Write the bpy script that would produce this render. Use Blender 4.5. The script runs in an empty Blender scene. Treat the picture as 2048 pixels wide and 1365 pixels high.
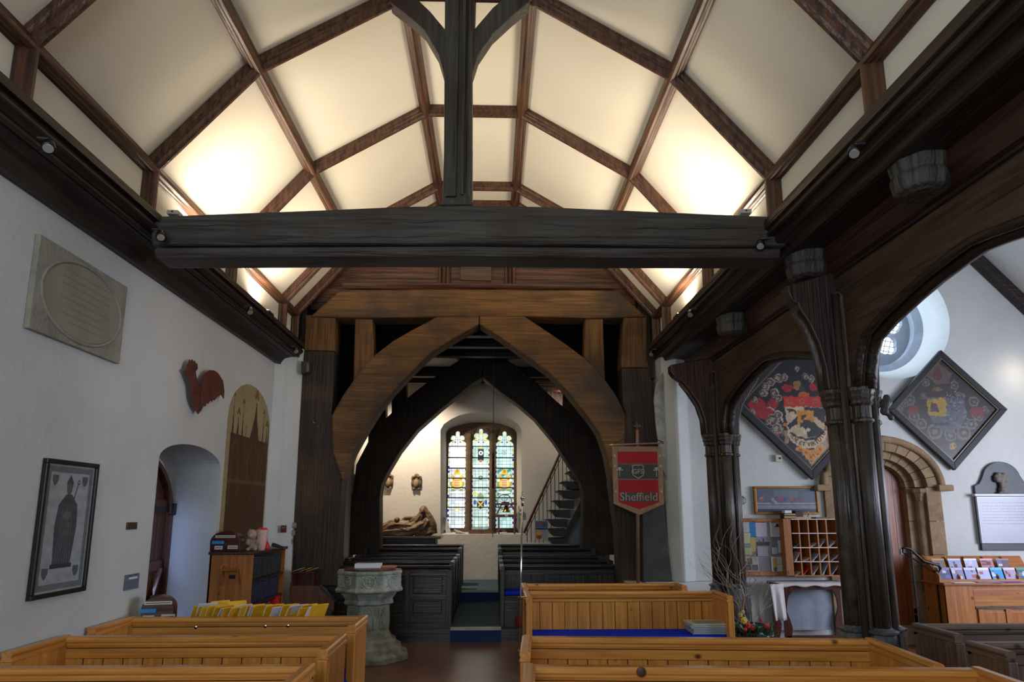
import bpy, bmesh, math, random
import numpy as np
from mathutils import Vector, Matrix
random.seed(7)
PI = math.pi
S = bpy.context.scene
COL = bpy.context.collection

# ------------------------------------------------------------------ camera
F = 1365.0; TH = math.atan(255 / F); PX, PY = 1024.0, 770.0; EH = 1.65
YAW = math.atan(39 / F * math.cos(TH))
_r = np.array([math.cos(YAW), -math.sin(YAW), 0.0])
_f = np.array([math.sin(YAW) * math.cos(TH), math.cos(YAW) * math.cos(TH), math.sin(TH)])
_u = np.cross(_r, _f)
cd = bpy.data.cameras.new('camera'); cam = bpy.data.objects.new('camera', cd); COL.objects.link(cam)
cd.sensor_fit = 'HORIZONTAL'; cd.sensor_width = 36; cd.lens = F / 2048 * 36
cd.shift_x = 0; cd.shift_y = 88 / 2048; cd.clip_start = 0.05; cd.clip_end = 200
m = Matrix(((_r[0], _u[0], -_f[0], 0), (_r[1], _u[1], -_f[1], 0), (_r[2], _u[2], -_f[2], EH), (0, 0, 0, 1)))
cam.matrix_world = m
S.camera = cam

def at(a, b, X=None, Y=None, Z=None):
    """point of the room seen at photo pixel (a, b) on the plane X, Y or Z"""
    d = _r * (a - PX) / F - _u * (b - PY) / F + _f
    if X is not None: k = X / d[0]
    elif Y is not None: k = Y / d[1]
    else: k = (Z - EH) / d[2]
    return Vector((d[0] * k, d[1] * k, EH + d[2] * k))
def xz(Y, *ps): return [(p.x, p.z) for p in (at(a, b, Y=Y) for a, b in ps)]
def yz(X, *ps): return [(p.y, p.z) for p in (at(a, b, X=X) for a, b in ps)]

# ------------------------------------------------------------------ light and exposure
w = bpy.data.worlds.new('sky'); S.world = w; w.use_nodes = True
w.node_tree.nodes['Background'].inputs[0].default_value = (0.75, 0.87, 1.0, 1)
w.node_tree.nodes['Background'].inputs[1].default_value = 1.0
S.view_settings.view_transform = 'Standard'; S.view_settings.look = 'None'
S.view_settings.exposure = 0.36; S.view_settings.gamma = 1.0; S.view_settings.use_curve_mapping = False
try:
    S.cycles.sample_clamp_indirect = 4.0
    S.cycles.max_bounces = 8; S.cycles.diffuse_bounces = 5
except Exception: pass

def area(name, loc, target, sx, sy, power, col):
    l = bpy.data.lights.new(name, 'AREA'); l.shape = 'RECTANGLE'; l.size = sx; l.size_y = sy
    l.energy = power; l.color = col
    o = bpy.data.objects.new(name, l); COL.objects.link(o); o.location = loc
    o.rotation_euler = (Vector(target) - Vector(loc)).to_track_quat('-Z', 'Y').to_euler()
    return o
def spot(name, loc, target, power, col, ang=100, blend=0.6, size=0.05):
    l = bpy.data.lights.new(name, 'SPOT'); l.energy = power; l.color = col
    l.spot_size = math.radians(ang); l.spot_blend = blend; l.shadow_soft_size = size
    o = bpy.data.objects.new(name, l); COL.objects.link(o); o.location = loc
    o.rotation_euler = (Vector(target) - Vector(loc)).to_track_quat('-Z', 'Y').to_euler()
    return o
WARM = (1.0, 0.87, 0.68); COOL = (0.66, 0.80, 1.0)
# daylight through the east window behind the camera and the aisle's side windows
area('east_window_light', (-0.3, -3.6, 2.6), (-0.3, 5, 1.6), 3.2, 2.6, 66, (0.86, 0.93, 1.0))
area('left_window_light', (-2.75, -1.2, 2.6), (2.4, 3.0, 3.4), 1.4, 1.8, 70, (0.78, 0.90, 1.0))
area('roof_fill_light', (-0.3, -3.6, 3.2), (1.0, 3.4, 5.4), 2.4, 1.2, 48, (0.84, 0.95, 0.98))  # unseen fill lamp added to brighten the near roof
area('aisle_window_light', (8.35, 6.1, 1.9), (3.5, 7.9, 1.2), 1.6, 1.6, 140, (0.80, 0.83, 1.0))
area('aisle_window_light', (8.35, 3.2, 2.1), (-2.8, 5.0, 1.1), 1.6, 1.8, 115, (0.66, 0.78, 1.0))
# uplighters standing in rows on the wall plates, behind the tie beam, shining into the roof
for x, s_ in ((-2.575, 1), (2.115, -1)):
    for y, p in ((5.95, 36), (7.65, 36)):
        l_ = area('roof_uplight', (x, y, 3.965), (x + s_ * 0.60, y, 5.9), 0.05, 1.3, p, WARM); l_.data.spread = math.radians(160)
# daylight coming round the side door into its recess
area('door_daylight', (-3.30, 7.0, 0.95), (-2.95, 7.27, 0.95), 0.06, 1.5, 1.3, (0.35, 0.50, 1.0))

# ------------------------------------------------------------------ materials
def lin(c):
    return tuple(((x / 255) / 12.92 if x / 255 <= 0.04045 else ((x / 255 + 0.055) / 1.055) ** 2.4) for x in c)
MATS = {}
def mat(name, c1, c2=None, rough=0.6, scale=(6, 6, 6), detail=5, bump=0.0, bscale=None, metal=0.0,
        knots=False, coat=0.0, spec=0.5, mix=(0.35, 0.65), emit=None, patch=None):
    """procedural material: two colours mixed by stretched noise, offset for each object"""
    if name in MATS: return MATS[name]
    m = bpy.data.materials.new(name); m.use_nodes = True; nt = m.node_tree; N = nt.nodes; L = nt.links
    b = N['Principled BSDF']; b.inputs['Roughness'].default_value = rough; b.inputs['Metallic'].default_value = metal
    b.inputs['Coat Weight'].default_value = coat; b.inputs['Coat Roughness'].default_value = 0.25
    b.inputs['Specular IOR Level'].default_value = spec
    c2 = c2 or tuple(x * 0.75 for x in c1)
    tc = N.new('ShaderNodeTexCoord'); oi = N.new('ShaderNodeObjectInfo')
    ad = N.new('ShaderNodeVectorMath'); ad.operation = 'ADD'
    sc = N.new('ShaderNodeVectorMath'); sc.operation = 'SCALE'; sc.inputs['Scale'].default_value = 17.0
    cx = N.new('ShaderNodeCombineXYZ')
    for i in range(3): L.new(oi.outputs['Random'], cx.inputs[i])
    L.new(cx.outputs[0], sc.inputs[0]); L.new(tc.outputs['Object'], ad.inputs[0]); L.new(sc.outputs[0], ad.inputs[1])
    mp = N.new('ShaderNodeMapping'); mp.inputs['Scale'].default_value = scale; L.new(ad.outputs[0], mp.inputs[0])
    no = N.new('ShaderNodeTexNoise'); no.inputs['Scale'].default_value = 1.0; no.inputs['Detail'].default_value = detail
    no.inputs['Distortion'].default_value = 0.4
    L.new(mp.outputs[0], no.inputs['Vector'])
    cr = N.new('ShaderNodeValToRGB'); cr.color_ramp.elements[0].position = mix[0]; cr.color_ramp.elements[1].position = mix[1]
    cr.color_ramp.elements[0].color = (*c1, 1); cr.color_ramp.elements[1].color = (*c2, 1)
    L.new(no.outputs['Fac'], cr.inputs[0]); out = cr.outputs[0]
    if patch:
        pc, psc, lo, hi = patch
        n2 = N.new('ShaderNodeTexNoise'); n2.inputs['Scale'].default_value = psc; n2.inputs['Detail'].default_value = 6
        L.new(ad.outputs[0], n2.inputs['Vector'])
        mr = N.new('ShaderNodeMapRange'); mr.inputs[1].default_value = lo; mr.inputs[2].default_value = hi
        L.new(n2.outputs['Fac'], mr.inputs[0])
        mx = N.new('ShaderNodeMix'); mx.data_type = 'RGBA'; L.new(mr.outputs[0], mx.inputs[0]); L.new(out, mx.inputs[6])
        mx.inputs[7].default_value = (*pc, 1); out = mx.outputs[2]
    if knots:
        k = N.new('ShaderNodeMapping'); k.inputs['Scale'].default_value = [3.2 if s > 5 else 2.2 for s in scale]
        L.new(ad.outputs[0], k.inputs[0])
        vo = N.new('ShaderNodeTexVoronoi'); vo.inputs['Scale'].default_value = 1.7; L.new(k.outputs[0], vo.inputs['Vector'])
        mr = N.new('ShaderNodeMapRange'); mr.inputs[1].default_value = 0.05; mr.inputs[2].default_value = 0.12
        L.new(vo.outputs['Distance'], mr.inputs[0])
        mx = N.new('ShaderNodeMix'); mx.data_type = 'RGBA'; L.new(mr.outputs[0], mx.inputs[0]); L.new(out, mx.inputs[7])
        mx.inputs[6].default_value = (c2[0] * 0.25, c2[1] * 0.2, c2[2] * 0.2, 1); out = mx.outputs[2]
    L.new(out, b.inputs['Base Color'])
    if bump:
        bn = N.new('ShaderNodeTexNoise'); bn.inputs['Scale'].default_value = 1.0; bn.inputs['Detail'].default_value = 6
        bm_ = N.new('ShaderNodeMapping'); bm_.inputs['Scale'].default_value = bscale or scale
        L.new(ad.outputs[0], bm_.inputs[0]); L.new(bm_.outputs[0], bn.inputs['Vector'])
        bu = N.new('ShaderNodeBump'); bu.inputs['Strength'].default_value = bump; bu.inputs['Distance'].default_value = 0.02
        L.new(bn.outputs['Fac'], bu.inputs['Height']); L.new(bu.outputs[0], b.inputs['Normal'])
    if emit: b.inputs['Emission Color'].default_value = (*emit[0], 1); b.inputs['Emission Strength'].default_value = emit[1]
    MATS[name] = m; return m
def wood(name, c1, c2, ax, **k):
    s = [34, 34, 34]; s['xyz'.index(ax)] = 1.6
    k.setdefault('bump', 0.25); return mat(name + '_' + ax, c1, c2, scale=s, **k)
def wd(kind, ax='x'):
    if kind == 'pine': return wood('pine', (0.64, 0.290, 0.062), (0.46, 0.175, 0.030), ax, rough=0.28, knots=True, coat=0.35, bump=0.1)
    if kind == 'orange': return wood('orange_pine', (0.40, 0.145, 0.026), (0.25, 0.078, 0.012), ax, rough=0.42, knots=True, bump=0.1)
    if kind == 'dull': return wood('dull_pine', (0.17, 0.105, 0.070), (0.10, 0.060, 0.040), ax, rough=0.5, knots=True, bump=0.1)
    if kind == 'dark': return wood('dark_oak', (0.034, 0.019, 0.013), (0.010, 0.006, 0.005), ax, rough=0.5, bump=0.6)
    if kind == 'red': return wood('red_oak', (0.060, 0.020, 0.012), (0.025, 0.008, 0.006), ax, rough=0.4, bump=0.3)
    if kind == 'pew': return wood('old_pew_oak', (0.032, 0.020, 0.018), (0.010, 0.006, 0.006), ax, rough=0.34, bump=0.2)
    if kind == 'grey': return wood('weathered_oak', (0.078, 0.075, 0.066), (0.020, 0.016, 0.015), ax, rough=0.6, bump=1.2, mix=(0.3, 0.75), patch=((0.045, 0.026, 0.020), 1.6, 0.5, 0.68))
    if kind == 'ochre': return wood('limewashed_oak', (0.185, 0.092, 0.026), (0.085, 0.038, 0.011), ax, rough=0.75, bump=0.8, patch=((0.040, 0.022, 0.011), 1.3, 0.45, 0.66))
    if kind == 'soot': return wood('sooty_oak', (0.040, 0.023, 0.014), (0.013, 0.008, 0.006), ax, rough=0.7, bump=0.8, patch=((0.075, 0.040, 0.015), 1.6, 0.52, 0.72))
    if kind == 'roof': return wood('waxed_roof_oak', (0.12, 0.050, 0.024), (0.035, 0.015, 0.009), ax, rough=0.36, bump=0.5)
    if kind == 'maho': return wood('mahogany', (0.085, 0.018, 0.010), (0.035, 0.007, 0.005), ax, rough=0.3, bump=0.1)
PLASTER = mat('white_plaster', (0.56, 0.575, 0.55), (0.50, 0.515, 0.495), rough=0.9, scale=(1.2, 1.2, 1.2), bump=0.35, bscale=(14, 14, 14))
CEILP = mat('cream_plaster', (0.80, 0.745, 0.63), (0.74, 0.68, 0.565), rough=0.9, scale=(0.7, 0.7, 0.7), bump=0.1, bscale=(9, 9, 9))
STONE = mat('buff_stone', (0.30, 0.205, 0.115), (0.20, 0.13, 0.07), rough=0.85, scale=(5, 5, 5), bump=0.5, bscale=(30, 30, 30))
FONTS = mat('grey_green_stone', (0.40, 0.425, 0.36), (0.20, 0.22, 0.18), rough=0.8, scale=(7, 7, 7), bump=0.8, bscale=(40, 40, 40), patch=((0.13, 0.13, 0.10), 5, 0.55, 0.75))
BLACK = mat('black_metal', (0.012, 0.012, 0.013), rough=0.35, metal=0.3)
CHROME = mat('polished_metal', (0.62, 0.62, 0.60), rough=0.15, metal=1.0)
BRASS = mat('brass', (0.60, 0.42, 0.15), rough=0.28, metal=1.0)
LENS = mat('lamp_glass', (0.75, 0.80, 0.80), rough=0.08, spec=0.9, metal=0.6)
BLUE = mat('blue_velvet', (0.006, 0.030, 0.50), (0.005, 0.020, 0.40), rough=0.95, spec=0.1, scale=(30, 30, 30), bump=0.3)
CARPET = mat('blue_green_carpet', (0.050, 0.095, 0.120), (0.034, 0.070, 0.092), rough=0.95, scale=(60, 60, 60), bump=0.5)
CARPETB = mat('navy_carpet_riser', (0.008, 0.036, 0.135), (0.006, 0.026, 0.10), rough=0.95, scale=(60, 60, 60), bump=0.5)
PAPER = mat('white_paper', (0.72, 0.74, 0.76), (0.66, 0.68, 0.70), rough=0.7)
def plain(name, rgb, rough=0.6, **k): return mat(name, lin(rgb), tuple(x * 0.85 for x in lin(rgb)), rough=rough, scale=(12, 12, 12), **k)

_pm = None
def paintmat(rough=0.6, emit=0.0):
    nm = 'painted_print_%g_%g' % (rough, emit)
    if nm in MATS: return MATS[nm]
    m = bpy.data.materials.new(nm); m.use_nodes = True; nt = m.node_tree; b = nt.nodes['Principled BSDF']
    a = nt.nodes.new('ShaderNodeAttribute'); a.attribute_name = 'print'
    nt.links.new(a.outputs['Color'], b.inputs['Base Color']); b.inputs['Roughness'].default_value = rough
    if emit:
        nt.links.new(a.outputs['Color'], b.inputs['Emission Color']); b.inputs['Emission Strength'].default_value = emit
    MATS[nm] = m; return m

# ------------------------------------------------------------------ object helpers
ORG = {}
def link(o, parent=None, loc=None):
    COL.objects.link(o)
    loc = Vector(loc or (0, 0, 0)); po = ORG[parent] if parent else Vector((0, 0, 0))
    if parent: o.parent = parent
    o.location = loc - po; ORG[o] = loc; return o
def obj(name, bm, m, parent=None, smooth=False, bevel=0.0, seg=2, loc=None, label=None):
    """links a bmesh given in room coordinates as one mesh object"""
    me = bpy.data.meshes.new(name)
    bmesh.ops.recalc_face_normals(bm, faces=bm.faces)
    org = Vector(loc) if loc is not None else (ORG[parent] if parent else Vector((0, 0, 0)))
    if org.length: bmesh.ops.translate(bm, verts=bm.verts, vec=-org)
    bm.to_mesh(me); bm.free(); me.materials.append(m)
    if smooth:
        me.polygons.foreach_set('use_smooth', [True] * len(me.polygons))
    o = bpy.data.objects.new(name, me); link(o, parent, org)
    if bevel:
        b = o.modifiers.new('bevel', 'BEVEL'); b.width = bevel; b.segments = seg; b.limit_method = 'ANGLE'; b.angle_limit = 0.6
    if label: o['label'] = label
    return o
def tag(o, label, cat, group=None, kind=None):
    if label: o['label'] = label
    if cat: o['category'] = cat
    if group: o['group'] = group
    if kind: o['kind'] = kind
    return o
def thing(name, label, cat, loc=(0, 0, 0), group=None):
    o = bpy.data.objects.new(name, None); o.empty_display_size = 0.1; link(o, None, loc); return tag(o, label, cat, group)
def struct(o): o['kind'] = 'structure'; return o
def setting(name, loc):
    o = bpy.data.objects.new(name, None); o.empty_display_size = 0.1; link(o, None, loc); o['kind'] = 'structure'; return o
def dup(root, loc, rz=None, label=None, group=None):
    r = root.copy(); COL.objects.link(r); r.location = loc; ORG[r] = Vector(loc)
    if rz is not None: r.rotation_euler = (0, 0, rz) if not isinstance(rz, tuple) else rz
    if label: r['label'] = label
    if group: r['group'] = group
    for ch in list(root.children):
        c = ch.copy(); COL.objects.link(c); c.parent = r
        for g in list(ch.children):
            d = g.copy(); COL.objects.link(d); d.parent = c
    return r
def NB(): return bmesh.new()
def box(bm, x0, x1, y0, y1, z0, z1):
    r = bmesh.ops.create_cube(bm, size=1)['verts']
    for v in r: v.co = Vector(((x0 + x1) / 2 + v.co.x * (x1 - x0), (y0 + y1) / 2 + v.co.y * (y1 - y0), (z0 + z1) / 2 + v.co.z * (z1 - z0)))
    return bm
def bx(*a): return box(NB(), *a)
def prism(bm, pts, ax, a, b):
    """polygon extruded along axis ax from a to b; points are the other two coordinates in order"""
    def P3(p, t): return {'x': (t, p[0], p[1]), 'y': (p[0], t, p[1]), 'z': (p[0], p[1], t)}[ax]
    v0 = [bm.verts.new(P3(p, a)) for p in pts]; v1 = [bm.verts.new(P3(p, b)) for p in pts]; n = len(pts)
    bm.faces.new(v0); bm.faces.new(v1[::-1])
    for i in range(n): bm.faces.new((v0[i], v0[(i + 1) % n], v1[(i + 1) % n], v1[i]))
    return bm
def pr(*a): return prism(NB(), *a)
def bar(bm, p0, p1, prof, up=(0, 0, 1)):
    """profile (side, up) swept from p0 to p1"""
    p0 = Vector(p0); p1 = Vector(p1); d = (p1 - p0).normalized(); u = Vector(up); s = d.cross(u).normalized(); u = s.cross(d)
    a = [bm.verts.new(p0 + s * x + u * y) for x, y in prof]; b = [bm.verts.new(p1 + s * x + u * y) for x, y in prof]; n = len(prof)
    bm.faces.new(a); bm.faces.new(b[::-1])
    for i in range(n): bm.faces.new((a[i], a[(i + 1) % n], b[(i + 1) % n], b[i]))
    return bm
def rect(w, h): return [(-w / 2, -h / 2), (w / 2, -h / 2), (w / 2, h / 2), (-w / 2, h / 2)]
def tube(bm, pts, r, n=8, cap=True):
    pts = [Vector(p) for p in pts]; rs = r if isinstance(r, (list, tuple)) else [r] * len(pts)
    rings = []; ref = Vector((0.31, 0.17, 0.93))
    for i, p in enumerate(pts):
        d = (pts[min(i + 1, len(pts) - 1)] - pts[max(i - 1, 0)]).normalized()
        if abs(d.dot(ref)) > 0.97: ref = Vector((0.9, 0.3, 0.1))
        s = d.cross(ref).normalized(); u = s.cross(d)
        rings.append([bm.verts.new(p + (s * math.cos(2 * PI * k / n) + u * math.sin(2 * PI * k / n)) * rs[i]) for k in range(n)])
    for a, b in zip(rings, rings[1:]):
        for k in range(n): bm.faces.new((a[k], a[(k + 1) % n], b[(k + 1) % n], b[k]))
    if cap: bm.faces.new(rings[0]); bm.faces.new(rings[-1][::-1])
    return bm
def lathe(bm, prof, c, n=24, rot=0.0, sx=1, sy=1):
    rings = []
    for r, z in prof:
        rings.append([bm.verts.new((c[0] + sx * r * math.cos(2 * PI * k / n + rot), c[1] + sy * r * math.sin(2 * PI * k / n + rot), c[2] + z)) for k in range(n)])
    for a, b in zip(rings, rings[1:]):
        for k in range(n): bm.faces.new((a[k], a[(k + 1) % n], b[(k + 1) % n], b[k]))
    bm.faces.new(rings[0]); bm.faces.new(rings[-1][::-1]); return bm
def lathe_y(prof, c, n=12):
    bm = lathe(bmesh.new(), prof, (0, 0, 0), n)
    for v in bm.verts: v.co = Vector((v.co.x + c[0], c[1] - v.co.z, v.co.y + c[2]))
    return bm
def ball(bm, c, r, seg=12, sc=(1, 1, 1), rot=None):
    vs = bmesh.ops.create_uvsphere(bm, u_segments=seg, v_segments=max(6, seg * 2 // 3), radius=r)['verts']
    for v in vs:
        q = Vector((v.co.x * sc[0], v.co.y * sc[1], v.co.z * sc[2]))
        if rot is not None: q = rot @ q
        v.co = q + Vector(c)
    return bm
def remesh(o, vox, sm=3):
    r = o.modifiers.new('fuse', 'REMESH'); r.mode = 'VOXEL'; r.voxel_size = vox; r.use_smooth_shade = True
    if sm: s = o.modifiers.new('soft', 'SMOOTH'); s.iterations = sm; s.factor = 0.5
    return o
def arc(cx, cy, r, a0, a1, n, ry=None):
    ry = ry or r
    return [(cx + r * math.cos(math.radians(a0 + (a1 - a0) * i / n)), cy + ry * math.sin(math.radians(a0 + (a1 - a0) * i / n))) for i in range(n + 1)]
def text(name, s, size, m, parent, P, ux, uy, depth=0.004, bend=None, align='CENTER'):
    """raised lettering; P origin, ux reading direction, uy up"""
    c = bpy.data.curves.new(name, 'FONT'); c.body = s; c.size = size; c.extrude = depth; c.align_x = align; c.align_y = 'CENTER'; c.resolution_u = 3
    t = bpy.data.objects.new(name, c); COL.objects.link(t); bpy.context.view_layer.update()
    me = bpy.data.meshes.new_from_object(t); COL.objects.unlink(t); bpy.data.objects.remove(t)
    ux = Vector(ux).normalized(); uy = Vector(uy).normalized(); uz = ux.cross(uy)
    for v in me.vertices:
        x, y, z = v.co
        if bend: x, y = bend(x, y)
        v.co = Vector(P) + ux * x + uy * y + uz * z - (ORG[parent] if parent else Vector((0, 0, 0)))
    me.materials.clear(); me.materials.append(m)
    o = bpy.data.objects.new(name, me); link(o, parent, ORG[parent] if parent else None); return o

# ------------------------------------------------------------------ flat print (pictures, panels) as coloured fine grids
class Print:
    def __init__(s, w, h, res, base):
        s.w, s.h = w, h; s.nx = max(2, int(w / res)); s.ny = max(2, int(h / res))
        s.X, s.Y = np.meshgrid(np.linspace(0, w, s.nx + 1), np.linspace(0, h, s.ny + 1))
        s.C = np.zeros(s.X.shape + (3,)); s.C[:] = lin(base)
    def put(s, mk, c, a=1.0): s.C[mk] = s.C[mk] * (1 - a) + np.array(lin(c)) * a
    def rect(s, x0, y0, x1, y1, c, a=1.0): s.put((s.X >= x0) & (s.X <= x1) & (s.Y >= y0) & (s.Y <= y1), c, a)
    def disc(s, x, y, r, c, ry=None, a=1.0, inner=0): 
        d = ((s.X - x) / r) ** 2 + ((s.Y - y) / (ry or r)) ** 2; s.put((d <= 1) & (d >= inner * inner), c, a)
    def inside(s, pts):
        k = np.zeros(s.X.shape, bool); n = len(pts)
        for i in range(n):
            x0, y0 = pts[i]; x1, y1 = pts[(i + 1) % n]
            if y0 == y1: continue
            c = ((s.Y >= min(y0, y1)) & (s.Y < max(y0, y1))) & (s.X < x0 + (s.Y - y0) * (x1 - x0) / (y1 - y0)); k ^= c
        return k
    def poly(s, pts, c, a=1.0): s.put(s.inside(pts), c, a)
    def line(s, x0, y0, x1, y1, t, c, a=1.0):
        dx, dy = x1 - x0, y1 - y0; L = dx * dx + dy * dy + 1e-12
        q = np.clip(((s.X - x0) * dx + (s.Y - y0) * dy) / L, 0, 1)
        s.put((s.X - x0 - q * dx) ** 2 + (s.Y - y0 - q * dy) ** 2 <= t * t / 4, c, a)
    def noise(s, amp, f=30, seed=0):
        rg = np.random.RandomState(seed); a = np.zeros(s.X.shape)
        for i in range(9):
            th = rg.rand() * 6.28; k = f * (0.4 + 1.6 * rg.rand()); a += np.sin((s.X * math.cos(th) + s.Y * math.sin(th)) * k + rg.rand() * 6.28)
        a = a / 4 + 0.5 * (rg.rand(*a.shape) - 0.5); s.C *= np.clip(1 + amp * a, 0.1, 3)[..., None]
    def textlines(s, x0, x1, y0, y1, n, c, a=0.6, t=None, seed=1, center=False):
        rg = random.Random(seed); t = t or (y1 - y0) / n * 0.4
        for i in range(n):
            y = y1 - (i + 0.5) * (y1 - y0) / n; e = (x1 - x0) * (rg.uniform(0, 0.25) if center else 0)
            x = x0 + e; xe = x1 - (e if center else (x1 - x0) * rg.uniform(0, 0.2))
            while x < xe:
                l = rg.uniform(0.02, 0.07) * (x1 - x0) + t; s.rect(x, y - t / 2, min(x + l, xe), y + t / 2, c, a); x += l + t * 0.7
    def build(s, name, P, ux, uy, parent=None, mask=None, rough=0.6, emit=0.0, thick=0.0, label=None, loc=None):
        P = Vector(P); ux = Vector(ux).normalized(); uy = Vector(uy).normalized()
        org = Vector(loc) if loc is not None else (ORG[parent] if parent else P)
        V = np.array(P - org)[None, None, :] + s.X[..., None] * np.array(ux) + s.Y[..., None] * np.array(uy)
        W = s.nx + 1; ii, jj = np.meshgrid(np.arange(s.ny), np.arange(s.nx), indexing='ij')
        q = np.stack([ii * W + jj, ii * W + jj + 1, (ii + 1) * W + jj + 1, (ii + 1) * W + jj], -1).reshape(-1, 4)
        if mask is not None:
            mk = mask.reshape(-1); q = q[mk[q].all(1)]
        me = bpy.data.meshes.new(name); me.from_pydata(V.reshape(-1, 3).tolist(), [], q.tolist())
        at_ = me.attributes.new('print', 'FLOAT_COLOR', 'POINT')
        at_.data.foreach_set('color', np.concatenate([s.C.reshape(-1, 3), np.ones((s.C.shape[0] * s.C.shape[1], 1))], 1).astype(np.float32).ravel())
        me.materials.append(paintmat(rough, emit))
        o = bpy.data.objects.new(name, me); link(o, parent, org)
        if thick: t = o.modifiers.new('thickness', 'SOLIDIFY'); t.thickness = thick; t.offset = -1
        if label: o['label'] = label
        return o

# ================================================================== THE SETTING
def loops_face(bm, loops, fn):
    """one flat face with holes: loops of 2D points (first is the outline)"""
    es = []; out = []
    for lp in loops:
        vs = [bm.verts.new(fn(*p)) for p in lp]; out.append(vs)
        es += [bm.edges.new((vs[i], vs[(i + 1) % len(vs)])) for i in range(len(vs))]
    bmesh.ops.triangle_fill(bm, edges=es, use_beauty=True)
    return out
def bridge(bm, l1, l2, fn1, fn2):
    a = [bm.verts.new(fn1(*p)) for p in l1]; b = [bm.verts.new(fn2(*p)) for p in l2]; n = len(a)
    for i in range(n): bm.faces.new((a[i], a[(i + 1) % n], b[(i + 1) % n], b[i]))

WL = -2.85; XC = -0.23
A_, B_, C_ = (2.445, 4.33), (1.69, 5.22), (0.51, 5.93)
FR = [-1.0, 0.55, 2.1, 3.65, 5.12, 6.85, 8.6, 9.2]
# floor
fl = struct(obj('floor', bx(-3.6, 9.2, -6, 15, -0.1, 0), mat('brown_tile_floor', (0.21, 0.080, 0.038), (0.12, 0.048, 0.025), rough=0.30, scale=(3, 3, 3), bump=0.05, coat=0.2)))
obj('tower_platform', bx(-2.5, 2.25, 9.29, 12.04, -0.05, 0.165), wd('pew'), fl)
obj('tower_platform', bx(-2.5, 2.25, 12.05, 14.6, -0.05, 0.335), wd('pew'), fl)

# left wall with door recess and shallow painted niche
dL = yz(WL, (300, 1225), (312, 915)) ; dR = yz(WL, (440, 938))
y0, y1 = 5.93, 7.27
dl = [(y0, -0.01)] + [(y, z) for y, z in arc((y0 + y1) / 2, 2.11, (y1 - y0) / 2 * 1.0, 180, 0, 14, ry=0.17)] + [(y1, -0.01)]
bm = NB(); fx = lambda X: (lambda y, z: (X, y, z))
loops_face(bm, [[(-6, -0.02), (-6, 4.0), (8.80, 4.0), (8.80, -0.02)] , dl], fx(WL))
def shrink(l, k, zk): return [(((y0 + y1) / 2) + (y - (y0 + y1) / 2) * k, z * zk) for y, z in l]
dl2 = shrink(dl, 0.96, 0.99)
bridge(bm, dl, dl2, fx(WL), fx(-3.42))
wall_left = struct(obj('wall_left', bm, PLASTER))
# the wall turns in at a chamfered pier beside the tower arch
obj('corner_pier', pr([(WL, 8.80), (-2.76, 8.93), (-2.73, 9.0), (-2.60, 9.16), (-2.60, 9.6), (WL - 0.05, 9.6)], 'z', 0, 3.85), PLASTER, wall_left)
for xa, xb in ((-2.95, -2.62), (2.06, 2.5)): obj('corner_block', bx(xa, xb, 9.32, 9.75, 3.5, 4.9), wd('dark', 'z'), wall_left)
obj('ashlar_panel', bx(-2.80, -2.77, -2, 9.35, 3.8, 4.45), CEILP, wall_left)

# nave ceiling: plaster panels between moulded oak timbers
ceiling = struct(obj('ceiling', bx(XC - 0.5, XC + 0.5, -1.2, 9.5, 6.10, 6.14), CEILP))
off = 0.105
prof = [(XC - A_[0] - off, A_[1] + 0.05), (XC - B_[0] - off * 0.8, B_[1] + off * 0.75), (XC - C_[0] - 0.04, C_[1] + off), (XC + C_[0] + 0.04, C_[1] + off), (XC + B_[0] + off * 0.8, B_[1] + off * 0.75), (XC + A_[0] + off, A_[1] + 0.05)]
low = [(XC - A_[0] - off, 3.82), (XC + A_[0] + off, 3.82)]
pl = [low[0]] + prof + [low[1]]
for i in range(7):
    ya, yb = FR[i], FR[i + 1] + (0.3 if i == 6 else 0)
    for a, b in zip(pl, pl[1:]):
        d = Vector((b[0] - a[0], 0, b[1] - a[1])).normalized(); n = Vector((d.z, 0, -d.x)) * -0.03
        bm = NB(); vs = []
        for (x, z) in (a, b, (b[0] + n.x, b[1] + n.z), (a[0] + n.x, a[1] + n.z)): vs.append((x, z))
        obj('plaster_panel', prism(bm, vs, 'y', ya, yb), CEILP, ceiling)
TP = [(-.062, .11), (-.062, .075), (-.048, .062), (-.048, .045), (-.036, .038), (-.030, .015), (-.012, 0), (.012, 0), (.030, .015), (.036, .038), (.048, .045), (.048, .062), (.062, .075), (.062, .11)]
nd = [(XC - A_[0], A_[1]), (XC - B_[0], B_[1]), (XC - C_[0], C_[1]), (XC + C_[0], C_[1]), (XC + B_[0], B_[1]), (XC + A_[0], A_[1])]
RO = wd('roof', 'z'); ROY = wd('roof', 'y')
for k, y in enumerate(FR[1:]):
    y -= 0.04 if k == 6 else 0
    for a, b in zip(nd, nd[1:]):
        d = Vector((b[0] - a[0], 0, b[1] - a[1])).normalized(); up = Vector((-d.z, 0, d.x))
        obj('rafter', bar(NB(), (a[0], y, a[1]), (b[0], y, b[1]), TP, up), RO, ceiling)
    for s in (-1, 1):
        x = XC + s * A_[0]
        obj('stud', bar(NB(), (x, y, 3.84), (x, y, A_[1] + 0.02), TP, (s, 0, 0)), RO, ceiling)
for i in range(7):
    for j, (x, z) in enumerate(nd):
        up = [Vector((-1, 0, 0.45)), Vector((-0.62, 0, 0.78)), Vector((-0.25, 0, 1))][min(j, 5 - j)]
        if j > 2: up.x *= -1
        obj('purlin', bar(NB(), (x, FR[i], z - 0.008), (x, FR[i + 1], z - 0.008), TP, up), ROY, ceiling)

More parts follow.
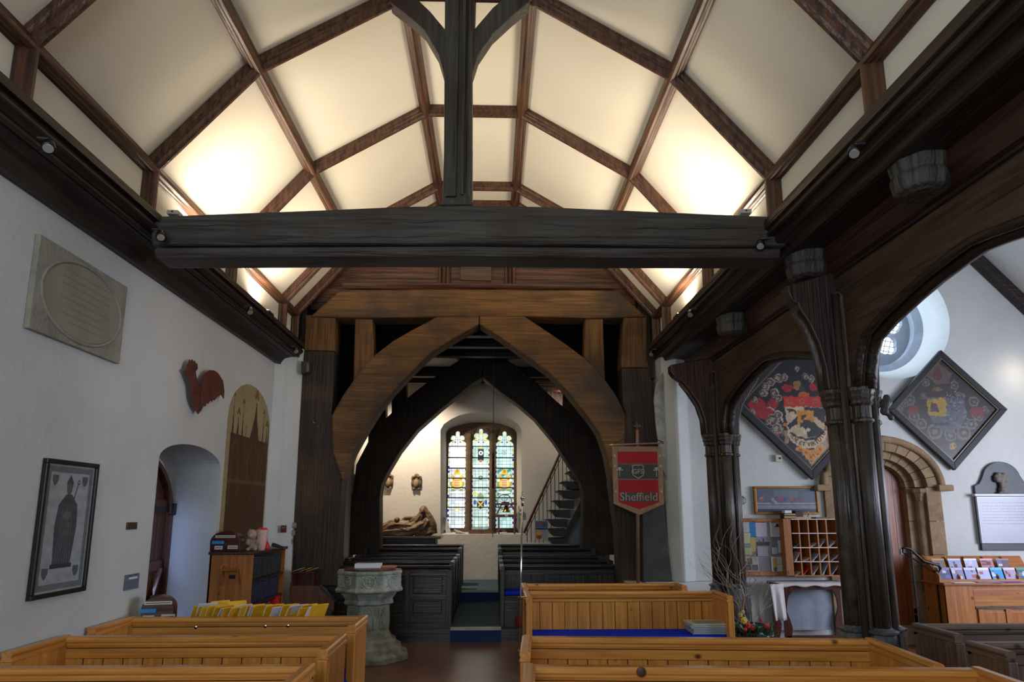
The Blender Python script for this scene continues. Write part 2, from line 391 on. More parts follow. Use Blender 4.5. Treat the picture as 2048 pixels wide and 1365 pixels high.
# left wall plate (moulded)
trim = struct(obj('trim_1', pr([(WL - .02, 3.565), (-2.80, 3.57), (-2.79, 3.61), (-2.765, 3.66), (-2.72, 3.70), (-2.67, 3.715), (-2.66, 3.745), (-2.62, 3.76), (-2.585, 3.79), (-2.585, 3.815), (-2.60, 3.83), (-2.60, 3.90), (WL - .02, 3.90)], 'y', -3, 9.12), wd('dark', 'y')))
obj('roll_moulding', tube(NB(), [(-2.645, -3, 3.735), (-2.645, 9.1, 3.735)], .022, 8), wd('dark', 'y'), trim)
obj('roll_moulding', tube(NB(), [(-2.595, -3, 3.80), (-2.595, 9.1, 3.80)], .018, 8), wd('dark', 'y'), trim)
obj('plate_lip', bx(-2.62, -2.56, -3, 9.1, 3.845, 3.90), wd('dark', 'y'), trim)

# right arcade: plate, dark soffit, boards, beam
trim2 = struct(obj('trim_2', pr([(2.13, 3.91), (2.13, 3.84), (2.155, 3.83), (2.155, 3.80), (2.20, 3.785), (2.24, 3.74), (2.30, 3.72), (2.31, 3.685), (2.36, 3.665), (2.40, 3.672), (2.60, 3.68), (2.60, 3.91)], 'y', -3, 9.05), wd('dark', 'y')))
for x, z, r in ((2.165, 3.80, .022), (2.235, 3.755, .03), (2.335, 3.69, .028)):
    obj('roll_moulding', tube(NB(), [(x, -3, z), (x, 9.0, z)], r, 8), wd('dark', 'y'), trim2)
obj('soffit_board', pr([(2.58, 3.69), (2.60, 3.60), (2.635, 3.50), (2.66, 3.49), (2.70, 3.55), (2.70, 3.69)], 'y', -3, 9.0), wd('red', 'y'), trim2)
obj('soffit_board', pr([(2.66, 3.52), (2.67, 3.47), (2.70, 3.455), (2.74, 3.52)], 'y', -3, 9.0), wd('dark', 'y'), trim2)
obj('arcade_beam', pr([(2.665, 3.45), (2.665, 3.40), (2.70, 3.31), (2.72, 3.285), (2.90, 3.285), (2.93, 3.40), (2.93, 3.9), (2.70, 3.9), (2.70, 3.45)], 'y', -3, 9.0), wood('arcade_oak', (0.085, 0.045, 0.022), (0.03, 0.017, 0.011), 'y', rough=0.5, bump=0.4), trim2, bevel=.008)
obj('aisle_wall_plaster', bx(2.78, 2.86, -3, 9.0, 3.7, 5.2), PLASTER, trim2)
# carved boss blocks under the plate at every roof frame
for y in (2.1, 3.65, 5.12, 6.85):
    bm = NB(); x = 2.50
    lathe(bm, [(.10, 0), (.15, .02), (.165, .10), (.15, .13), (.16, .15), (.17, .24)], (x, y, 3.47), 8, PI / 8)
    b = obj('carved_boss', bm, wd('grey', 'z'), trim2, bevel=.012)

# nave west wall pieces: right pier, gable above the timber arch, wall over it
pierpts = [(2.27, 9.0), (2.40, 8.87), (2.44, 8.85), (2.60, 8.97), (3.2, 8.99), (3.2, 9.6), (2.27, 9.6)]
wall_far = struct(obj('wall_far', pr(pierpts, 'z', 0.78, 3.75), PLASTER, bevel=.015))
obj('stone_ledge', pr([(1.72, 8.78), (2.34, 8.78), (2.34, 9.3), (1.72, 9.3)], 'z', 0.70, 0.775), mat('pale_ledge', (0.55, 0.56, 0.55), rough=0.8), wall_far, bevel=.01)
obj('lower_wall', pr([(1.95, 8.9), (3.2, 8.9), (3.2, 9.6), (1.95, 9.6)], 'z', 0, 0.78), PLASTER, wall_far)
obj('bare_stone', pr(xz(8.93, (1284, 1000), (1326, 1000), (1345, 1166), (1286, 1166)), 'y', 8.93, 9.15), mat('dark_green_stone', (0.052, 0.055, 0.040), (0.03, 0.032, 0.026), rough=0.8, scale=(6, 6, 6), bump=0.8), wall_far, bevel=.01)
obj('rough_render', pr(xz(8.96, (1311, 770), (1326, 745), (1334, 960), (1322, 930), (1312, 850), (1308, 800)), 'y', 8.96, 9.0), mat('bare_grey_render', (0.34, 0.34, 0.29), (0.22, 0.22, 0.19), rough=0.9, scale=(12, 12, 12), bump=1.0), wall_far)

# gable boarding over the cross beam
g = at(960, 577, Y=9.42); GZ = g.z
for (xa, xb) in ((-2.5, -0.62), (-0.62, 0.26), (0.26, 2.05)):
    obj('gable_board', bx(xa + .004, xb - .004, 9.40, 9.44, 4.6, 6.2), wd('roof', 'x'), wall_far)
obj('gable_backing', bx(-2.6, 2.15, 9.45, 9.50, 4.5, 6.2), wd('dark', 'x'), wall_far)
for z in (4.95, 5.13, 5.31, 5.5, 5.68, 5.86):
    obj('board_groove', bx(-2.4, 2.0, 9.392, 9.401, z, z + .008), wd('dark', 'x'), wall_far)
for a, b in ((876, 900), (1008, 1032)):
    xa, xb = at(a, 540, Y=9.36).x, at(b, 540, Y=9.36).x
    bm = NB(); n = 3
    for i in range(n): 
        c = xa + (xb - xa) * (i + .5) / n; bar(bm, (c, 9.375, GZ), (c, 9.375, 6.1), [(-.022, .03), (-.022, .0), (-.008, -.02), (.008, -.02), (.022, 0), (.022, .03)], (0, 1, 0))
    obj('gable_moulding', bm, RO, wall_far)
obj('gable_rail', bar(NB(), (-2.15, 9.36, GZ), (1.75, 9.36, GZ), [(-.04, .05), (-.04, .02), (-.015, 0), (.015, -.03), (.045, -.03), (.045, .05)], (0, 1, 0)), wd('roof', 'x'), wall_far)
pa, pb = at(921, 560, Y=9.36), at(983, 503, Y=9.36)
obj('hatch_board', bx(pa.x, pb.x, 9.36, 9.40, pa.z, pb.z), wood('hatch_oak', (0.10, 0.065, 0.04), (0.05, 0.03, 0.02), 'x'), wall_far, bevel=.004)
for px_, py_ in ((801, 508), (1127, 508)):
    c = at(px_, py_, Y=9.34); obj('purlin_end', bx(c.x - .06, c.x + .06, 9.25, 9.42, c.z - .05, c.z + .08), wd('roof', 'y'), wall_far, bevel=.01)

# ------------------------------------------------------------------ tower room behind the timber arch
TW = mat('warm_white_wall', (0.68, 0.65, 0.60), (0.62, 0.59, 0.54), rough=0.9, scale=(1.2, 1.2, 1.2), bump=0.3, bscale=(14, 14, 14))
YW = 14.0
wo = xz(YW, (881, 1069), (1043, 1069), (1043, 860), (1036, 848), (1020, 838), (1000, 830), (980, 826), (960, 824.5), (940, 826), (920, 830), (903, 838), (888, 848), (881, 860))
wi = xz(YW + .42, (893, 1062), (1033, 1062), (1033, 866), (1029, 859), (1016, 853), (1000, 848), (980, 845.5), (963, 845), (944, 845.5), (926, 848), (910, 853), (897, 859), (893, 866))
wall_tower = NB(); fy = lambda Y: (lambda x, z: (x, Y, z))
loops_face(wall_tower, [[(-2.6, 0), (2.6, 0), (2.6, 4.6), (-2.6, 4.6)], wo], fy(YW))
bridge(wall_tower, wo, wi, fy(YW), fy(YW + .42))
wt = struct(obj('wall_tower', wall_tower, TW))
obj('side_wall', bx(-2.62, -2.50, 9.6, 14, 0, 4.6), TW, wt)
obj('side_wall', bx(2.25, 2.37, 9.6, 14, 0, 4.6), TW, wt)
tc = struct(obj('ceiling_tower', bx(-2.6, 2.4, 9.56, 14.1, 4.48, 4.55), wd('dark', 'x')))
for y in (10.1, 10.8, 11.5, 13.3):
    obj('ceiling_joist', bx(-2.5, 2.25, y, y + .16, 4.30, 4.48), wd('dark', 'x'), tc, bevel=.01)
c = at(965, 768, Y=13.6); obj('gallery_beam', bx(-2.5, 2.25, 13.55, 13.75, c.z, c.z + .16), wd('red', 'x'), tc, bevel=.01)
for k in range(3):
    w_ = 0
stepm = mat('pale_nosing', (0.42, 0.42, 0.36), rough=0.5)
a, b = at(903, 1250, Z=.18), at(1002, 1250, Z=.18)
st = struct(obj('trim_3', bx(a.x, b.x, 9.30, 12.03, .160, .176), CARPET))
obj('riser', bx(a.x, b.x, 9.27, 9.30, 0, .155), CARPETB, st)
obj('nosing', bx(a.x, b.x, 9.262, 9.33, .150, .185), stepm, st)
obj('upper_carpet', bx(-0.54, 0.14, 12.06, 13.98, .330, .345), CARPET, st)
obj('upper_nosing', bx(-0.52, 0.13, 12.03, 12.08, .315, .352), stepm, st)
obj('upper_riser', bx(-0.54, 0.14, 12.02, 12.05, .17, .315), CARPETB, st)

# ------------------------------------------------------------------ window_1: three lights of stained glass
YG = YW + .46
sc_ = at(961, 900, Y=YG)
def lx(a): return at(a, 950, Y=YG).x
def lz(b): return at(960, b, Y=YG).z
LG = ((914.5, 18.3), (961.3, 18.2), (1009, 18.3))
TS = mat('window_stone', (0.17, 0.105, 0.06), (0.10, 0.065, 0.04), rough=0.85, scale=(4, 4, 8), bump=0.5, bscale=(30, 30, 30))
def lanc(cx, hw, up=0):
    q = [(hw, 1057), (hw, 893), (hw - 1.2, 887), (hw - 5, 883.5), (hw - 8.5, 882), (hw - 5, 880.5), (hw - 4, 876), (hw - 6.5, 871.5), (hw - 11, 871.5), (hw - 14.5, 872), (hw - 13.6, 868), (hw - 15, 864.2)]
    pts = [(cx + x, y + (0 if y > 900 else up)) for x, y in q] + [(cx, 862.6 + up)] + [(cx - x, y + (0 if y > 900 else up)) for x, y in q[::-1]]
    return [(lx(a), lz(b)) for a, b in pts]
bm = NB()
outer = [(lx(885), lz(1068)), (lx(1041), lz(1068)), (lx(1041), lz(840)), (lx(885), lz(840))]
ls = [lanc(c, h, u) for (c, h), u in zip(LG, (0, -5, 0))]
loops_face(bm, [outer] + ls, fy(YG - .04))
for l in ls: bridge(bm, l, [(x * 1.0, z) for x, z in l], fy(YG - .04), fy(YG + .06))
window = struct(obj('window_1', bm, TS))
for a in (938, 985.2):
    x = lx(a); obj('mullion', pr([(x - .075, YG - .03), (x - .03, YG - .11), (x + .03, YG - .11), (x + .075, YG - .03)], 'z', lz(1066), lz(868)), TS, window, bevel=.006)
obj('jamb', pr([(lx(887), YG - .03), (lx(894), YG - .05), (lx(896.5), YG - .03)], 'z', lz(1066), lz(850)), TS, window)
obj('jamb', pr([(lx(1027), YG - .03), (lx(1031), YG - .05), (lx(1038), YG - .03)], 'z', lz(1066), lz(850)), TS, window)
obj('window_sill', bx(lx(885), lx(1041), YG - .2, YG, lz(1066) - .1, lz(1060)), TS, window, bevel=.01)
# carved tracery ribs fanning between the heads
bm = NB()
for a in (891, 938, 985, 1032):
    for dx in (-13, -8, -3, 3, 8, 13):
        x0_ = a + dx * .25; x1_ = a + dx
        if not 888 < x1_ < 1036: continue
        tube(bm, [(lx(x0_), YG - .05, lz(888)), (lx(a + dx * .4), YG - .06, lz(873)), (lx(x1_), YG - .05, lz(858 - abs(dx) * .3 + 3))], .010, 5)
obj('tracery_rib', bm, TS, window)
ROWS = [(1057, 1034), (1034, 1015), (1015, 996), (996, 976), (976, 957), (957, 937), (937, 916), (916, 893), (893, 856)]
def glass(ci, cx, hw):
    px = YG / F; W = 2 * hw + 1; H = 1058 - 856
    P_ = Print(W, H, .28, (176, 218, 214))           # canvas in photo-size units, scaled on building
    rg = random.Random(ci * 3 + 5)
    base = {0: (236, 247, 255), 1: (205, 232, 226), 2: (190, 228, 226)}[ci]
    yy = lambda b: 1058 - b
    for k, (b0, b1) in enumerate(ROWS):
        ny, nx = 3, 5
        for i in range(ny):
            for j in range(nx):
                t = rg.uniform(-.10, .08) + (0 if k > 5 else -.12)
                c = tuple(min(255, max(0, q * (1 + t))) for q in base)
                if ci == 0 and k in (6, 7, 8): c = (250, 253, 255)
                P_.rect(W * j / nx, yy(b0) + (b0 - b1) * i / ny, W * (j + 1) / nx, yy(b0) + (b0 - b1) * (i + 1) / ny, c)
        if not (ci == 0 and k in (6, 7)):
            for j in range(1, nx): P_.line(W * j / nx, yy(b0), W * j / nx, yy(b1), .7, (40, 58, 60), .85)
            for i in range(1, ny): y = yy(b0) + (b0 - b1) * i / ny; P_.line(0, y, W, y, .7, (40, 58, 60), .85)
            for i in range(ny):
                for j in range(nx):
                    if (i + j) % 2 == 0: P_.disc(W * (j + .5) / nx, yy(b0) + (b0 - b1) * (i + .5) / ny, 1.3, (120, 160, 150), a=.35)
        else: P_.line(W / 2, yy(b0), W / 2, yy(b1), .6, (70, 90, 90), .8)
    cols = [((30, 40, 150), (190, 200, 120), (25, 35, 110)), ((140, 30, 30), (200, 205, 140), (40, 50, 130)), ((28, 35, 130), (190, 195, 120), (90, 130, 150))][ci]
    n = 34
    for i in range(n):
        y = (H - 38) * i / n; c = cols[rg.choice((0, 0, 1, 2))] if i % 2 else (225, 235, 225)
        P_.rect(0, y, 3.1, y + (H - 38) / n * .9, c); c = cols[rg.choice((0, 1, 2))] if i % 2 == 0 else (225, 235, 225)
        P_.rect(W - 3.1, y, W, y + (H - 38) / n * .9, c)
    P_.line(3.3, 0, 3.3, H - 36, .5, (40, 50, 50)); P_.line(W - 3.3, 0, W - 3.3, H - 36, .5, (40, 50, 50))
    GO = (205, 165, 40); OL = (130, 125, 45)
    c0 = W / 2
    if ci in (0, 2):                     # crested shield with yellow mantling, green bars on the right-hand light
        if ci == 2:
            for k in range(-3, 3): P_.put(P_.inside([(4, yy(957) + k * 15 - 8), (W - 4, yy(957) + k * 15 + 16), (W - 4, yy(957) + k * 15 + 23), (4, yy(957) + k * 15 - 1)]) & (P_.Y > yy(993)) & (P_.Y < yy(938)), (35, 120, 85), .9)
        P_.disc(c0, yy(968), 14.5, OL, ry=12); P_.disc(c0, yy(968), 11.5, GO, ry=10)
        P_.disc(c0, yy(968), 8.5, (225, 190, 120), ry=8.5)
        for k in range(4): P_.rect(c0 - 6, yy(974) + k * 3.4, c0 + 5, yy(974) + k * 3.4 + 1.6, (200, 60, 40) if ci == 0 else (150, 60, 70))
        P_.poly([(c0 - 7, yy(950)), (c0 + 7, yy(950)), (c0 + 5, yy(943)), (c0, yy(938)), (c0 - 5, yy(943))], GO); P_.disc(c0, yy(944), 3.2, (150, 120, 30))
        for s in (-1, 1):
            P_.disc(c0 + s * 9, yy(955), 4.2, GO, ry=3); P_.disc(c0 + s * 12, yy(962), 3.0, (235, 240, 235)); P_.disc(c0 + s * 8, yy(982), 4, OL, ry=2.4); P_.disc(c0 + s * 6, yy(986), 6, (225, 238, 238), ry=2)
        P_.disc(c0, yy(1021), 4.5, (190, 170, 60)); P_.disc(c0, yy(1021), 3, (215, 230, 200))
        if ci == 2: P_.disc(c0, yy(905), 5, (90, 120, 90), inner=.75); P_.disc(c0, yy(905), 2.4, (120, 150, 110))
    else:
        P_.rect(3.5, yy(928), W - 3.5, yy(896), (120, 165, 150), .55); P_.rect(c0 - 6, yy(922), c0 + 6, yy(898), (22, 26, 30)); P_.rect(c0 - 7, yy(899), c0 + 7, yy(897), (160, 160, 60))
        P_.disc(c0, yy(907), 4.5, (190, 215, 220)); P_.disc(c0, yy(907), 2, (30, 40, 60)); P_.disc(c0, yy(923), 3, (150, 90, 50)); P_.rect(3.5, yy(936), W - 3.5, yy(932), (245, 245, 235))
        P_.disc(c0, yy(957), 4.5, (50, 80, 60)); P_.disc(c0, yy(957), 2.4, (120, 180, 190))
        P_.poly([(c0 - 6, yy(1000)), (c0 + 6, yy(1000)), (c0 + 6.5, yy(994)), (c0, yy(985)), (c0 - 6.5, yy(994))], (110, 130, 95)); P_.disc(c0 - 10, yy(988), 4, (190, 190, 60), ry=3)
        P_.poly([(c0 - 8, yy(1003)), (c0 + 8, yy(1003)), (c0 + 7, yy(1014)), (c0, yy(1020)), (c0 - 7, yy(1014))], (28, 34, 60))
        P_.line(c0 - 6, yy(1004), c0 + 6, yy(1017), 2, GO); P_.line(c0 + 6, yy(1004), c0 - 6, yy(1017), 2, GO)
        for s in (-1, 1): P_.disc(c0 + s * 11, yy(1006), 2.6, (35, 60, 140), ry=5)
    P_.rect(0, yy(888), 4, yy(893), cols[0]); P_.rect(W - 4, yy(888), W, yy(893), cols[0])
    for s in (-1, 1):
        P_.disc(c0 + s * 10, yy(884), 3.6, cols[1]); P_.disc(c0 + s * 8.3, yy(876.5), 5.4, (230, 240, 215) if ci != 1 else (215, 225, 170)); P_.disc(c0 + s * 8.3, yy(876.5), 5.4, (60, 70, 60), inner=.86); P_.disc(c0 + s * 8.3, yy(876.5), 1.8, (190, 190, 120) if ci else (245, 250, 250))
        P_.disc(c0 + s * 5, yy(885), 1.6, (60, 40, 150))
    P_.disc(c0, yy(866), 3.6, (200, 205, 120) if ci == 1 else (220, 225, 190)); P_.line(c0, yy(893), c0, yy(872), .6, (60, 70, 70))
    P_.noise(.12, 1.6, ci)
    sx = (lx(cx + hw + .5) - lx(cx - hw - .5)) / W; sz = (lz(856) - lz(1058)) / H
    X0, Y0 = P_.X.copy(), P_.Y.copy()
    P_.X = X0 * sx; P_.Y = Y0 * sz
    for b0, b1 in ROWS:
        mk = (Y0 >= yy(b0) + .35) & (Y0 <= yy(b1) - .35)
        P_.build('pane', (lx(cx - hw - .5), YG + .02, lz(1058)), (1, 0, 0), (0, 0, 1), window, mask=mk, rough=.3, emit=0.95)
        obj('saddle_bar', bx(lx(cx - hw), lx(cx + hw), YG - .01, YG + .015, lz(b0) - .008, lz(b0) + .008), BLACK, window)
for ci, (c, h) in enumerate(LG): glass(ci, c, h)
obj('window_back', bx(-1.4, 1.1, YG + .08, YG + .1, .8, 4.2), BLACK, window)

# ------------------------------------------------------------------ aisle: end wall with rose window and doorway
YA = 9.0
rc = (5.494, 4.295)
r1 = arc(rc[0], rc[1], .852, 0, 360, 56)[:-1]; r2 = arc(rc[0] + .10, rc[1] + .05, .70, 0, 360, 56)[:-1]
dx0, dx1 = at(1650, 1000, Y=YA).x, at(1876, 1000, Y=YA).x
dcx = (dx0 + dx1) / 2; dhw = (dx1 - dx0) / 2 - .02
zs = at(1890, 975, Y=YA).z; za = at(1773, 885, Y=YA).z
dop = [(dcx - dhw, 0)] + arc(dcx, zs, dhw, 180, 0, 20, ry=za - zs) + [(dcx + dhw, 0)]
dop2 = [(dcx + (x - dcx) * .62, z if z < .01 else zs - .25 + (z - zs) * .75 if z > zs else zs - .25) for x, z in dop]
bm = NB()
loops_face(bm, [[(2.9, -.01), (9.0, -.01), (9.0, 5.6), (2.9, 5.6)], r1, dop], fy(YA))
bridge(bm, r1, r2, fy(YA), fy(YA + .5))
wa = struct(obj('wall_aisle_end', bm, PLASTER))
GS = mat('grey_window_stone', (0.30, 0.33, 0.38), (0.24, 0.27, 0.31), rough=0.8, bump=.3)
bm = NB(); cx_, cz_ = rc[0] + .10, rc[1] + .05
r3 = arc(cx_, cz_, .70, 0, 360, 56)[:-1]; r4 = arc(cx_, cz_, .60, 0, 360, 56)[:-1]
bridge(bm, r3, r4, fy(YA + .5), fy(YA + .56)); bridge(bm, r4, r4, fy(YA + .56), fy(YA + .68))
w2 = struct(obj('window_2', bm, GS))
holes = []
for k in range(6):
    a = math.radians(60 * k + 12); hx, hz = cx_ + .345 * math.cos(a), cz_ + .345 * math.sin(a)
    l = []
    for i in range(32):
        t = 2 * PI * i / 32; rr = .150 * (1 + .16 * abs(math.cos(2 * t)) - .10); l.append((hx + rr * math.cos(t + a), hz + rr * math.sin(t + a)))
    holes.append(l)
holes.append(arc(cx_, cz_, .13, 0, 360, 24)[:-1])
bm = NB(); loops_face(bm, [r4] + holes, fy(YA + .66))
for h in holes: bridge(bm, h, h, fy(YA + .66), fy(YA + .78))
obj('rose_tracery', bm, GS, w2)
GL = mat('daylit_pane', (0.7, 0.8, 0.9), rough=.3, emit=((0.74, 0.88, 1.0), 1.5))
for k, h in enumerate(holes):
    hx = sum(p[0] for p in h) / len(h); hz = sum(p[1] for p in h) / len(h)
    p = obj('pane', pr([(hx + (x - hx) * 1.02, hz + (z - hz) * 1.02) for x, z in h], 'y', YA + .74, YA + .75), GL, w2)
    bm = NB()
    for d in (-.08, 0, .08):
        tube(bm, [(hx + d - .05, YA + .73, hz - .16), (hx + d + .05, YA + .73, hz + .16)], .005, 4); tube(bm, [(hx - .17, YA + .73, hz + d + .03), (hx + .17, YA + .73, hz + d - .03)], .005, 4)
    obj('lead_line', bm, BLACK, p)
area('rose_window_light', (cx_ - .12, YA + .60, cz_ + .1), (cx_ + 1.0, YA - .1, cz_ - .45), .7, .7, 17, (0.66, 0.80, 1.0))
# aisle shell
struct(obj('wall_right', bx(8.6, 8.7, -6, 9.3, 0, 5), PLASTER))
struct(obj('wall_back', bx(-3.6, 8.7, -4.3, -4.2, 0, 6.3), PLASTER))
a1, a2 = at(1938, 508, Y=YA), at(2048, 612, Y=YA)
sl = (a2.z - a1.z) / (a2.x - a1.x)
def zc(x): return a1.z + sl * (x - a1.x)
ca = struct(obj('ceiling_aisle', pr([(a1.x - .75, zc(a1.x - .75) ), (8.7, zc(8.7)), (8.7, zc(8.7) + .05), (a1.x - .75, zc(a1.x - .75) + .05)], 'y', -4.2, 9.0), PLASTER))
obj('inner_slope', pr([(2.8, 4.0), (a1.x - .75, zc(a1.x - .75)), (a1.x - .75, zc(a1.x - .75) + .05), (2.8, 4.05)], 'y', -4.2, 9.05), PLASTER, ca)
for y in (8.9, 7.0, 5.1, 3.2):
    obj('aisle_rafter', bar(NB(), (a1.x - .75, y, zc(a1.x - .75) - .06), (8.6, y, zc(8.6) - .06), rect(.14, .16)), wd('dark', 'x'), ca, bevel=.01)
# light fill beyond the nave roof: closes the shell behind the camera
struct(obj('ceiling_back', bx(-3.0, 2.9, -4.3, -1.0, 5.9, 6.0), CEILP))

# ================================================================== LARGE TIMBERS
# tie beam truss with crown post
tr = thing('roof_truss', 'weathered grey tie beam across the nave carrying a tall post and two curved braces', 'roof truss', (XC, 5.0, 3.6))
YB = 5.0
top = xz(YB, (300, 431), (480, 424), (640, 418), (800, 411), (935, 408), (1080, 411), (1240, 418), (1400, 425), (1575, 432))
bot = xz(YB, (1575, 492), (1400, 492), (1240, 489), (935, 486), (640, 487), (480, 489), (300, 489))
bt = obj('tie_beam', pr(top + bot, 'y', YB, YB + .30), wd('grey', 'x'), tr, bevel=.028, seg=2)
# lower moulding along both arrises of the beam
bm = NB()
lo = xz(YB, (1560, 497), (1240, 496), (935, 493), (640, 494), (310, 496))
for a, b in zip(lo, lo[1:]): bar(bm, (a[0], YB + .15, a[1] - .03), (b[0], YB + .15, b[1] - .03), [(-.12, -.035), (.12, -.035), (.145, .0), (.145, .03), (-.145, .03), (-.145, 0)], (0, 0, 1))
obj('beam_moulding', bm, wd('grey', 'x'), tr)
bm = NB()
for (a, b, c, d) in ((350, 452, 620, 449), (700, 447, 1010, 441), (1060, 446, 1150, 452), (1240, 458, 1500, 455), (420, 478, 900, 474), (960, 471, 1480, 478)):
    n = 9; pts = []
    for i in range(n + 1):
        p = at(a + (c - a) * i / n, b + (d - b) * i / n + random.uniform(-2.2, 2.2), Y=YB - .001); pts.append(p)
    tube(bm, pts, [.001] + [random.uniform(.003, .006) for _ in range(n - 1)] + [.001], 5)
obj('drying_crack', bm, wd('dark', 'x'), tr)
pb_ = xz(YB, (884, 408), (944, 408), (944, 130), (950, 0), (953, -110), (890, -110), (888, 130), (887, 300))
po = obj('crown_post', pr(pb_, 'y', YB + .04, YB + .26), wd('grey', 'z'), tr, bevel=.012)
l_, r_ = at(921, 390, Y=YB), at(940, 390, Y=YB)
obj('post_fillet', bx(l_.x, l_.x + .022, YB - .02, YB + .05, l_.z, 6.1), wd('grey', 'z'), po)
obj('post_fillet', tube(NB(), [(r_.x - .02, YB + .035, l_.z), (r_.x - .02, YB + .035, 6.1)], .02, 8), wd('grey', 'z'), po)
obj('post_pilaster', bx(at(890, 390, Y=YB).x, at(912, 390, Y=YB).x, YB + .015, YB + .05, l_.z, 6.1), wd('grey', 'z'), po, bevel=.006)
bs = xz(YB, (878, 409), (947, 409), (943, 396), (936, 386), (929, 383), (922, 388), (913, 397), (888, 393))
obj('post_base', pr(bs, 'y', YB + .0, YB + .28), wd('grey', 'z'), po, bevel=.012)
for s, pts in ((-1, [(888, 150), (876, 110), (850, 65), (820, 38), (780, 8), (820, -12), (862, 28), (890, 62), (900, 72)]),
               (1, [(945, 150), (956, 115), (985, 72), (1022, 38), (1060, 6), (1025, -14), (985, 20), (955, 55), (936, 78)])):
    obj('curved_brace', pr(xz(YB + .1, *pts), 'y', YB + .07, YB + .21), wd('grey', 'z'), tr, bevel=.008)
a, b = at(835, 6, Y=5.12), at(1025, 6, Y=5.12)

# timber arch to the tower: front frame
Y0 = 9.2; D = .34
fr = thing('timber_arch', 'great ochre limewashed oak arch frame at the end of the nave below the gable', 'timber arch', (XC, 9.35, 0))
def piece(nm, px, y, d, m, root, bev=.02, lab=None): return obj(nm, pr(xz(y, *px), 'y', y, y + d), m, root, bevel=bev, label=lab)
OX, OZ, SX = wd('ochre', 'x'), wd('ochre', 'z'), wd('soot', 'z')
piece('cross_beam', [(679, 580), (900, 578), (1237, 580), (1294, 634), (1180, 636), (1050, 632), (860, 634), (740, 636), (618, 634)], Y0 - .03, D + .05, OX, fr, .025)
piece('post', [(612, 630), (671, 630), (669, 702), (609, 700)], Y0, D, OZ, fr, .006)
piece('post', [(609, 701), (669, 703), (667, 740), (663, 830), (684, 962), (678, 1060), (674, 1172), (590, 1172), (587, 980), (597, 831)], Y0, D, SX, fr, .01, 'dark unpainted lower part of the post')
piece('post', [(1248, 630), (1293, 630), (1294, 714), (1298, 735), (1244, 735), (1243, 722)], Y0, D, OZ, fr, .006)
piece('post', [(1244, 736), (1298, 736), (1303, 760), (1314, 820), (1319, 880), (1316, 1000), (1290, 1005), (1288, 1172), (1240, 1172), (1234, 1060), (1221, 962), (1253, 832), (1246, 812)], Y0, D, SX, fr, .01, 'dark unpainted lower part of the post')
piece('stud', [(710, 632), (745, 632), (748, 715), (706, 775)], Y0 + .04, D - .1, OZ, fr)
piece('stud', [(1170, 632), (1206, 632), (1211, 775), (1168, 715)], Y0 + .04, D - .1, OZ, fr)
LI = [(958, 648), (908, 677), (862, 706), (822, 744), (784, 785), (758, 818), (737, 851), (706, 906), (684, 962)]
LO = [(664, 905), (663, 832), (671, 816), (687, 788), (706, 761), (727, 734), (749, 710), (785, 682), (823, 660), (850, 646), (874, 632)]
RI = [(958, 648), (1000, 675), (1038, 703), (1068, 724), (1097, 746), (1130, 780), (1159, 816), (1180, 842), (1197, 868), (1211, 908), (1221, 962)]
RO_ = [(1248, 905), (1253, 832), (1245, 814), (1231, 788), (1213, 763), (1192, 738), (1167, 714), (1132, 688), (1097, 664), (1070, 646), (1046, 630)]
piece('arch_brace', [(958, 630)] + LI + LO, Y0 - .02, D, OX, fr, .025)
piece('arch_brace', [(959, 630)] + [(x + 1, y) for x, y in RI] + RO_, Y0 - .02, D, OX, fr, .025)
# near-black sheet standing in for the deep shade inside the open spandrels
obj('spandrel_shade', pr(xz(Y0 + D + .02, (600, 600), (1320, 600), (1320, 900), (1270, 900), (1210, 780), (1050, 660), (865, 660), (700, 790), (660, 930), (600, 930)), 'y', Y0 + D + .02, Y0 + D + .06), mat('black_spandrel_shade', (0.004, 0.003, 0.003), rough=.95, spec=0.05), fr)
# back frame
Y2 = 12.3
fb = thing('timber_arch', 'dark sooty oak arch frame standing behind the ochre one, nearer the stained glass window', 'timber arch', (XC, 12.4, 0.3))
BI = [(965, 755), (945, 766), (927, 781), (881, 818), (834, 860), (799, 904), (775, 944), (763, 968), (759, 995)]
BO = [(704, 1000), (712, 930), (738, 880), (772, 836), (790, 819), (813, 797), (834, 780), (850, 768), (895, 735), (950, 700)]
CI = [(965, 755), (978, 766), (994, 780), (1033, 807), (1068, 837), (1106, 882), (1138, 931), (1160, 964), (1166, 990)]
CO = [(1228, 1000), (1218, 935), (1197, 892), (1165, 852), (1144, 828), (1113, 802), (1071, 764), (1030, 730), (985, 700)]
piece('arch_brace', [(965, 700)] + BI + BO, Y2, .4, SX, fb, .02)
piece('arch_brace', [(966, 700)] + [(x + 1, y) for x, y in CI] + CO, Y2, .4, SX, fb, .02)
piece('post', [(759, 985), (759, 1110), (700, 1110), (700, 990)], Y2 + .01, .4, SX, fb)
piece('post', [(1167, 985), (1164, 1110), (1236, 1110), (1236, 990)], Y2 + .01, .4, SX, fb)
piece('collar', [(925, 725), (1005, 725), (1040, 690), (890, 690)], Y2 - .1, .3, SX, fb)
piece('stud', [(783, 690), (812, 690), (812, 810), (783, 840)], Y2 + .02, .3, SX, fb)
piece('stud', [(736, 690), (771, 690), (771, 850), (736, 890)], Y2 + .02, .3, SX, fb)
piece('stud', [(1128, 690), (1230, 690), (1230, 960), (1128, 820)], Y2 + .02, .3, SX, fb)
piece('cross_beam', [(690, 700), (1240, 700), (1240, 655), (690, 655)], Y2, .35, SX, fb)

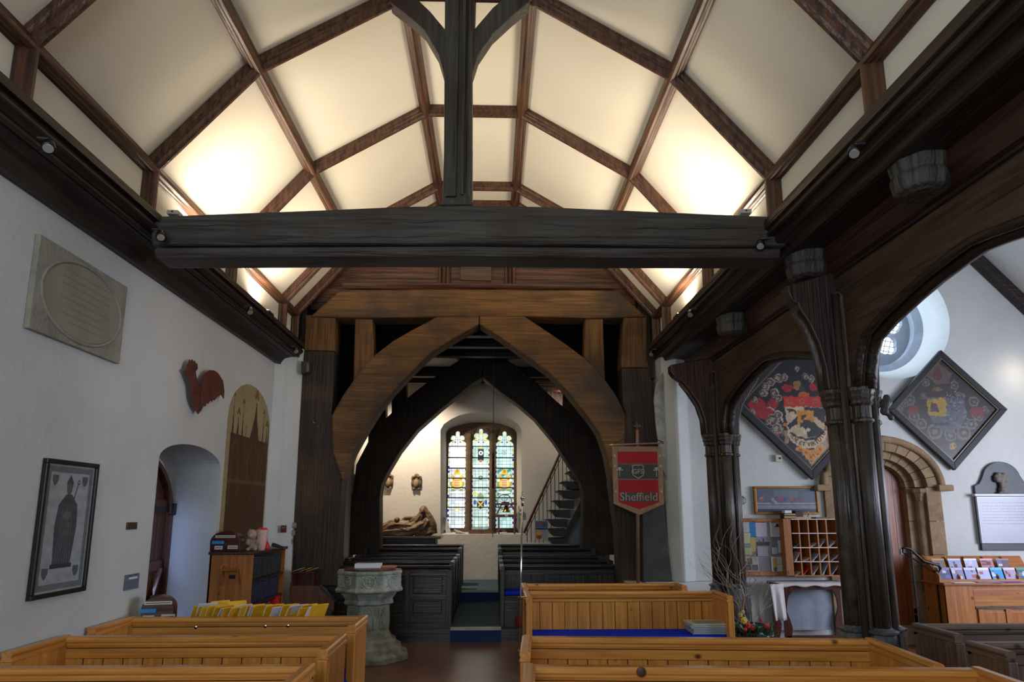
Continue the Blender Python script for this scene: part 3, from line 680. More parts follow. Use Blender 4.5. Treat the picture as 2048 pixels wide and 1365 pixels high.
# arcade columns
CXO = 2.76
def column(y, label, zb, bracket):
    c = thing('timber_column', label, 'column', (CXO, y, 0))
    W = wd('dark', 'z')
    st_ = wood('column_oak', (0.062, 0.045, 0.034), (0.018, 0.012, 0.010), 'z', rough=0.40, bump=0.9, patch=((0.10, 0.095, 0.07), 3.0, 0.58, 0.72))
    obj('core', lathe(NB(), [(.135, 0), (.135, 3.35)], (CXO, y, 0), 8, PI / 8), st_, c, bevel=.01)
    for k in range(4):
        a = PI / 2 * k; dx, dy = math.cos(a) * .135, math.sin(a) * .135
        s = obj('shaft', lathe(NB(), [(.062, zb), (.062, 2.60)], (CXO + dx, y + dy, 0), 14), st_, c, smooth=True)
        obj('capital', lathe(NB(), [(.064, 2.30), (.080, 2.315), (.080, 2.33), (.066, 2.345), (.066, 2.43), (.084, 2.45), (.080, 2.475), (.095, 2.50), (.090, 2.52), (.102, 2.545), (.102, 2.57), (.07, 2.585)], (CXO + dx, y + dy, 0), 8, PI / 8), st_, c)
        obj('shaft_base', lathe(NB(), [(.098, zb - .12), (.094, zb - .03), (.085, zb), (.105, zb + .012), (.108, zb + .026), (.075, zb + .04), (.062, zb + .05)], (CXO + dx, y + dy, 0), 8, PI / 8), wood('base_oak', (0.10, 0.11, 0.12), (0.05, 0.055, 0.06), 'z', rough=.35), c, label='worn grey octagonal base with a thin ring')
        obj('plinth', lathe(NB(), [(.105, 0), (.098, zb - .12)], (CXO + dx, y + dy, 0), 8, PI / 8), st_, c)
        a += PI / 4; dx, dy = math.cos(a) * .150, math.sin(a) * .150
        obj('roll', lathe(NB(), [(.026, 0), (.026, 3.32)], (CXO + dx, y + dy, 0), 10), st_, c, smooth=True)
    # bracket reaching out under the wall plate on the nave side
    b = [(CXO - .07, 2.57), (CXO - .205, 2.57), (CXO - .215, 2.75), (CXO - .25, 2.93), (CXO - .31, 3.09), (CXO - .375, 3.20), (CXO - .39, 3.25), (CXO - .43, 3.27), (CXO - .46, 3.34), (CXO - .46, 3.40), (CXO - .07, 3.52)]
    if bracket > 1: b[3:10] = [(CXO - .27, 2.93), (CXO - .37, 3.09), (CXO - .46, 3.21), (CXO - .50, 3.24), (CXO - .56, 3.28), (CXO - .60, 3.34), (CXO - .60, 3.42)]
    obj('bracket', pr(b, 'y', y - .075, y + .075), wd('red', 'z') if bracket > 1 else W, c, bevel=.012)
    rb = b[1:6]
    obj('bracket_roll', tube(NB(), [(x - .012, y, z) for x, z in rb], .030, 8), st_, c, smooth=True)
    # the same on the aisle side
    obj('bracket', pr([(2 * CXO - x, z) for x, z in b[:6]] + [(2 * CXO - b[6][0], 3.3), (CXO + .07, 3.5)], 'y', y - .06, y + .06), W, c, bevel=.012)
    return c
col1 = column(5.12, 'massive clustered timber column on the right with blue-grey base rings', .80, 1)
col2 = column(8.15, 'smaller far clustered timber column beside the white pier and pinboard', .80, 2)
column(2.09, 'nearest clustered timber column of the arcade, just beyond the right edge of the view', .80, 1)
# carved head on the aisle side capital
bm = NB()
for q in ((0, 0, 0, .045), (.03, .02, .05, .03), (-.02, -.02, -.06, .035), (.02, -.03, -.11, .025), (.03, 0, .01, .03)): ball(bm, (CXO + .25 + q[0], 5.10 + q[1], 2.47 + q[2]), q[3], 8)
remesh(obj('carved_boss', bm, wd('grey', 'z'), col1), .012, 1)
# arched spandrels between columns
ap = [(.20, 2.57), (.235, 2.70), (.29, 2.83), (.36, 2.92), (.58, 3.00), (.86, 3.07), (1.10, 3.12), (1.35, 3.155)]
def spandrel(ya, yb, nm, lab):
    mid = (ya + yb) / 2; half = (yb - ya) / 2; k = (half) / 1.5
    s1 = [(ya + d * (k if d > .4 else 1), z) for d, z in ap]; s2 = [(yb - d * (k if d > .4 else 1), z) for d, z in ap][::-1]
    t = thing('arcade_arch', lab, 'arch', (CXO, mid, 2.6))
    lo_ = s1 + [(mid, 3.17)] + s2
    for s, (h, x0, x1) in enumerate(((1, CXO - .055, CXO + .055),)):
        obj('spandrel_board', pr([(ya + .1, 3.30)] + [(ya + .1, 2.57)] + lo_ + [(yb - .1, 2.57), (yb - .1, 3.30)], 'x', x0, x1), wood('arcade_oak', (0.085, 0.045, 0.022), (0.03, 0.017, 0.011), 'y'), t, bevel=.008)
    bm = NB(); tube(bm, [(CXO + .045, y, z - .012) for y, z in lo_], .045, 8); tube(bm, [(CXO - .045, y, z - .0) for y, z in lo_], .03, 8)
    obj('soffit_roll', bm, wd('dark', 'y'), t, smooth=True)
    return t
spandrel(2.09, 5.12, 'a', 'near arched spandrel of the dark timber arcade, in front of the rose window')
spandrel(5.12, 8.15, 'b', 'far arched spandrel of the dark timber arcade, framing the red coat of arms')

# ================================================================== PEWS
RAILP = [(-.035, -.045), (.010, -.045), (.012, -.036), (.020, -.034), (.024, -.024), (.020, -.016), (.030, -.013), (.036, -.004), (.036, .010), (.030, .018), (.022, .019), (.022, .024), (-.035, .024)]
def pew(label, x0, y, L, rz=0.0, sd=.40, z=0.0, h=.85, kind='pine', dl=.50, dr=.50, bw=.128, group=None, seat=.43, name='pew', split=.088):
    """a bench seen from its seat side: origin at the left end of the back, back along +x, seat towards -y"""
    t = thing(name, label, 'pew', (x0, y, z), group)
    X, Y, Z = x0, y, z
    Wx, Wz, Wy = wd(kind, 'x'), wd(kind, 'z'), wd(kind, 'y')
    obj('top_rail', bar(NB(), (X, Y + .01, Z + h - .024), (X + L, Y + .01, Z + h - .024), RAILP), Wx, t)
    obj('upper_panel', bx(X + .02, X + L - .02, Y, Y + .020, Z + h - .05 - split + .004, Z + h - .075), Wx, t)
    obj('gap_shade_board', bx(X + .02, X + L - .02, Y + .021, Y + .028, Z + .05, Z + h - .04), wd('dark', 'x'), t)  # dark sheet added so the gaps between boards read as shade
    n = max(1, int(round((L - .06) / bw))); b = (L - .06) / n; me = None
    for i in range(n):
        xa = X + .03 + i * b
        if me is None:
            o = obj('board', bx(xa + .003, xa + b - .003, Y + .007, Y + .020, Z + .06, Z + h - .05 - split), Wz, t, bevel=.0025, seg=1); me = o
        else:
            o2 = me.copy(); COL.objects.link(o2); o2.location = me.location + Vector((i * b, 0, 0))
    obj('seat', bx(X + .02, X + L - .02, Y - sd, Y + .0, Z + seat - .022, Z + seat), Wx, t, bevel=.005)
    obj('seat_riser', bx(X + .02, X + L - .02, Y - .30, Y - .28, Z, Z + seat - .022), Wx, t)
    for x, d in ((X, dl), (X + L - .045, dr)):
        if d <= 0: continue
        e = obj('end_panel', pr([(Y + .03, Z), (Y + .03, Z + h - .03), (Y - d, Z + h - .03), (Y - d, Z)], 'x', x, x + .045), Wz, t, bevel=.004)
        cap = [(-.032, -.05), (-.030, -.035), (-.024, -.028), (-.032, -.012), (-.030, .0), (-.018, .008), (.018, .008), (.030, 0), (.032, -.012), (.024, -.028), (.030, -.035), (.032, -.05)]
        obj('end_cap', bar(NB(), (x + .0225, Y + .035, Z + h), (x + .0225, Y - d - .012, Z + h), cap), Wy, e)
        for s in (-1, 1):
            obj('end_moulding', bx(x + .0225 + s * .0245 - .004, x + .0225 + s * .0245 + .004, Y - d + .05, Y - d + .065, Z + .08, Z + h - .08), Wz, e)
        obj('front_stile', bx(x - .006, x + .051, Y - d - .022, Y - d + .01, Z, Z + h - .052), Wz, e, bevel=.006)
    if rz: t.rotation_euler.z = rz
    return t
def cushion(label, x0, x1, y, z, group='blue seat cushions', d=.36, rz=0, name='seat_cushion'):
    bm = bx(x0, x1, y - d, y, z, z + .052)
    o = obj(name, bm, BLUE, loc=(x0, y, z), bevel=.018, seg=3); tag(o, label, 'cushion', group)
    if rz: o.rotation_euler.z = rz
    return o
# left block, from the far one to the nearest
p1 = pew('farthest pine pew of the left block, with yellow booklets behind its top', -2.82, 5.60, 1.84, sd=.52, dl=.50, dr=.44, group='pine pews')
pew('middle pine pew of the left block, boards showing under its plain top', -2.82, 4.77, 1.85, sd=.5, dl=.52, dr=.5, group='pine pews')
pew('nearest pine pew of the left block, only its glossy top in view', -2.82, 3.86, 1.87, dl=.6, group='pine pews')
for (a, b) in ((392, 1255), (531, 1253), (576, 1252)):
    c = at(a, b, Y=5.60); obj('bolt', lathe_y([(.012, 0), (.012, .008), (.004, .010)], (c.x, 5.60, c.z), 10), CHROME, p1)
cushion('blue cushion on the farthest left pine pew, its end in the aisle gap', -2.76, -1.01, 5.58, .432, d=.54)
# right block
pew('farthest pine pew of the right block, behind the one with the long blue cushion', .34, 8.05, 1.80, group='pine pews', dl=.4, dr=.3)
q1 = pew('pine pew on the right with a long blue cushion and newspapers on it', .33, 7.27, 1.99, group='pine pews', dl=.48, dr=.46, split=.055)
cushion('long blue cushion on the right pew, holding a pile of newspapers', .38, 2.27, 7.25, .432, d=.38)
pew('second nearest pine pew of the right block, a row of board tops in view', .205, 4.68, 2.25, rz=-.070, group='pine pews', dr=.74)
q3 = pew('nearest pine pew of the right block with a big dark knot in its top', .175, 3.82, 2.38, rz=-.060, group='pine pews', dr=1.0)
c = at(1288, 1349, Y=3.70)
obj('wood_knot', lathe_y([(.026, 0), (.024, .002), (.010, .004)], (c.x, 3.785, c.z), 14), mat('knot_wood', (0.05, 0.018, 0.008), rough=.4), q3)
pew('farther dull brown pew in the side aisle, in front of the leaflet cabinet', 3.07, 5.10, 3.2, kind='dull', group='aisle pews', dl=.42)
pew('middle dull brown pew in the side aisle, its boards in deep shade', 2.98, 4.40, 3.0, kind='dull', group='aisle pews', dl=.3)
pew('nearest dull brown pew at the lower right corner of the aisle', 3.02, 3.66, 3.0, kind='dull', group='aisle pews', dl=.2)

# dark oak pews in the tower
fp = thing('pew_frontal', 'dark oak panelled front of the left tower pews, behind the font', 'pew front', (-2.26, 9.34, .0))
PW, PWZ = wd('pew', 'x'), wd('pew', 'z')
zt = .955
obj('board_back', bx(-2.26, -.56, 9.36, 9.39, 0, zt - .02), PW, fp)
obj('top_rail', bar(NB(), (-2.27, 9.36, zt - .02), (-.55, 9.36, zt - .02), [(-.04, -.03), (.02, -.03), (.045, -.01), (.05, .01), (.03, .02), (-.04, .02)]), PW, fp)
bm = NB(); i = -2.24
while i < -.58: box(bm, i, i + .012, 9.325, 9.345, zt - .065, zt - .045); i += .022
obj('dentil_strip', bm, PW, fp)
for zz, hh in ((zt - .13, .05), (.52, .07), (.28, .06), (0.0, .10)): obj('rail', bx(-2.26, -.56, 9.335, 9.362, zz, zz + hh), PW, fp, bevel=.004)
for i in range(4):
    x = -2.26 + i * 1.655 / 3; obj('stile', bx(x, x + .075, 9.333, 9.362, .05, zt - .06), PWZ, fp, bevel=.004)
    if i < 3:
        for z0_, z1_ in ((.60, zt - .14), (.35, .50)): obj('panel', bx(x + .12, x + .50, 9.342, 9.362, z0_, z1_), PW, fp, bevel=.01)
LB = ['behind the panelled front', 'second', 'third', 'fourth', 'fifth']
for i, (y, z, h) in enumerate(((10.15, .165, .80), (10.9, .165, .80), (11.65, .165, .80), (12.4, .335, .70), (13.2, .335, .725))):
    w_ = ['nearest', 'second', 'third', 'fourth', 'farthest'][i]
    pew(w_ + ' dark oak pew in the left tower block, counted from the font', -2.2 + .0 * i, y, 1.66, z=z, h=h, kind='pew', bw=.42, dl=.3, dr=.36, group='dark tower pews', seat=.40)
for i, (y, z, h) in enumerate(((9.78, .165, .77), (10.6, .165, .78), (11.4, .165, .79), (12.3, .335, .70), (13.2, .335, .725))):
    w_ = ['nearest', 'second', 'third', 'fourth', 'farthest'][i]
    pew(w_ + ' dark oak pew in the right tower block, counted from the banner', .11, y, 1.66, z=z, h=h, kind='pew', bw=.42, dl=.38, dr=.3, group='dark tower pews', seat=.40)
for i, y in enumerate((10.15, 10.9, 11.65)):
    pass
cushion('short blue cushion on the nearest right tower pew, half hidden by pine', .16, .62, 9.74, .567, d=.34)
obj_ = obj('hassock', bx(.30, .52, 9.46, 9.66, .166, .30), plain('red_cloth', (120, 22, 22), .9), bevel=.03, seg=3, loc=(.4, 9.5, .166)); tag(obj_, 'small dark red kneeler under the nearest right tower pew', 'kneeler')

# ================================================================== FONT
FC = at(738, 1200, Y=8.36); FX, FY = FC.x, 8.36
ft = thing('font', 'octagonal grey-green carved stone font standing in the aisle below the dark pews', 'font', (FX, FY, 0))
R8 = math.radians(22.5) + .16
def oc(nm, prof_, par=ft, bev=.008): return obj(nm, lathe(NB(), prof_, (FX, FY, 0), 8, R8), FONTS, par, bevel=bev)
FS = 1.03
oc('base', [(.50, 0), (.50, .06), (.43, .085), (.42, .14), (.36, .17), (.35, .21), (.30, .235)])
stem_ = oc('stem', [(.30, .235), (.27, .28), (.255, .32), (.255, .60)])
oc('neck', [(.255, .60), (.30, .615), (.305, .64), (.28, .66), (.30, .68), (.345, .74)])
bowl = oc('bowl', [(.345, .74), (.40, .752), (.418, .775), (.40, .79), (.385, .80), (.385, .945), (.40, .955), (.40, .985), (.30, .985)])
lid = obj('lid', lathe(NB(), [(.315, .985), (.32, 1.0), (.30, 1.008)], (FX, FY, 0), 8, R8), wd('roof', 'x'), ft, bevel=.004, label='flat brown wooden lid')
for k in range(8):
    a = R8 + math.radians(22.5) + k * PI / 4
    nrm = Vector((math.cos(a), math.sin(a), 0)); tg = Vector((-math.sin(a), math.cos(a), 0)); ap_ = .385 * math.cos(math.radians(22.5))
    if nrm.y > .5: continue
    c = Vector((FX, FY, .872)) + nrm * ap_
    bm = NB()
    def ring(cc, r, t, n=20):
        pts = [cc + tg * r * math.cos(2 * PI * i / n) + Vector((0, 0, r * math.sin(2 * PI * i / n))) for i in range(n + 1)]
        tube(bm, pts, t, 6, False)
    ring(c, .062, .009)
    for j in range(4):
        b_ = 2 * PI * j / 4 + PI / 4; ring(c + tg * .026 * math.cos(b_) + Vector((0, 0, .026 * math.sin(b_))), .022, .006, 12)
    ball(bm, c, .014, 8)
    for sx_ in (-1, 1):
        for sz_ in (-1, 1): ball(bm, c + tg * .075 * sx_ + Vector((0, 0, .052 * sz_)), .011, 6)
    obj('carved_quatrefoil', bm, FONTS, bowl, smooth=True)
    # blind arch on the stem
    ap2 = .255 * math.cos(math.radians(22.5)); c = Vector((FX, FY, .45)) + nrm * ap2; bm = NB()
    arch = [(-.055, -.11), (-.055, .06), (-.045, .10), (-.02, .125), (0, .135), (.02, .125), (.045, .10), (.055, .06), (.055, -.11), (-.055, -.11)]
    tube(bm, [c + tg * x + Vector((0, 0, z)) for x, z in arch], .008, 6, False)
    tube(bm, [c + tg * x + Vector((0, 0, z)) for x, z in ((-.055, .06), (-.02, .08), (0, .10), (.02, .08), (.055, .06))], .006, 6, False)
    for q in range(9): ball(bm, c + tg * random.uniform(-.03, .03) + Vector((0, 0, -.09 + q * .018)), .013, 6)
    obj('carved_arch', bm, FONTS, stem_, smooth=True)
def flat(nm, label, cat, c, w_, d_, h_, m_, rz=0, group=None, bev=.003):
    o = obj(nm, bx(c[0] - w_ / 2, c[0] + w_ / 2, c[1] - d_ / 2, c[1] + d_ / 2, c[2], c[2] + h_), m_, loc=c, bevel=bev); o.rotation_euler.z = rz
    return tag(o, label, cat, group)
flat('paper_pack', 'pale blue-white pack of papers lying on the font lid', 'papers', (FX - .02, FY, 1.009), .30, .20, .05, PAPER, .05)
flat('booklet', 'salmon booklet lying on the font lid beside the white pack', 'booklet', (FX + .215, FY + .02, 1.009), .16, .14, .022, plain('salmon', (190, 120, 95)), -.1)

# ================================================================== LEFT WALL FITTINGS
def wallprint(P_, nm, c0, ux, par=None, **k): return P_.build(nm, c0, ux, (0, 0, 1), par, **k)
# stone memorial with an oval
xw = WL
y0m, y1m, z0m, z1m = 4.08, 5.11, 2.75, 3.355
tb = thing('memorial_tablet', 'grey stone memorial slab with a raised oval inscription, high on the left wall', 'memorial', (xw + .02, (y0m + y1m) / 2, z0m))
TSM = mat('tablet_stone', (0.32, 0.305, 0.245), (0.22, 0.21, 0.165), rough=.85, scale=(5, 5, 5), bump=.5, bscale=(30, 30, 30))
obj('slab', bx(xw, xw + .035, y0m, y1m, z0m, z1m), TSM, tb, bevel=.006)
cy, cz, ry_, rz_ = (y0m + y1m) / 2, (z0m + z1m) / 2, .455, .268
bm = NB(); tube(bm, [(xw + .036, cy + ry_ * math.cos(t * PI / 20), cz + rz_ * math.sin(t * PI / 20)) for t in range(41)], .012, 6, False)
obj('oval_moulding', bm, TSM, tb, smooth=True)
T = Print(2 * ry_, 2 * rz_, .004, (138, 134, 116)); T.noise(.12, 14, 3)
T.textlines(.18, .76, .08, .47, 8, (108, 106, 92), .55, .012, 4, True)
mk = ((T.X - ry_) / (ry_ - .012)) ** 2 + ((T.Y - rz_) / (rz_ - .012)) ** 2 < 1
T.build('inscription', (xw + .0385, cy - ry_, cz - rz_), (0, 1, 0), (0, 0, 1), tb, mask=mk, rough=.85)
# framed brass rubbing
y0m, y1m, z0m, z1m = 4.42, 5.005, 1.115, 1.99
pf = thing('framed_rubbing', 'tall framed dark rubbing of a bishop with four shields, on the left wall', 'picture', (xw + .02, (y0m + y1m) / 2, z0m))
FW = plain('black_frame', (28, 22, 20), .4)
for a, b, c, d in ((y0m, y1m, z0m, z0m + .03), (y0m, y1m, z1m - .03, z1m), (y0m, y0m + .03, z0m + .03, z1m - .03), (y1m - .03, y1m, z0m + .03, z1m - .03)):
    obj('frame_bar', bx(xw, xw + .032, a, b, c, d), FW, pf, bevel=.004)
W_, H_ = y1m - y0m - .06, z1m - z0m - .06
P_ = Print(W_, H_, .0035, (150, 156, 158))
P_.rect(.012, .012, W_ - .012, H_ - .012, (98, 103, 106)); P_.rect(.012, .012, W_ - .012, H_ - .012, (120, 124, 126), .3)
P_.rect(.05, .05, W_ - .05, H_ - .05, (152, 158, 160))
def shield(P_, x, y, s, c, c2=None, a=1):
    P_.poly([(x - s, y + s), (x + s, y + s), (x + s, y), (x + s * .6, y - s * .8), (x, y - s * 1.25), (x - s * .6, y - s * .8), (x - s, y)], c, a)
for x, y in ((.10, H_ - .10), (W_ - .10, H_ - .10), (.10, .12), (W_ - .10, .12)): shield(P_, x, y, .032, (88, 92, 95))
cx = W_ / 2
P_.poly([(cx - .03, H_ - .16), (cx + .03, H_ - .16), (cx + .035, H_ - .11), (cx, H_ - .06), (cx - .035, H_ - .11)], (70, 74, 76))
P_.disc(cx, H_ - .155, .03, (88, 92, 94), ry=.04)
P_.poly([(cx - .03, H_ - .19), (cx + .03, H_ - .19), (cx + .105, H_ - .26), (cx + .12, H_ - .40), (cx + .09, .17), (cx - .10, .17), (cx - .12, H_ - .40), (cx - .10, H_ - .26)], (74, 79, 82))
for k in range(7): P_.line(cx - .08 + k * .026, .18, cx - .05 + k * .016, H_ - .28 - (k % 3) * .05, .004, (112, 118, 120), .8)
P_.disc(cx, H_ - .33, .045, (96, 102, 104), ry=.03); P_.line(cx + .06, H_ - .22, cx + .09, H_ - .12, .012, (75, 80, 82)); P_.disc(cx + .095, H_ - .11, .016, (75, 80, 82), inner=.5)
P_.rect(cx - .12, .145, cx + .11, .175, (60, 65, 72)); P_.noise(.10, 60, 5)
P_.build('rubbing', (xw + .014, y0m + .03, z0m + .03), (0, 1, 0), (0, 0, 1), pf, rough=.25)
# small plaque and notice
c = at(262, 1052, X=xw); tag(obj('name_plaque', bx(xw, xw + .012, c.y - .075, c.y + .075, c.z - .028, c.z + .028), plain('dark_bronze', (62, 44, 32), .45), bevel=.003, loc=c), 'small dark bronze plaque on the left wall beside the door', 'plaque')
c0, c1 = at(246, 1182, X=xw), at(277, 1146, X=xw)
nt_ = thing('door_notice', 'blue-grey notice card pinned to the left wall under the small plaque', 'notice', (xw, c0.y, c0.z))
P_ = Print(c1.y - c0.y, c1.z - c0.z, .004, (96, 104, 120)); h_ = c1.z - c0.z; w_ = c1.y - c0.y
P_.rect(w_ * .25, h_ * .68, w_ * .85, h_ * .8, (205, 208, 212)); P_.textlines(w_ * .15, w_ * .9, h_ * .15, h_ * .55, 4, (80, 88, 104), .6); P_.rect(w_ * .25, h_ * .86, w_ * .4, h_ * .92, (30, 32, 36)); P_.rect(w_ * .65, h_ * .88, w_ * .8, h_ * .94, (30, 32, 36))
P_.build('card', (xw + .010, c0.y, c0.z), (0, 1, 0), (0, 0, 1), nt_, thick=.006)
# rusty cockerel
rp = [(1068, 885), (1085, 870), (1090, 848), (1097, 838), (1105, 815), (1113, 828), (1119, 814), (1127, 828), (1135, 822), (1140, 836), (1150, 840), (1152, 870), (1140, 885), (1145, 920), (1152, 950), (1175, 970), (1178, 930), (1195, 895), (1225, 877), (1250, 880), (1260, 886), (1275, 900), (1300, 940), (1308, 1000), (1305, 1045), (1290, 1020), (1275, 1030), (1262, 1040), (1250, 1055), (1244, 1045), (1236, 1064), (1228, 1052), (1214, 1075), (1205, 1068), (1198, 1090), (1186, 1088), (1175, 1110), (1155, 1135), (1130, 1090), (1115, 1040), (1110, 970), (1095, 930), (1085, 900)]
RUST = mat('rusty_iron', (0.13, 0.034, 0.020), (0.075, 0.020, 0.014), rough=.55, scale=(9, 9, 9), bump=.3)
ck = thing('iron_cockerel', 'rusty red cut-out weathercock hung on the left wall above the door', 'weathercock', at(405, 770, X=xw))
pts = [(p.y, p.z) for p in (at(x / 2.923, 440 + y / 2.923, X=xw + .045) for x, y in rp)]
obj('body', pr(pts, 'x', xw + .045, xw + .053), RUST, ck)
def rw(x, y, dx=.058): p = at(x / 2.923, 440 + y / 2.923, X=xw + .045); return (xw + dx, p.y, p.z)
bm = NB(); tube(bm, [rw(1176, 970), rw(1170, 1040), rw(1168, 1110)], .005, 6); tube(bm, [rw(1120, 1020), rw(1180, 1000), rw(1240, 975), rw(1300, 965)], .0035, 6)
obj('rib', bm, RUST, ck)
bm = NB(); tube(bm, [(xw, pts[15][0], pts[15][1] - .02), (xw + .045, pts[15][0], pts[15][1] - .02)], .01, 6); obj('fixing', bm, BLACK, ck)
# pointed wall painting of a screen
c0, c1 = at(441, 1100, X=xw), at(536, 1100, X=xw)
ya, yb = 7.36, 8.74; H = 3.13 - 1.20
P_ = Print(yb - ya, H, .006, (150, 134, 98)); W_ = yb - ya
P_.noise(.04, 8, 2)
BR = (72, 47, 20)
P_.rect(.10, 0, W_ - .03, H - .62, BR); s0 = random.Random(3)
cx = W_ * .62
P_.poly([(cx - .18, H - .66), (cx + .16, H - .66), (cx + .02, H - .32), (cx - .02, H - .32)], BR)
def fin(x, yb_, yt, s=1.0):
    P_.poly([(x - .022 * s, yb_), (x + .022 * s, yb_), (x, yt)], BR)
    for q in ((0, .03, .020), (-.02, .01, .014), (.02, .01, .014), (0, -.03, .012)): P_.disc(x + q[0] * s, yt + q[1] * s, q[2] * s, (112, 84, 30))
fin(.15, H - .64, H - .22, 1.1); fin(.30, H - .64, H - .40, 1.6); fin(.44, H - .66, H - .26, 1.1); fin(cx, H - .40, H - .14, 2.2); fin(cx + .28, H - .66, H - .28, 1.1); fin(cx + .42, H - .66, H - .42, 1.6); fin(W_ - .04, H - .66, H - .30, 1.1)
for xc_, r_ in ((.28, .13), (cx, .19), (cx + .40, .12)):
    for s in (0, .03): P_.disc(xc_, H - .95, r_ - s, (98, 72, 30), ry=.28 - s, inner=.93)
P_.rect(.10, 0, W_ - .03, H - 1.12, BR)
for k in range(46):
    x = s0.uniform(.12, W_ - .08); y = s0.uniform(.0, H - .8); P_.line(x, y, x + s0.uniform(-.02, .02), y + s0.uniform(.08, .5), s0.uniform(.01, .05), s0.choice(((96, 74, 38), (48, 32, 14), (58, 42, 26), (84, 62, 28))), .45)
P_.rect(.10, H - 1.16, W_ - .03, H - 1.12, (96, 72, 34)); P_.noise(.06, 25, 8)
cr = W_ / 2 - .0; zz = H - .46
mk = (P_.Y < zz) | (((P_.X - W_ / 2) / (W_ / 2)) ** 2 + ((P_.Y - zz) / .46) ** 2 < 1)
wp = P_.build('wall_painting', (xw + .004, ya, 1.20), (0, 1, 0), (0, 0, 1), None, mask=mk, rough=.85, thick=.004)
tag(wp, 'arched faded brown wall painting of a pinnacled screen, beside the tower arch', 'painting')

# ------------------------------------------------------------------ oak door in the recess
dr = setting('door_1', (-3.36, 6.6, 0))
DW = wood('door_oak', (0.115, 0.042, 0.020), (0.055, 0.020, 0.011), 'z', rough=.42, bump=.25)
dd = [(y0 + .02, 0), (y0 + .02, 1.45)] + arc(y0 + .66, 1.50, .66, 180, 0, 14, ry=.68)[1:] + [(y0 + 1.32, 0)]
n = 7
for i in range(n):
    a, b = y0 + .03 + i * 1.28 / n, y0 + .03 + (i + 1) * 1.28 / n
    def top_(y): q = (y - (y0 + .66)) / .66; return 1.50 + .66 * math.sqrt(max(0, 1 - q * q))
    obj('board', pr([(a + .003, 0.02), (a + .003, top_(a + .01)), ((a + b) / 2, top_((a + b) / 2)), (b - .003, top_(b - .01)), (b - .003, .02)], 'x', -3.38, -3.35), DW, dr)
bm = NB(); ao = [(y0 + .02, 0.0)] + [(y, z) for y, z in arc(y0 + .66, 1.50, .66, 180, 0, 18, ry=.68)] + [(y0 + 1.32, 0.0)]
for a, b in zip(ao, ao[1:]): bar(bm, (-3.335, a[0], a[1]), (-3.335, b[0], b[1]), rect(.05, .10), (1, 0, 0))
obj('arched_frame', bm, DW, dr)
for z in (.42, 1.08, 1.68): obj('ledge', bx(-3.35, -3.325, y0 + .08, y0 + 1.27, z, z + .10), DW, dr, bevel=.006)
obj('brace', bar(NB(), (-3.335, y0 + .9, .5), (-3.335, y0 + 1.2, 1.1), rect(.02, .09), (1, 0, 0)), DW, dr)
z = at(340, 1019, X=-3.32).z
obj('strap_hinge', bx(-3.325, -3.31, y0 + .2, y0 + 1.30, z - .03, z + .03), BLACK, dr)
obj('hinge_block', bx(-3.33, -3.26, y0 + 1.28, y0 + 1.36, z - .06, z + .06), BLACK, dr, bevel=.008)
obj('door_lock', bx(-3.33, -3.27, y0 + .95, y0 + 1.15, .70, .86), BLACK, dr, bevel=.008)
obj('recess_back', bx(-3.47, -3.41, y0 - .1, y1 + .1, -.02, 2.5), PLASTER, dr)

# ================================================================== BOOKCASE CORNER (left)
bcx0, bcx1, bcy0, bcy1, bch = -2.83, -2.40, 7.12, 8.22, 1.262
bc = thing('bookcase', 'light oak open bookcase against the left wall with rows of hymn books', 'bookcase', (bcx1 - .2, 7.6, 0))
OO = lambda a='z': wd('orange', a)
obj('end_board', bx(bcx0, bcx1, bcy0, bcy0 + .03, 0, bch - .03), OO(), bc, bevel=.004)
obj('end_board', bx(bcx0, bcx1, bcy1 - .03, bcy1, 0, bch - .03), OO(), bc, bevel=.004)
obj('back_board', bx(bcx0, bcx0 + .02, bcy0, bcy1, 0, bch - .03), OO(), bc)
obj('top_board', bx(bcx0 - .01, bcx1 + .02, bcy0 - .02, bcy1 + .02, bch - .03, bch), wd('red', 'y'), bc, bevel=.006)
for z in (.30, .52, .745, .985): obj('shelf', bx(bcx0 + .02, bcx1, bcy0 + .03, bcy1 - .03, z - .022, z), wd('red', 'y'), bc)
# little bracketed rack on the end board
for x in (-2.70, -2.52):
    obj('rack_bracket', pr([(bcy0, .93), (bcy0 - .09, 1.10), (bcy0 - .09, 1.13), (bcy0, 1.13)], 'x', x, x + .03), OO(), bc, bevel=.004)
obj('rack_shelf', bx(-2.67, -2.52, bcy0 - .07, bcy0, 1.08, 1.10), OO('x'), bc)
obj('rack_plate', bx(-2.62, -2.56, bcy0 - .008, bcy0, 1.00, 1.035), BLACK, bc)
def books(nm, label, group, x1, ya, yb, z, hmin, hmax, cols, dep=.2, tmin=.02, tmax=.045, lean=0):
    y = ya; protos = {}; rg = random.Random(int(z * 1000) + int(ya * 10)); i = 0
    while y < yb - tmin:
        t_ = min(rg.uniform(tmin, tmax), yb - y); h = rg.uniform(hmin, hmax); c = rg.choice(cols)
        o = obj(nm, bx(x1 - dep, x1, y + .001, y + t_ - .001, z, z + h), plain('book_cloth_%d_%d_%d' % c, c, .55), loc=(x1, y, z), bevel=.003, seg=1)
        obj('page_block', bx(x1 - dep - .001, x1 - .012, y + .004, y + t_ - .004, z + .003, z + h + .0005), PAPER, o)
        tag(o, label, 'book', group); y += t_; i += 1
books('hymn_book', 'dark green hymn book on the top shelf of the oak bookcase', 'green hymn books on the top shelf', -2.43, 7.17, 8.15, .985, .19, .21, [(22, 32, 28), (16, 24, 26), (26, 36, 26)])
books('hymn_book', 'navy blue hymn book on the second shelf of the oak bookcase', 'navy hymn books on the second shelf', -2.43, 7.17, 8.10, .745, .18, .20, [(14, 22, 58), (12, 18, 48), (18, 24, 50)])
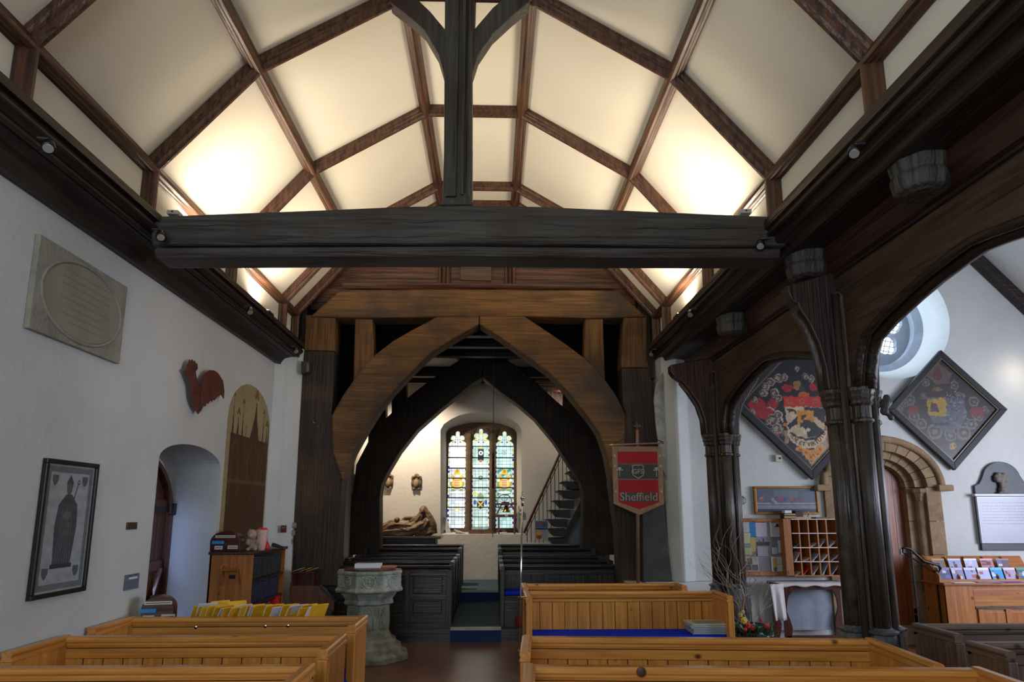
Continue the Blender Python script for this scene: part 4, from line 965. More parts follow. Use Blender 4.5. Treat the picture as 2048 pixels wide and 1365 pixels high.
books('service_book', 'thin grey and black service book on the third shelf of the oak bookcase', 'thin service books on the third shelf', -2.43, 7.17, 7.85, .52, .17, .19, [(52, 62, 72), (30, 34, 40), (70, 78, 84), (22, 22, 26)], tmin=.012, tmax=.022)
books('old_book', 'plum book on the bottom shelf of the oak bookcase', 'plum books on the bottom shelf', -2.43, 7.17, 8.1, .30, .17, .19, [(48, 20, 30), (40, 18, 26)], tmin=.03, tmax=.06)
o = obj('ring_binder', bx(-2.60, -2.38, 7.93, 8.03, .525, .735), plain('bright_red', (205, 18, 22), .5), loc=(-2.4, 7.95, .52), bevel=.004); o.rotation_euler.x = -.06
tag(o, 'bright red folder leaning at the end of the third shelf', 'folder')
o = obj('yellow_folder', bx(-2.40, -2.25, 8.05, 8.07, .30, .50), plain('yellow_card', (200, 150, 20), .6), loc=(-2.35, 8.05, .3), bevel=.002); o.rotation_euler = (0, .5, .5)
tag(o, 'yellow folder sticking out of the lower bookcase shelf', 'folder')
# things on top of the bookcase
def charity(label, c, rz, w_=.30):
    t = thing('collection_box', label, 'collection box', c)
    X, Y, Z = c
    pts = [(X - w_ / 2, Z), (X - w_ / 2, Z + .10)] + arc(X, Z + .10, w_ / 2, 180, 0, 12, ry=.10) + [(X + w_ / 2, Z)]
    obj('box', pr(pts, 'y', Y, Y + .14), wd('maho', 'x'), t, bevel=.006)
    wl_ = plain('label_white', (205, 200, 190)); ink = plain('ink', (60, 50, 48))
    for a, b, cc, d in ((-.10, .10, .135, .160), (-.10, -.02, .02, .055), (.03, .13, .025, .06)):
        obj('paper_label', bx(X + a, X + b, Y - .002, Y, Z + cc, Z + d), wl_, t)
        obj('lettering', bx(X + a + .01, X + b - .01, Y - .003, Y - .001, Z + (cc + d) / 2 - .003, Z + (cc + d) / 2 + .003), ink, t)
    obj('slot_sticker', bx(X - .13, X - .01, Y - .006, Y, Z + .075, Z + .105), plain('sky_blue', (30, 135, 205)), t, label='bright blue sticker')
    t.rotation_euler.z = rz; return t
charity('dark collection box with blue sticker, on top of the oak bookcase', (-2.70, 7.15, bch), .0, .30)
charity('round-topped dark collection box with blue sticker behind the farthest left pew', (-2.63, 5.68, .80), .25, .24)
cb = thing('box_stand', 'dark stand under the round-topped collection box at the left wall', 'stand', (-2.66, 5.75, 0))
obj('post', bx(-2.80, -2.50, 5.64, 5.90, .0, .78), wd('dark', 'z'), cb); obj('shelf', bx(-2.83, -2.46, 5.62, 5.93, .775, .80), wd('dark', 'x'), cb, bevel=.004)
bm = NB(); X, Y, Z = at(507, 1092, Y=7.3).x, 7.30, bch
ball(bm, (X, Y, Z + .06), .05, 10, (1, .9, 1.25)); ball(bm, (X - .015, Y - .02, Z + .165), .052, 10)
for s in (-1, 1): ball(bm, (X + s * .045, Y, Z + .205), .018, 8); ball(bm, (X + s * .05, Y - .03, Z + .09), .022, 8, (1, 1, 1.6)); ball(bm, (X + s * .035, Y - .05, Z + .018), .024, 8, (1, 1.5, .8))
ball(bm, (X - .02, Y - .065, Z + .15), .02, 8)
o = remesh(obj('plush_lamb', bm, mat('cream_plush', (0.40, 0.31, 0.25), (0.30, 0.22, 0.17), rough=.95, scale=(50, 50, 50), bump=.6), loc=(X, Y, Z)), .008)
tag(o, 'cream plush toy sitting against the pink vase on the bookcase', 'soft toy')
X = at(521, 1090, Y=7.3).x
v = thing('pink_vase', 'pale pink tapered vase with something red in it, on the bookcase', 'vase', (X, 7.33, bch))
obj('vessel', lathe(NB(), [(.035, 0), (.038, .02), (.062, .205), (.060, .21), (.055, .20), (.03, .02)], (X, 7.33, bch), 20), plain('pale_pink', (205, 168, 160), .45), v, smooth=True)
bm = NB()
for q in range(7): ball(bm, (X + random.uniform(-.03, .03), 7.33 + random.uniform(-.03, .03), bch + .215), .017, 8)
obj('red_contents', bm, plain('scarlet', (215, 30, 25)), v)
X = at(531, 1090, Y=7.4).x
v = thing('red_bottle', 'small red bottle with pale cap beside the pink vase', 'bottle', (X, 7.42, bch))
obj('body', lathe(NB(), [(.030, 0), (.034, .02), (.034, .06), (.015, .085)], (X, 7.42, bch), 14), plain('bright_red', (205, 18, 22), .5), v, smooth=True)
obj('cap', lathe(NB(), [(.015, .085), (.017, .10), (.012, .125)], (X, 7.42, bch), 12), plain('cap_pink', (200, 130, 120)), v)
X += .12
v = thing('stapler', 'black desk stapler on the bookcase beside the red bottle', 'stapler', (X, 7.45, bch))
obj('base', bx(X - .07, X + .07, 7.43, 7.47, bch, bch + .012), BLACK, v, bevel=.004)
o = obj('arm', pr([(X - .075, bch + .045), (X - .06, bch + .075), (X + .06, bch + .03), (X + .07, bch + .012), (X - .05, bch + .03)], 'y', 7.432, 7.468), BLACK, v, bevel=.004)
# switches by the arch
for i, (a, b, s) in enumerate(((587, 1051, .035), (584, 1066, .036), (580, 1083, .036))):
    c = at(a, b, Y=9.17); t = thing('wall_switch', ['upper', 'middle', 'lower'][i] + ' of three grey square switches on the left edge of the timber arch', 'switch', c, 'grey switches')
    obj('plate', bx(c.x - s, c.x + s, 9.15, 9.20, c.z - s, c.z + s), plain('grey_plastic', (128, 128, 122), .4), t, bevel=.006)
    obj('rocker', bx(c.x - .012, c.x + .012, 9.14, 9.152, c.z - .015, c.z + .015), plain('pale_grey_plastic', (160, 160, 155), .4), t, bevel=.003)
c = at(569, 1058, Y=9.02); t = thing('alarm_point', 'small dark red alarm box on the white pier above the bookcase', 'alarm box', c)
obj('case', bx(c.x - .032, c.x + .032, 8.96, 9.0, c.z - .045, c.z + .045), plain('deep_red', (92, 22, 20), .4), t, bevel=.004)
obj('glass', bx(c.x - .012, c.x + .022, 8.955, 8.962, c.z + .005, c.z + .028), plain('pinkish', (150, 100, 90), .2), t)
c = at(628, 845, Y=9.17); t = thing('brass_hook', 'small pale metal hook on the left post of the timber arch', 'hook', c)
obj('hook', tube(NB(), [(c.x, 9.2, c.z), (c.x, 9.15, c.z), (c.x, 9.13, c.z + .02)], .011, 8), CHROME, t); obj('rose', lathe_y([(.022, 0), (.015, .01)], (c.x, 9.17, c.z), 10), CHROME, t)
# low desk and red-brown screen between the bookcase and the font
ds = thing('reading_desk', 'low dark desk with papers on top between bookcase and dark pews', 'desk', (-2.35, 9.0, 0))
a, b = at(590, 1140, Y=8.95).x, at(636, 1140, Y=8.95).x
obj('top', bx(a, b, 8.8, 9.12, .90, .925), wd('maho', 'x'), ds, bevel=.004); obj('body', bx(a + .01, b - .01, 8.83, 9.10, 0, .90), wd('maho', 'z'), ds)
obj('white_strip', bx(a + .01, b - .01, 8.815, 8.83, .60, .65), PAPER, ds, label='white strip')
for i, (dx, cc, lab) in enumerate(((.06, (196, 190, 200), 'lilac leaflet curled on the low dark desk'), (.15, (205, 175, 30), 'yellow leaflet curled on the low dark desk'), (.23, (214, 184, 40), 'second yellow leaflet at the right end of the low dark desk'))):
    o = obj('leaflet', pr([(a + dx - .06, .93), (a + dx + .05, .965), (a + dx + .055, .96), (a + dx - .05, .927)], 'y', 8.82, 9.0), plain('leaf_%d' % i, cc)); ORG[o] = Vector(); tag(o, lab, 'leaflet')
sn = thing('low_screen', 'red-brown boarded screen end with a sloping top, left of the font', 'screen', (-1.95, 8.6, 0))
p = xz(8.6, (580, 1250), (580, 1172), (640, 1172), (668, 1200), (668, 1290), (580, 1290))
obj('boards', pr([(x, max(z, 0.0)) for x, z in p], 'y', 8.6, 8.63), wood('red_boards', (0.16, 0.05, 0.025), (0.09, 0.028, 0.015), 'z', rough=.5), sn)
for q in (637, 652): x = at(q, 1220, Y=8.6).x; obj('groove', bx(x, x + .006, 8.594, 8.602, .1, .66), wd('dark', 'z'), sn)
q0, q1 = at(640, 1172, Y=8.6), at(671, 1203, Y=8.6); obj('cap', bar(NB(), (q0.x, 8.60, q0.z), (q1.x, 8.60, q1.z), rect(.05, .03), (0, 0, 1)), wd('dark', 'x'), sn)
a, b = at(644, 1200, Y=8.45), at(668, 1200, Y=8.45)
o = obj('kneeler', bx(a.x, b.x, 8.38, 8.5, .25, .52), mat('green_embroidery', (0.05, 0.06, 0.03), (0.10, 0.07, 0.03), rough=.95, scale=(20, 20, 20)), bevel=.03, seg=3, loc=(a.x, 8.4, .25)); tag(o, 'muted green embroidered kneeler hanging on the red-brown screen', 'kneeler')

# booklets leaning behind the farthest left pew
lb = thing('booklet_ledge', 'pine ledge behind the farthest left pew carrying the yellow booklets', 'ledge', (-1.6, 5.8, 0))
obj('board', bx(-2.45, -1.30, 5.66, 5.86, .73, .75), wd('pine', 'x'), lb, bevel=.003)
for x in (-2.44, -1.34): obj('bracket', pr([(5.66, .70), (5.84, .70), (5.66, .50)], 'x', x, x + .03), wd('pine', 'z'), lb)
YEL = plain('booklet_yellow', (222, 172, 32), .5); BW = plain('booklet_white', (196, 196, 206), .5)
def bklt(m1, m2):
    b = obj('booklet', bx(0, .010, -.074, .074, 0, .21), m1, None, loc=(0, 0, 0)); obj('cover_panel', bx(-.0012, 0, -.055, .055, .03, .17), m2, b); obj('pages', bx(.002, .008, -.076, -.073, .004, .206), PAPER, b); return b
pa_, pb2 = bklt(YEL, BW), bklt(BW, YEL)
rg = random.Random(11); x = -2.36; i = 0
while x < -1.42:
    if -1.87 < x < -1.80: x = -1.79
    src = pb2 if i % 4 == 2 else pa_
    lean = rg.uniform(.60, .85) * (1 if rg.random() > .10 else -1)
    wh = i % 4 == 2
    lab = 'white-covered booklet among the leaning yellow booklets on the ledge' if wh else 'yellow-covered booklet in the leaning row behind the farthest left pew'
    o = src if i in (0, 2) else dup(src, (0, 0, 0)); tag(o, lab, 'booklet', 'leaning white booklets' if wh else 'leaning yellow booklets')
    o.location = (x, 5.765 + rg.uniform(-.02, .01), .752); o.rotation_euler = (0, lean * .8, rg.uniform(-1.0, -.6)); o.scale = (1, 1, rg.uniform(.95, 1.05))
    x += rg.uniform(.026, .038); i += 1
# newspapers on the right pew's cushion
c = at(1415, 1243, Y=7.05)
for i in range(6):
    o = flat('newspaper', ['bottom', 'second', 'third', 'fourth', 'fifth', 'top'][i] + ' newspaper of the pile on the long blue cushion, counted upwards', 'newspaper', (c.x + random.uniform(-.015, .015), 7.03 + random.uniform(-.01, .01), .486 + i * .0165), .40, .28, .015, plain('newsprint', (168, 178, 184), .8) if i < 5 else plain('newsprint_cream', (190, 184, 150), .8), random.uniform(-.05, .05), 'pile of newspapers', .004)
    obj('printed_column', bx(c.x - .15, c.x + .12, 6.92, 7.1, .486 + i * .0165 + .0149, .486 + i * .0165 + .0153), plain('grey_print', (130, 138, 142)), o)

# ================================================================== BANNER AND STAVE
bp = at(1276, 1160, Y=8.72); bt_ = at(1274, 845, Y=8.72)
bn = thing('banner', 'red and grey embroidered banner with scalloped point hung from a brass-tipped pole', 'banner', (bp.x, 8.72, .79))
PK = wood('pink_pole', (0.30, 0.16, 0.11), (0.20, 0.10, 0.07), 'z', rough=.4)
obj('pole', tube(NB(), [(bp.x, 8.72, .79), (bt_.x, 8.72, bt_.z - .10)], .022, 10), PK, bn, smooth=True)
cr = bt_
bm = NB(); z = cr.z
tube(bm, [(cr.x, 8.72, z - .12), (cr.x, 8.72, z)], .008, 6); box(bm, cr.x - .035, cr.x + .035, 8.712, 8.728, z - .055, z - .04)
for s in (-1, 1): ball(bm, (cr.x + s * .036, 8.72, z - .047), .012, 6)
ball(bm, (cr.x, 8.72, z), .012, 6); obj('cross_finial', bm, plain('old_brass', (96, 82, 60), .4), bn)
l, r = at(1218, 890, Y=8.70), at(1332, 886, Y=8.70); zb_ = (l.z + r.z) / 2
obj('cross_bar', tube(NB(), [(l.x + .04, 8.70, l.z), (r.x - .04, 8.70, r.z)], .011, 8), PK, bn)
for p, s in ((l, -1), (r, 1)): obj('brass_tip', tube(NB(), [(p.x - s * .05, 8.70, p.z), (p.x - s * .03, 8.70, p.z), (p.x, 8.70, p.z)], [.015, .013, .003], 10), BRASS, bn)
for s in (l, r): obj('cord', tube(NB(), [(cr.x, 8.71, cr.z - .13), (s.x + (cr.x - s.x) * .12, 8.70, s.z + .012)], .006, 6), plain('dark_cord', (45, 32, 26)), bn)
q = xz(8.69, (1224, 893), (1324, 893), (1322, 1008), (1272, 1031), (1226, 1008))
W_ = q[1][0] - q[0][0]; zt_ = q[0][1]; zb2 = q[3][1]; H_ = zt_ - zb2; zs_ = q[2][1] - zb2
P_ = Print(W_, H_, .004, (138, 112, 84)); cx = W_ / 2
P_.noise(.10, 50, 4)
RD = (150, 24, 30); bd = .065
inner = [(bd, H_ - .065), (W_ - bd, H_ - .065), (W_ - bd, zs_ + .02), (cx, .075), (bd, zs_ + .02)]
P_.poly(inner, RD)
fq = lambda b: at(1272, b, Y=8.69).z - zb2
P_.rect(bd, fq(959), W_ - bd, fq(928), (62, 66, 64)); P_.rect(bd, fq(928) - .006, W_ - bd, fq(928) + .004, (110, 104, 84)); P_.rect(bd, fq(959) - .004, W_ - bd, fq(959) + .006, (110, 104, 84))
P_.rect(bd + .03, fq(1004), W_ - bd - .03, fq(985), (78, 66, 60))
for yy_ in (.30, .62, H_ - .12): 
    for xx_ in (.03, W_ - .03): P_.disc(xx_, yy_, .014, (175, 160, 140))
ro = np.random.RandomState(2); P_.C *= (1 + .12 * (ro.rand(*P_.X.shape) - .5))[..., None]
mk = P_.inside([(0, H_ + 1), (W_, H_ + 1), (W_, zs_), (cx, -.001), (0, zs_)])
cl = P_.build('cloth', (q[0][0], 8.685, zb2), (1, 0, 0), (0, 0, 1), bn, mask=mk, rough=.9, thick=.01)
LT = plain('silver_thread', (176, 170, 156), .6)
text('lettering', 'Sheffield', .145, plain('pale_stitch', (150, 148, 134), .7), cl, (q[0][0] + cx, 8.683, zb2 + (fq(1004) + fq(985)) / 2), (1, 0, 0), (0, 0, 1), .002)
zc_ = zb2 + (fq(928) + fq(959)) / 2; xc = q[0][0] + cx
bm = NB(); sp = [(-.075, .07), (-.03, .085), (0, .075), (.03, .085), (.075, .07), (.065, .03), (.08, 0), (.06, -.05), (0, -.085), (-.06, -.05), (-.08, 0), (-.065, .03), (-.075, .07)]
tube(bm, [(xc + x, 8.681, zc_ + z) for x, z in sp], .006, 6, False); obj('shield_outline', bm, LT, cl)
text('monogram', 'GFS', .085, LT, cl, (xc, 8.683, zc_), (1, 0, 0), (0, 0, 1), .002)
for s in (-1, 1):
    bm = NB(); x = xc + s * .235
    tube(bm, [(x, 8.682, zc_ - .06), (x, 8.682, zc_ + .03)], .004, 5)
    for a in (60, 90, 120, 180, 0): tube(bm, [(x, 8.682, zc_ + .02), (x + .04 * math.cos(math.radians(a)), 8.682, zc_ + .02 + .035 * math.sin(math.radians(a)))], [.004, .009], 5)
    obj('stitched_cross', bm, LT, cl)
# churchwarden's stave clipped to the pew end
sv = thing('stave', 'thin polished metal stave with an orb top clipped to the right pew end', 'stave', (.29, 7.0, .2))
a, b = at(1038, 1316, Y=6.72), at(1045, 998, Y=6.72)
obj('rod', tube(NB(), [a, b], .009, 8), CHROME, sv, smooth=True)
bm = NB(); ball(bm, (b.x, b.y, b.z + .01), .022, 12); lathe(bm, [(.011, -.07), (.013, -.03), (.011, -.01)], (b.x, b.y, b.z), 10); tube(bm, [(b.x, b.y, b.z + .03), (b.x, b.y, b.z + .075)], .004, 6); tube(bm, [(b.x - .012, b.y, b.z + .058), (b.x + .012, b.y, b.z + .058)], .004, 6)
obj('orb_top', bm, CHROME, sv, smooth=True)
for p in (1195, 1303):
    c = at(1043, p, Y=6.72); obj('clip', tube(NB(), [(c.x - .035, c.y, c.z), (c.x + .05, c.y + .02, c.z)], .007, 6), BRASS, sv)

# ================================================================== IN THE TOWER
ww = YW
# bell rope with red striped sally
rx = at(987, 800, Y=11.4)
rp_ = thing('bell_rope', 'thin bell rope with red striped woollen sally hanging before the stained glass window', 'rope', (rx.x, 11.4, 1.0))
obj('cord', tube(NB(), [(rx.x, 11.4, 4.45), (rx.x, 11.4, 1.25)], .0055, 6), plain('hemp', (96, 88, 72), .9), rp_)
sa, sb = at(988, 906, Y=11.4).z, at(988, 977, Y=11.4).z; n = 12
for i in range(n):
    z1_, z2_ = sa + (sb - sa) * i / n, sa + (sb - sa) * (i + 1) / n
    obj('sally_band', tube(NB(), [(rx.x, 11.4, z1_), (rx.x, 11.4, z2_)], .017, 10), plain('sally_red', (120, 16, 22), .95) if i % 2 == 0 else plain('sally_dark', (45, 30, 28), .95), rp_)
# carved cartouches
CV = mat('carved_brown_stone', (0.20, 0.13, 0.075), (0.11, 0.07, 0.04), rough=.75, scale=(14, 14, 14), bump=.5)
def cartouche(label, a, b, w_, h_, v):
    c = at(a, b, Y=ww - .02); t = thing('carved_cartouche', label, 'wall carving', c)
    bm = NB(); X, Y, Z = c.x, ww - .03, c.z
    ball(bm, (X, Y, Z - .02), 1, 14, (w_ * .36, .05, h_ * .34)); ball(bm, (X, Y, Z + h_ * .34), 1, 10, (w_ * .25, .05, h_ * .13))
    for s in (-1, 1):
        ball(bm, (X + s * w_ * .36, Y, Z + h_ * .20), 1, 10, (w_ * .13, .04, h_ * .15)); ball(bm, (X + s * w_ * .38, Y, Z - h_ * .08), 1, 10, (w_ * .11, .04, h_ * .2))
        ball(bm, (X + s * w_ * .2, Y, Z - h_ * .40), 1, 10, (w_ * .16, .04, h_ * .08)); ball(bm, (X + s * w_ * .2, Y - .03, Z + h_ * .28), 1, 8, (w_ * .15, .03, h_ * .06))
    remesh(obj('scrollwork', bm, CV, t), .009, 2)
    bm = NB(); ball(bm, (X, Y - .04, Z - .03), 1, 14, (w_ * .24, .03, h_ * .22)); obj('shield', bm, plain('worn_shield_%d' % v, (150, 132, 104), .6), t, smooth=True)
    if v: obj('crossed_bar', bar(NB(), (X - w_ * .3, Y - .02, Z - h_ * .44), (X + w_ * .3, Y - .02, Z - h_ * .44), rect(.02, .03)), CV, t)
cartouche('carved brown cartouche on the tower wall, half hidden by the arch', 777, 962, .21, .36, 1)
cartouche('carved brown cartouche on the tower wall between arch and window', 833, 964, .22, .36, 0)
# reclining carved mother and child on a dark slab
sx0, sx1 = at(752, 1075, Y=13.4).x, at(882, 1080, Y=13.4).x
zt2 = at(820, 1072, Y=13.5).z
sb_ = thing('slab_chest', 'dark chest with a polished slab carrying the reclining carved mother and child', 'chest', ((sx0 + sx1) / 2, 13.6, .335))
obj('slab', bx(sx0, sx1, 13.30, 13.92, zt2 - .05, zt2), mat('polished_slab', (0.07, 0.06, 0.05), rough=.2), sb_, bevel=.012)
obj('chest', bx(sx0 + .04, sx1 - .10, 13.34, 13.88, .335, zt2 - .05), wd('dark', 'x'), sb_, bevel=.006)
for x in (sx0 + .12, sx0 + .62): obj('chest_panel', bx(x, x + .36, 13.33, 13.345, .5, zt2 - .15), wd('pew', 'x'), sb_, bevel=.006)
SCW = mat('carved_lime_wood', (0.21, 0.125, 0.065), (0.085, 0.046, 0.022), rough=.5, scale=(10, 10, 26), bump=.4)
sc = thing('reclining_sculpture', 'carved wooden veiled mother lying back with a baby on her, left of the window', 'sculpture', ((sx0 + sx1) / 2, 13.6, zt2))
def SP(a, b, dy=0): p = at(a, b, Y=13.55 + dy); return Vector((p.x, 13.55 + dy, p.z))
bm = NB()
def limb(pts, rr, fold=0, nf=7, n=22):
    rings = []; P3 = [SP(*p) for p in pts]
    for i in range((len(P3) - 1) * 4 + 1):
        k = min(i // 4, len(P3) - 2); f = i / 4 - k; p = P3[k].lerp(P3[k + 1], f); r = rr[k] * (1 - f) + rr[k + 1] * f
        d = (P3[k + 1] - P3[k]).normalized(); s = Vector((0, 1, 0)); u = d.cross(s).normalized()
        rings.append([bm.verts.new(p + (s * math.cos(2 * PI * j / n) + u * math.sin(2 * PI * j / n) * .85) * (r * (1 + fold * math.sin(nf * 2 * PI * j / n + i * .55)))) for j in range(n)])
    for a, b in zip(rings, rings[1:]):
        for j in range(n): bm.faces.new((a[j], a[(j + 1) % n], b[(j + 1) % n], b[j]))
    bm.faces.new(rings[0]); bm.faces.new(rings[-1][::-1])
limb([(856, 1040), (848, 1050), (832, 1056), (815, 1058)], [.10, .13, .15, .15], .13)
limb([(822, 1058), (800, 1052), (785, 1050), (770, 1056), (752, 1062)], [.15, .13, .12, .10, .07], .16)
limb([(826, 1066), (800, 1064), (775, 1062), (752, 1066)], [.12, .13, .11, .08], .16)
limb([(846, 1020), (843, 1032), (834, 1042), (820, 1047)], [.055, .09, .10, .07], .14)
limb([(851, 1020), (858, 1034), (864, 1050), (867, 1068)], [.05, .08, .10, .09], .14)
limb([(838, 1038), (825, 1036), (812, 1036), (804, 1040)], [.055, .045, .04, .03], .05)
limb([(862, 1062), (845, 1068), (830, 1070)], [.10, .09, .07], .15)
ball(bm, SP(847, 1022, .03), .085, 14, (1, 1, 1.25)); ball(bm, SP(845, 1023, -.045), .052, 14, (1, .9, 1.2)); ball(bm, SP(843.5, 1024, -.095), .012, 6, (1, 1, 1.6))
remesh(obj('figure', bm, SCW, sc), .013, 2)
bm = NB()
limb([(797, 1046), (806, 1052), (818, 1058), (826, 1064)], [.05, .065, .07, .05], .04); ball(bm, SP(794, 1040, -.05), .058, 14); ball(bm, SP(794, 1041.5, -.11), .010, 6); limb([(800, 1048), (790, 1050), (784, 1046)], [.03, .025, .022])
limb([(803, 1044), (812, 1044), (818, 1048)], [.03, .025, .02])
remesh(obj('child', bm, SCW, sc), .010, 2)
bm = NB()
for s, y in ((-1, 0), (1, 0)): ball(bm, SP(845 + s * 1.7, 1021.5, -.095), .007, 6)
for s in (-1, 1): ball(bm, SP(794 + s * 2.0, 1039.5, -.105), .007, 6)
tube(bm, [SP(843.5, 1027.2, -.088), SP(846, 1027.2, -.088)], .004, 5); tube(bm, [SP(792.5, 1043.2, -.10), SP(795.5, 1043.2, -.10)], .004, 5)
obj('face_detail', bm, plain('dark_carving', (48, 30, 18)), sc)
# things on the window sill
zs2 = at(960, 1068, Y=ww + .1).z - .005
p0_, p1_ = at(886, 1067, Y=ww + .12), at(884, 1035, Y=ww + .2)
cdn = thing('propped_card', 'narrow white card propped in the left corner of the window sill', 'card', (p0_.x, ww + .15, zs2))
a = at(893, 1068, Y=ww + .12).x; b = at(903, 1068, Y=ww + .12).x; c_ = at(883, 1034, Y=ww + .12)
P_ = Print(b - a, .36, .008, (190, 196, 196)); P_.textlines(.01, b - a - .01, .03, .33, 9, (120, 124, 126), .6)
P_.build('sheet', (a, ww + .12, zs2), (1, 0, 0), (c_.x - a, .06, c_.z - zs2), cdn, thick=.01)
o = obj('paper_sheet', pr([(at(908, 1068, Y=ww + .15).x, zs2 + .10), (at(935, 1068, Y=ww + .15).x, zs2 + .01), (at(935, 1068, Y=ww + .15).x, zs2 + .0), (at(912, 1068, Y=ww + .15).x, zs2 + .05)], 'y', ww + .06, ww + .2), PAPER); tag(o, 'curled white paper lying on the window sill near the left corner', 'paper')
a, b = at(937, 1069, Y=ww + .06), at(988, 1069, Y=ww + .06)
sh = thing('display_case', 'brown wooden display case with glass lid on the window sill', 'display case', ((a.x + b.x) / 2, ww + .1, zs2))
obj('case', bx(a.x, b.x, ww + .04, ww + .30, zs2, zs2 + .085), wood('case_oak', (0.22, 0.09, 0.03), (0.14, 0.05, 0.02), 'x', rough=.4), sh, bevel=.004)
obj('case_divider', bx((a.x + b.x) / 2 - .004, (a.x + b.x) / 2 + .004, ww + .036, ww + .04, zs2 + .005, zs2 + .08), BLACK, sh)
gm = bpy.data.materials.new('clear_glass'); gm.use_nodes = True; gb = gm.node_tree.nodes['Principled BSDF']; gb.inputs['Transmission Weight'].default_value = 1; gb.inputs['Roughness'].default_value = .02; gb.inputs['Base Color'].default_value = (.9, 1, .96, 1)
obj('glass_lid', pr([(ww + .04, zs2 + .086), (ww + .30, zs2 + .15), (ww + .30, zs2 + .156), (ww + .04, zs2 + .092)], 'x', a.x, b.x), gm, sh)
obj('case_contents', bx(a.x + .04, b.x - .04, ww + .28, ww + .29, zs2 + .09, zs2 + .14), plain('pale_card', (190, 205, 195)), sh)
# model bell frame
a, b = at(992, 1000, Y=ww + .05), at(1034, 1000, Y=ww + .05)
mf = thing('model_bell_frame', 'mahogany model of a church bell in its frame with a wheel, at the window', 'model', ((a.x + b.x) / 2, ww + .1, zs2))
MH = wood('model_mahogany', (0.16, 0.035, 0.018), (0.09, 0.02, 0.012), 'z', rough=.35)
zr = at(1010, 1033, Y=ww + .05).z; zq = at(1010, 1014, Y=ww + .05).z
for x in (a.x + .04, b.x - .07):
    for y in (ww + .04, ww + .24): obj('leg', bx(x, x + .035, y - .017, y + .017, zs2, zr), MH, mf, bevel=.003)
obj('table_rail', bx(a.x + .0, b.x - .0, ww + .02, ww + .26, zr, zr + .04), MH, mf, bevel=.003)
for y in (ww + .05, ww + .22):
    obj('frame_bar', bx(a.x, b.x, y - .015, y + .015, zq + .04, zq + .075), MH, mf)
    for s in (-1, 1):
        m_ = (a.x + b.x) / 2; obj('frame_brace', bar(NB(), (m_ + s * .20, y, zr + .04), (m_ + s * .10, y, zq + .05), rect(.03, .03)), MH, mf)
m_ = (a.x + b.x) / 2
obj('bell', lathe(NB(), [(.085, -.14), (.075, -.12), (.055, -.07), (.045, -.02), (.02, .0)], (m_, ww + .13, zq + .03), 20), BRASS, mf, smooth=True)
obj('headstock', bx(m_ - .10, m_ + .06, ww + .10, ww + .16, zq + .03, zq + .10), MH, mf, bevel=.008)
bm = NB(); wc = Vector((m_ - .04, ww + .09, zq + .10)); tube(bm, [wc + Vector((.15 * math.cos(t * PI / 12), 0, .15 * math.sin(t * PI / 12))) for t in range(25)], .009, 6, False)
for t in range(4): a_ = t * PI / 4; tube(bm, [wc - Vector((.15 * math.cos(a_), 0, .15 * math.sin(a_))), wc + Vector((.15 * math.cos(a_), 0, .15 * math.sin(a_)))], .005, 5)
obj('wheel', bm, MH, mf)
obj('name_card', bx(m_ - .03, m_ + .03, ww + .015, ww + .02, zr - .0, zr + .035), PAPER, mf)
# stairs to the gallery
ys = 13.3
sr = thing('gallery_stairs', 'steep dark open stairs with wooden handrail and thin balusters, right of the window', 'stairs', (1.2, ys, .335))
SD = mat('black_stair', (0.012, 0.010, 0.010), rough=.5)
tr_ = [(1092, 1077), (1092, 1058), (1093, 1039), (1099, 1020), (1107, 1001), (1116, 981), (1124, 963), (1136, 943), (1146, 924), (1156, 905), (1166, 886), (1176, 867), (1186, 848), (1196, 829), (1206, 810)]
for i, (a, b) in enumerate(tr_):
    p = at(a, b, Y=ys); L_ = .30
    obj('tread', pr([(p.x, p.z), (p.x + L_ + .1, p.z), (p.x + L_ + .1, p.z - .16), (p.x + L_ * .55, p.z - .14), (p.x + .09, p.z - .06), (p.x + .06, p.z - .028), (p.x, p.z - .022)], 'y', ys, ys + .62), SD, sr)
    obj('tread_edge', bx(p.x - .004, p.x + .12, ys - .01, ys, p.z - .018, p.z + .002), plain('stair_trim', (58, 52, 50)), sr)
h = [at(1048, 1066, Y=ys), at(1122, 903, Y=ys), at(1200, 730, Y=ys)]
obj('handrail', tube(NB(), h, .026, 8), wood('rail_oak', (0.22, 0.075, 0.035), (0.13, 0.04, 0.02), 'z', rough=.35), sr, smooth=True)
h2 = [v + Vector((.035, .03, -.05)) for v in h]; obj('under_rail', tube(NB(), h2, .007, 6), SD, sr)
for a in range(1054, 1205, 8):
    f = (a - 1048) / 152; zt3 = at(a, 1066 - f * 336, Y=ys).z; j = min(range(len(tr_)), key=lambda k: abs(tr_[k][0] + 6 - a)); zb3 = max(.36, at(a, 1085 - max(0, (a - 1088)) * 1.95, Y=ys).z)
    x = at(a, 1000, Y=ys).x; obj('baluster', tube(NB(), [(x, ys, zb3), (x, ys, zt3)], .007, 6), SD, sr)
s1, s2 = at(1132, 1065, Y=ys + .3), at(1180, 965, Y=ys + .3)
obj('string_board', bar(NB(), (at(1116, 1100, Y=ys + .3).x, ys + .1, at(1116, 1100, Y=ys + .3).z), (at(1236, 860, Y=ys + .3).x, ys + .1, at(1236, 860, Y=ys + .3).z), rect(.04, .10), (0, 0, 1)), SD, sr)
obj('under_stair_wall', pr(xz(ys + .2, (1124, 1110), (1172, 1015), (1250, 860), (1250, 1110)), 'y', ys + .2, ys + .25), plain('blue_grey_paint', (128, 142, 150), .9), sr)
ps = thing('stair_poster', 'white poster with two colour pictures hanging on the stair balusters', 'poster', at(1084, 1060, Y=ys - .05))
a, b = at(1070, 1080, Y=ys - .04), at(1096, 1041, Y=ys - .04); W_, H_ = b.x - a.x, b.z - a.z
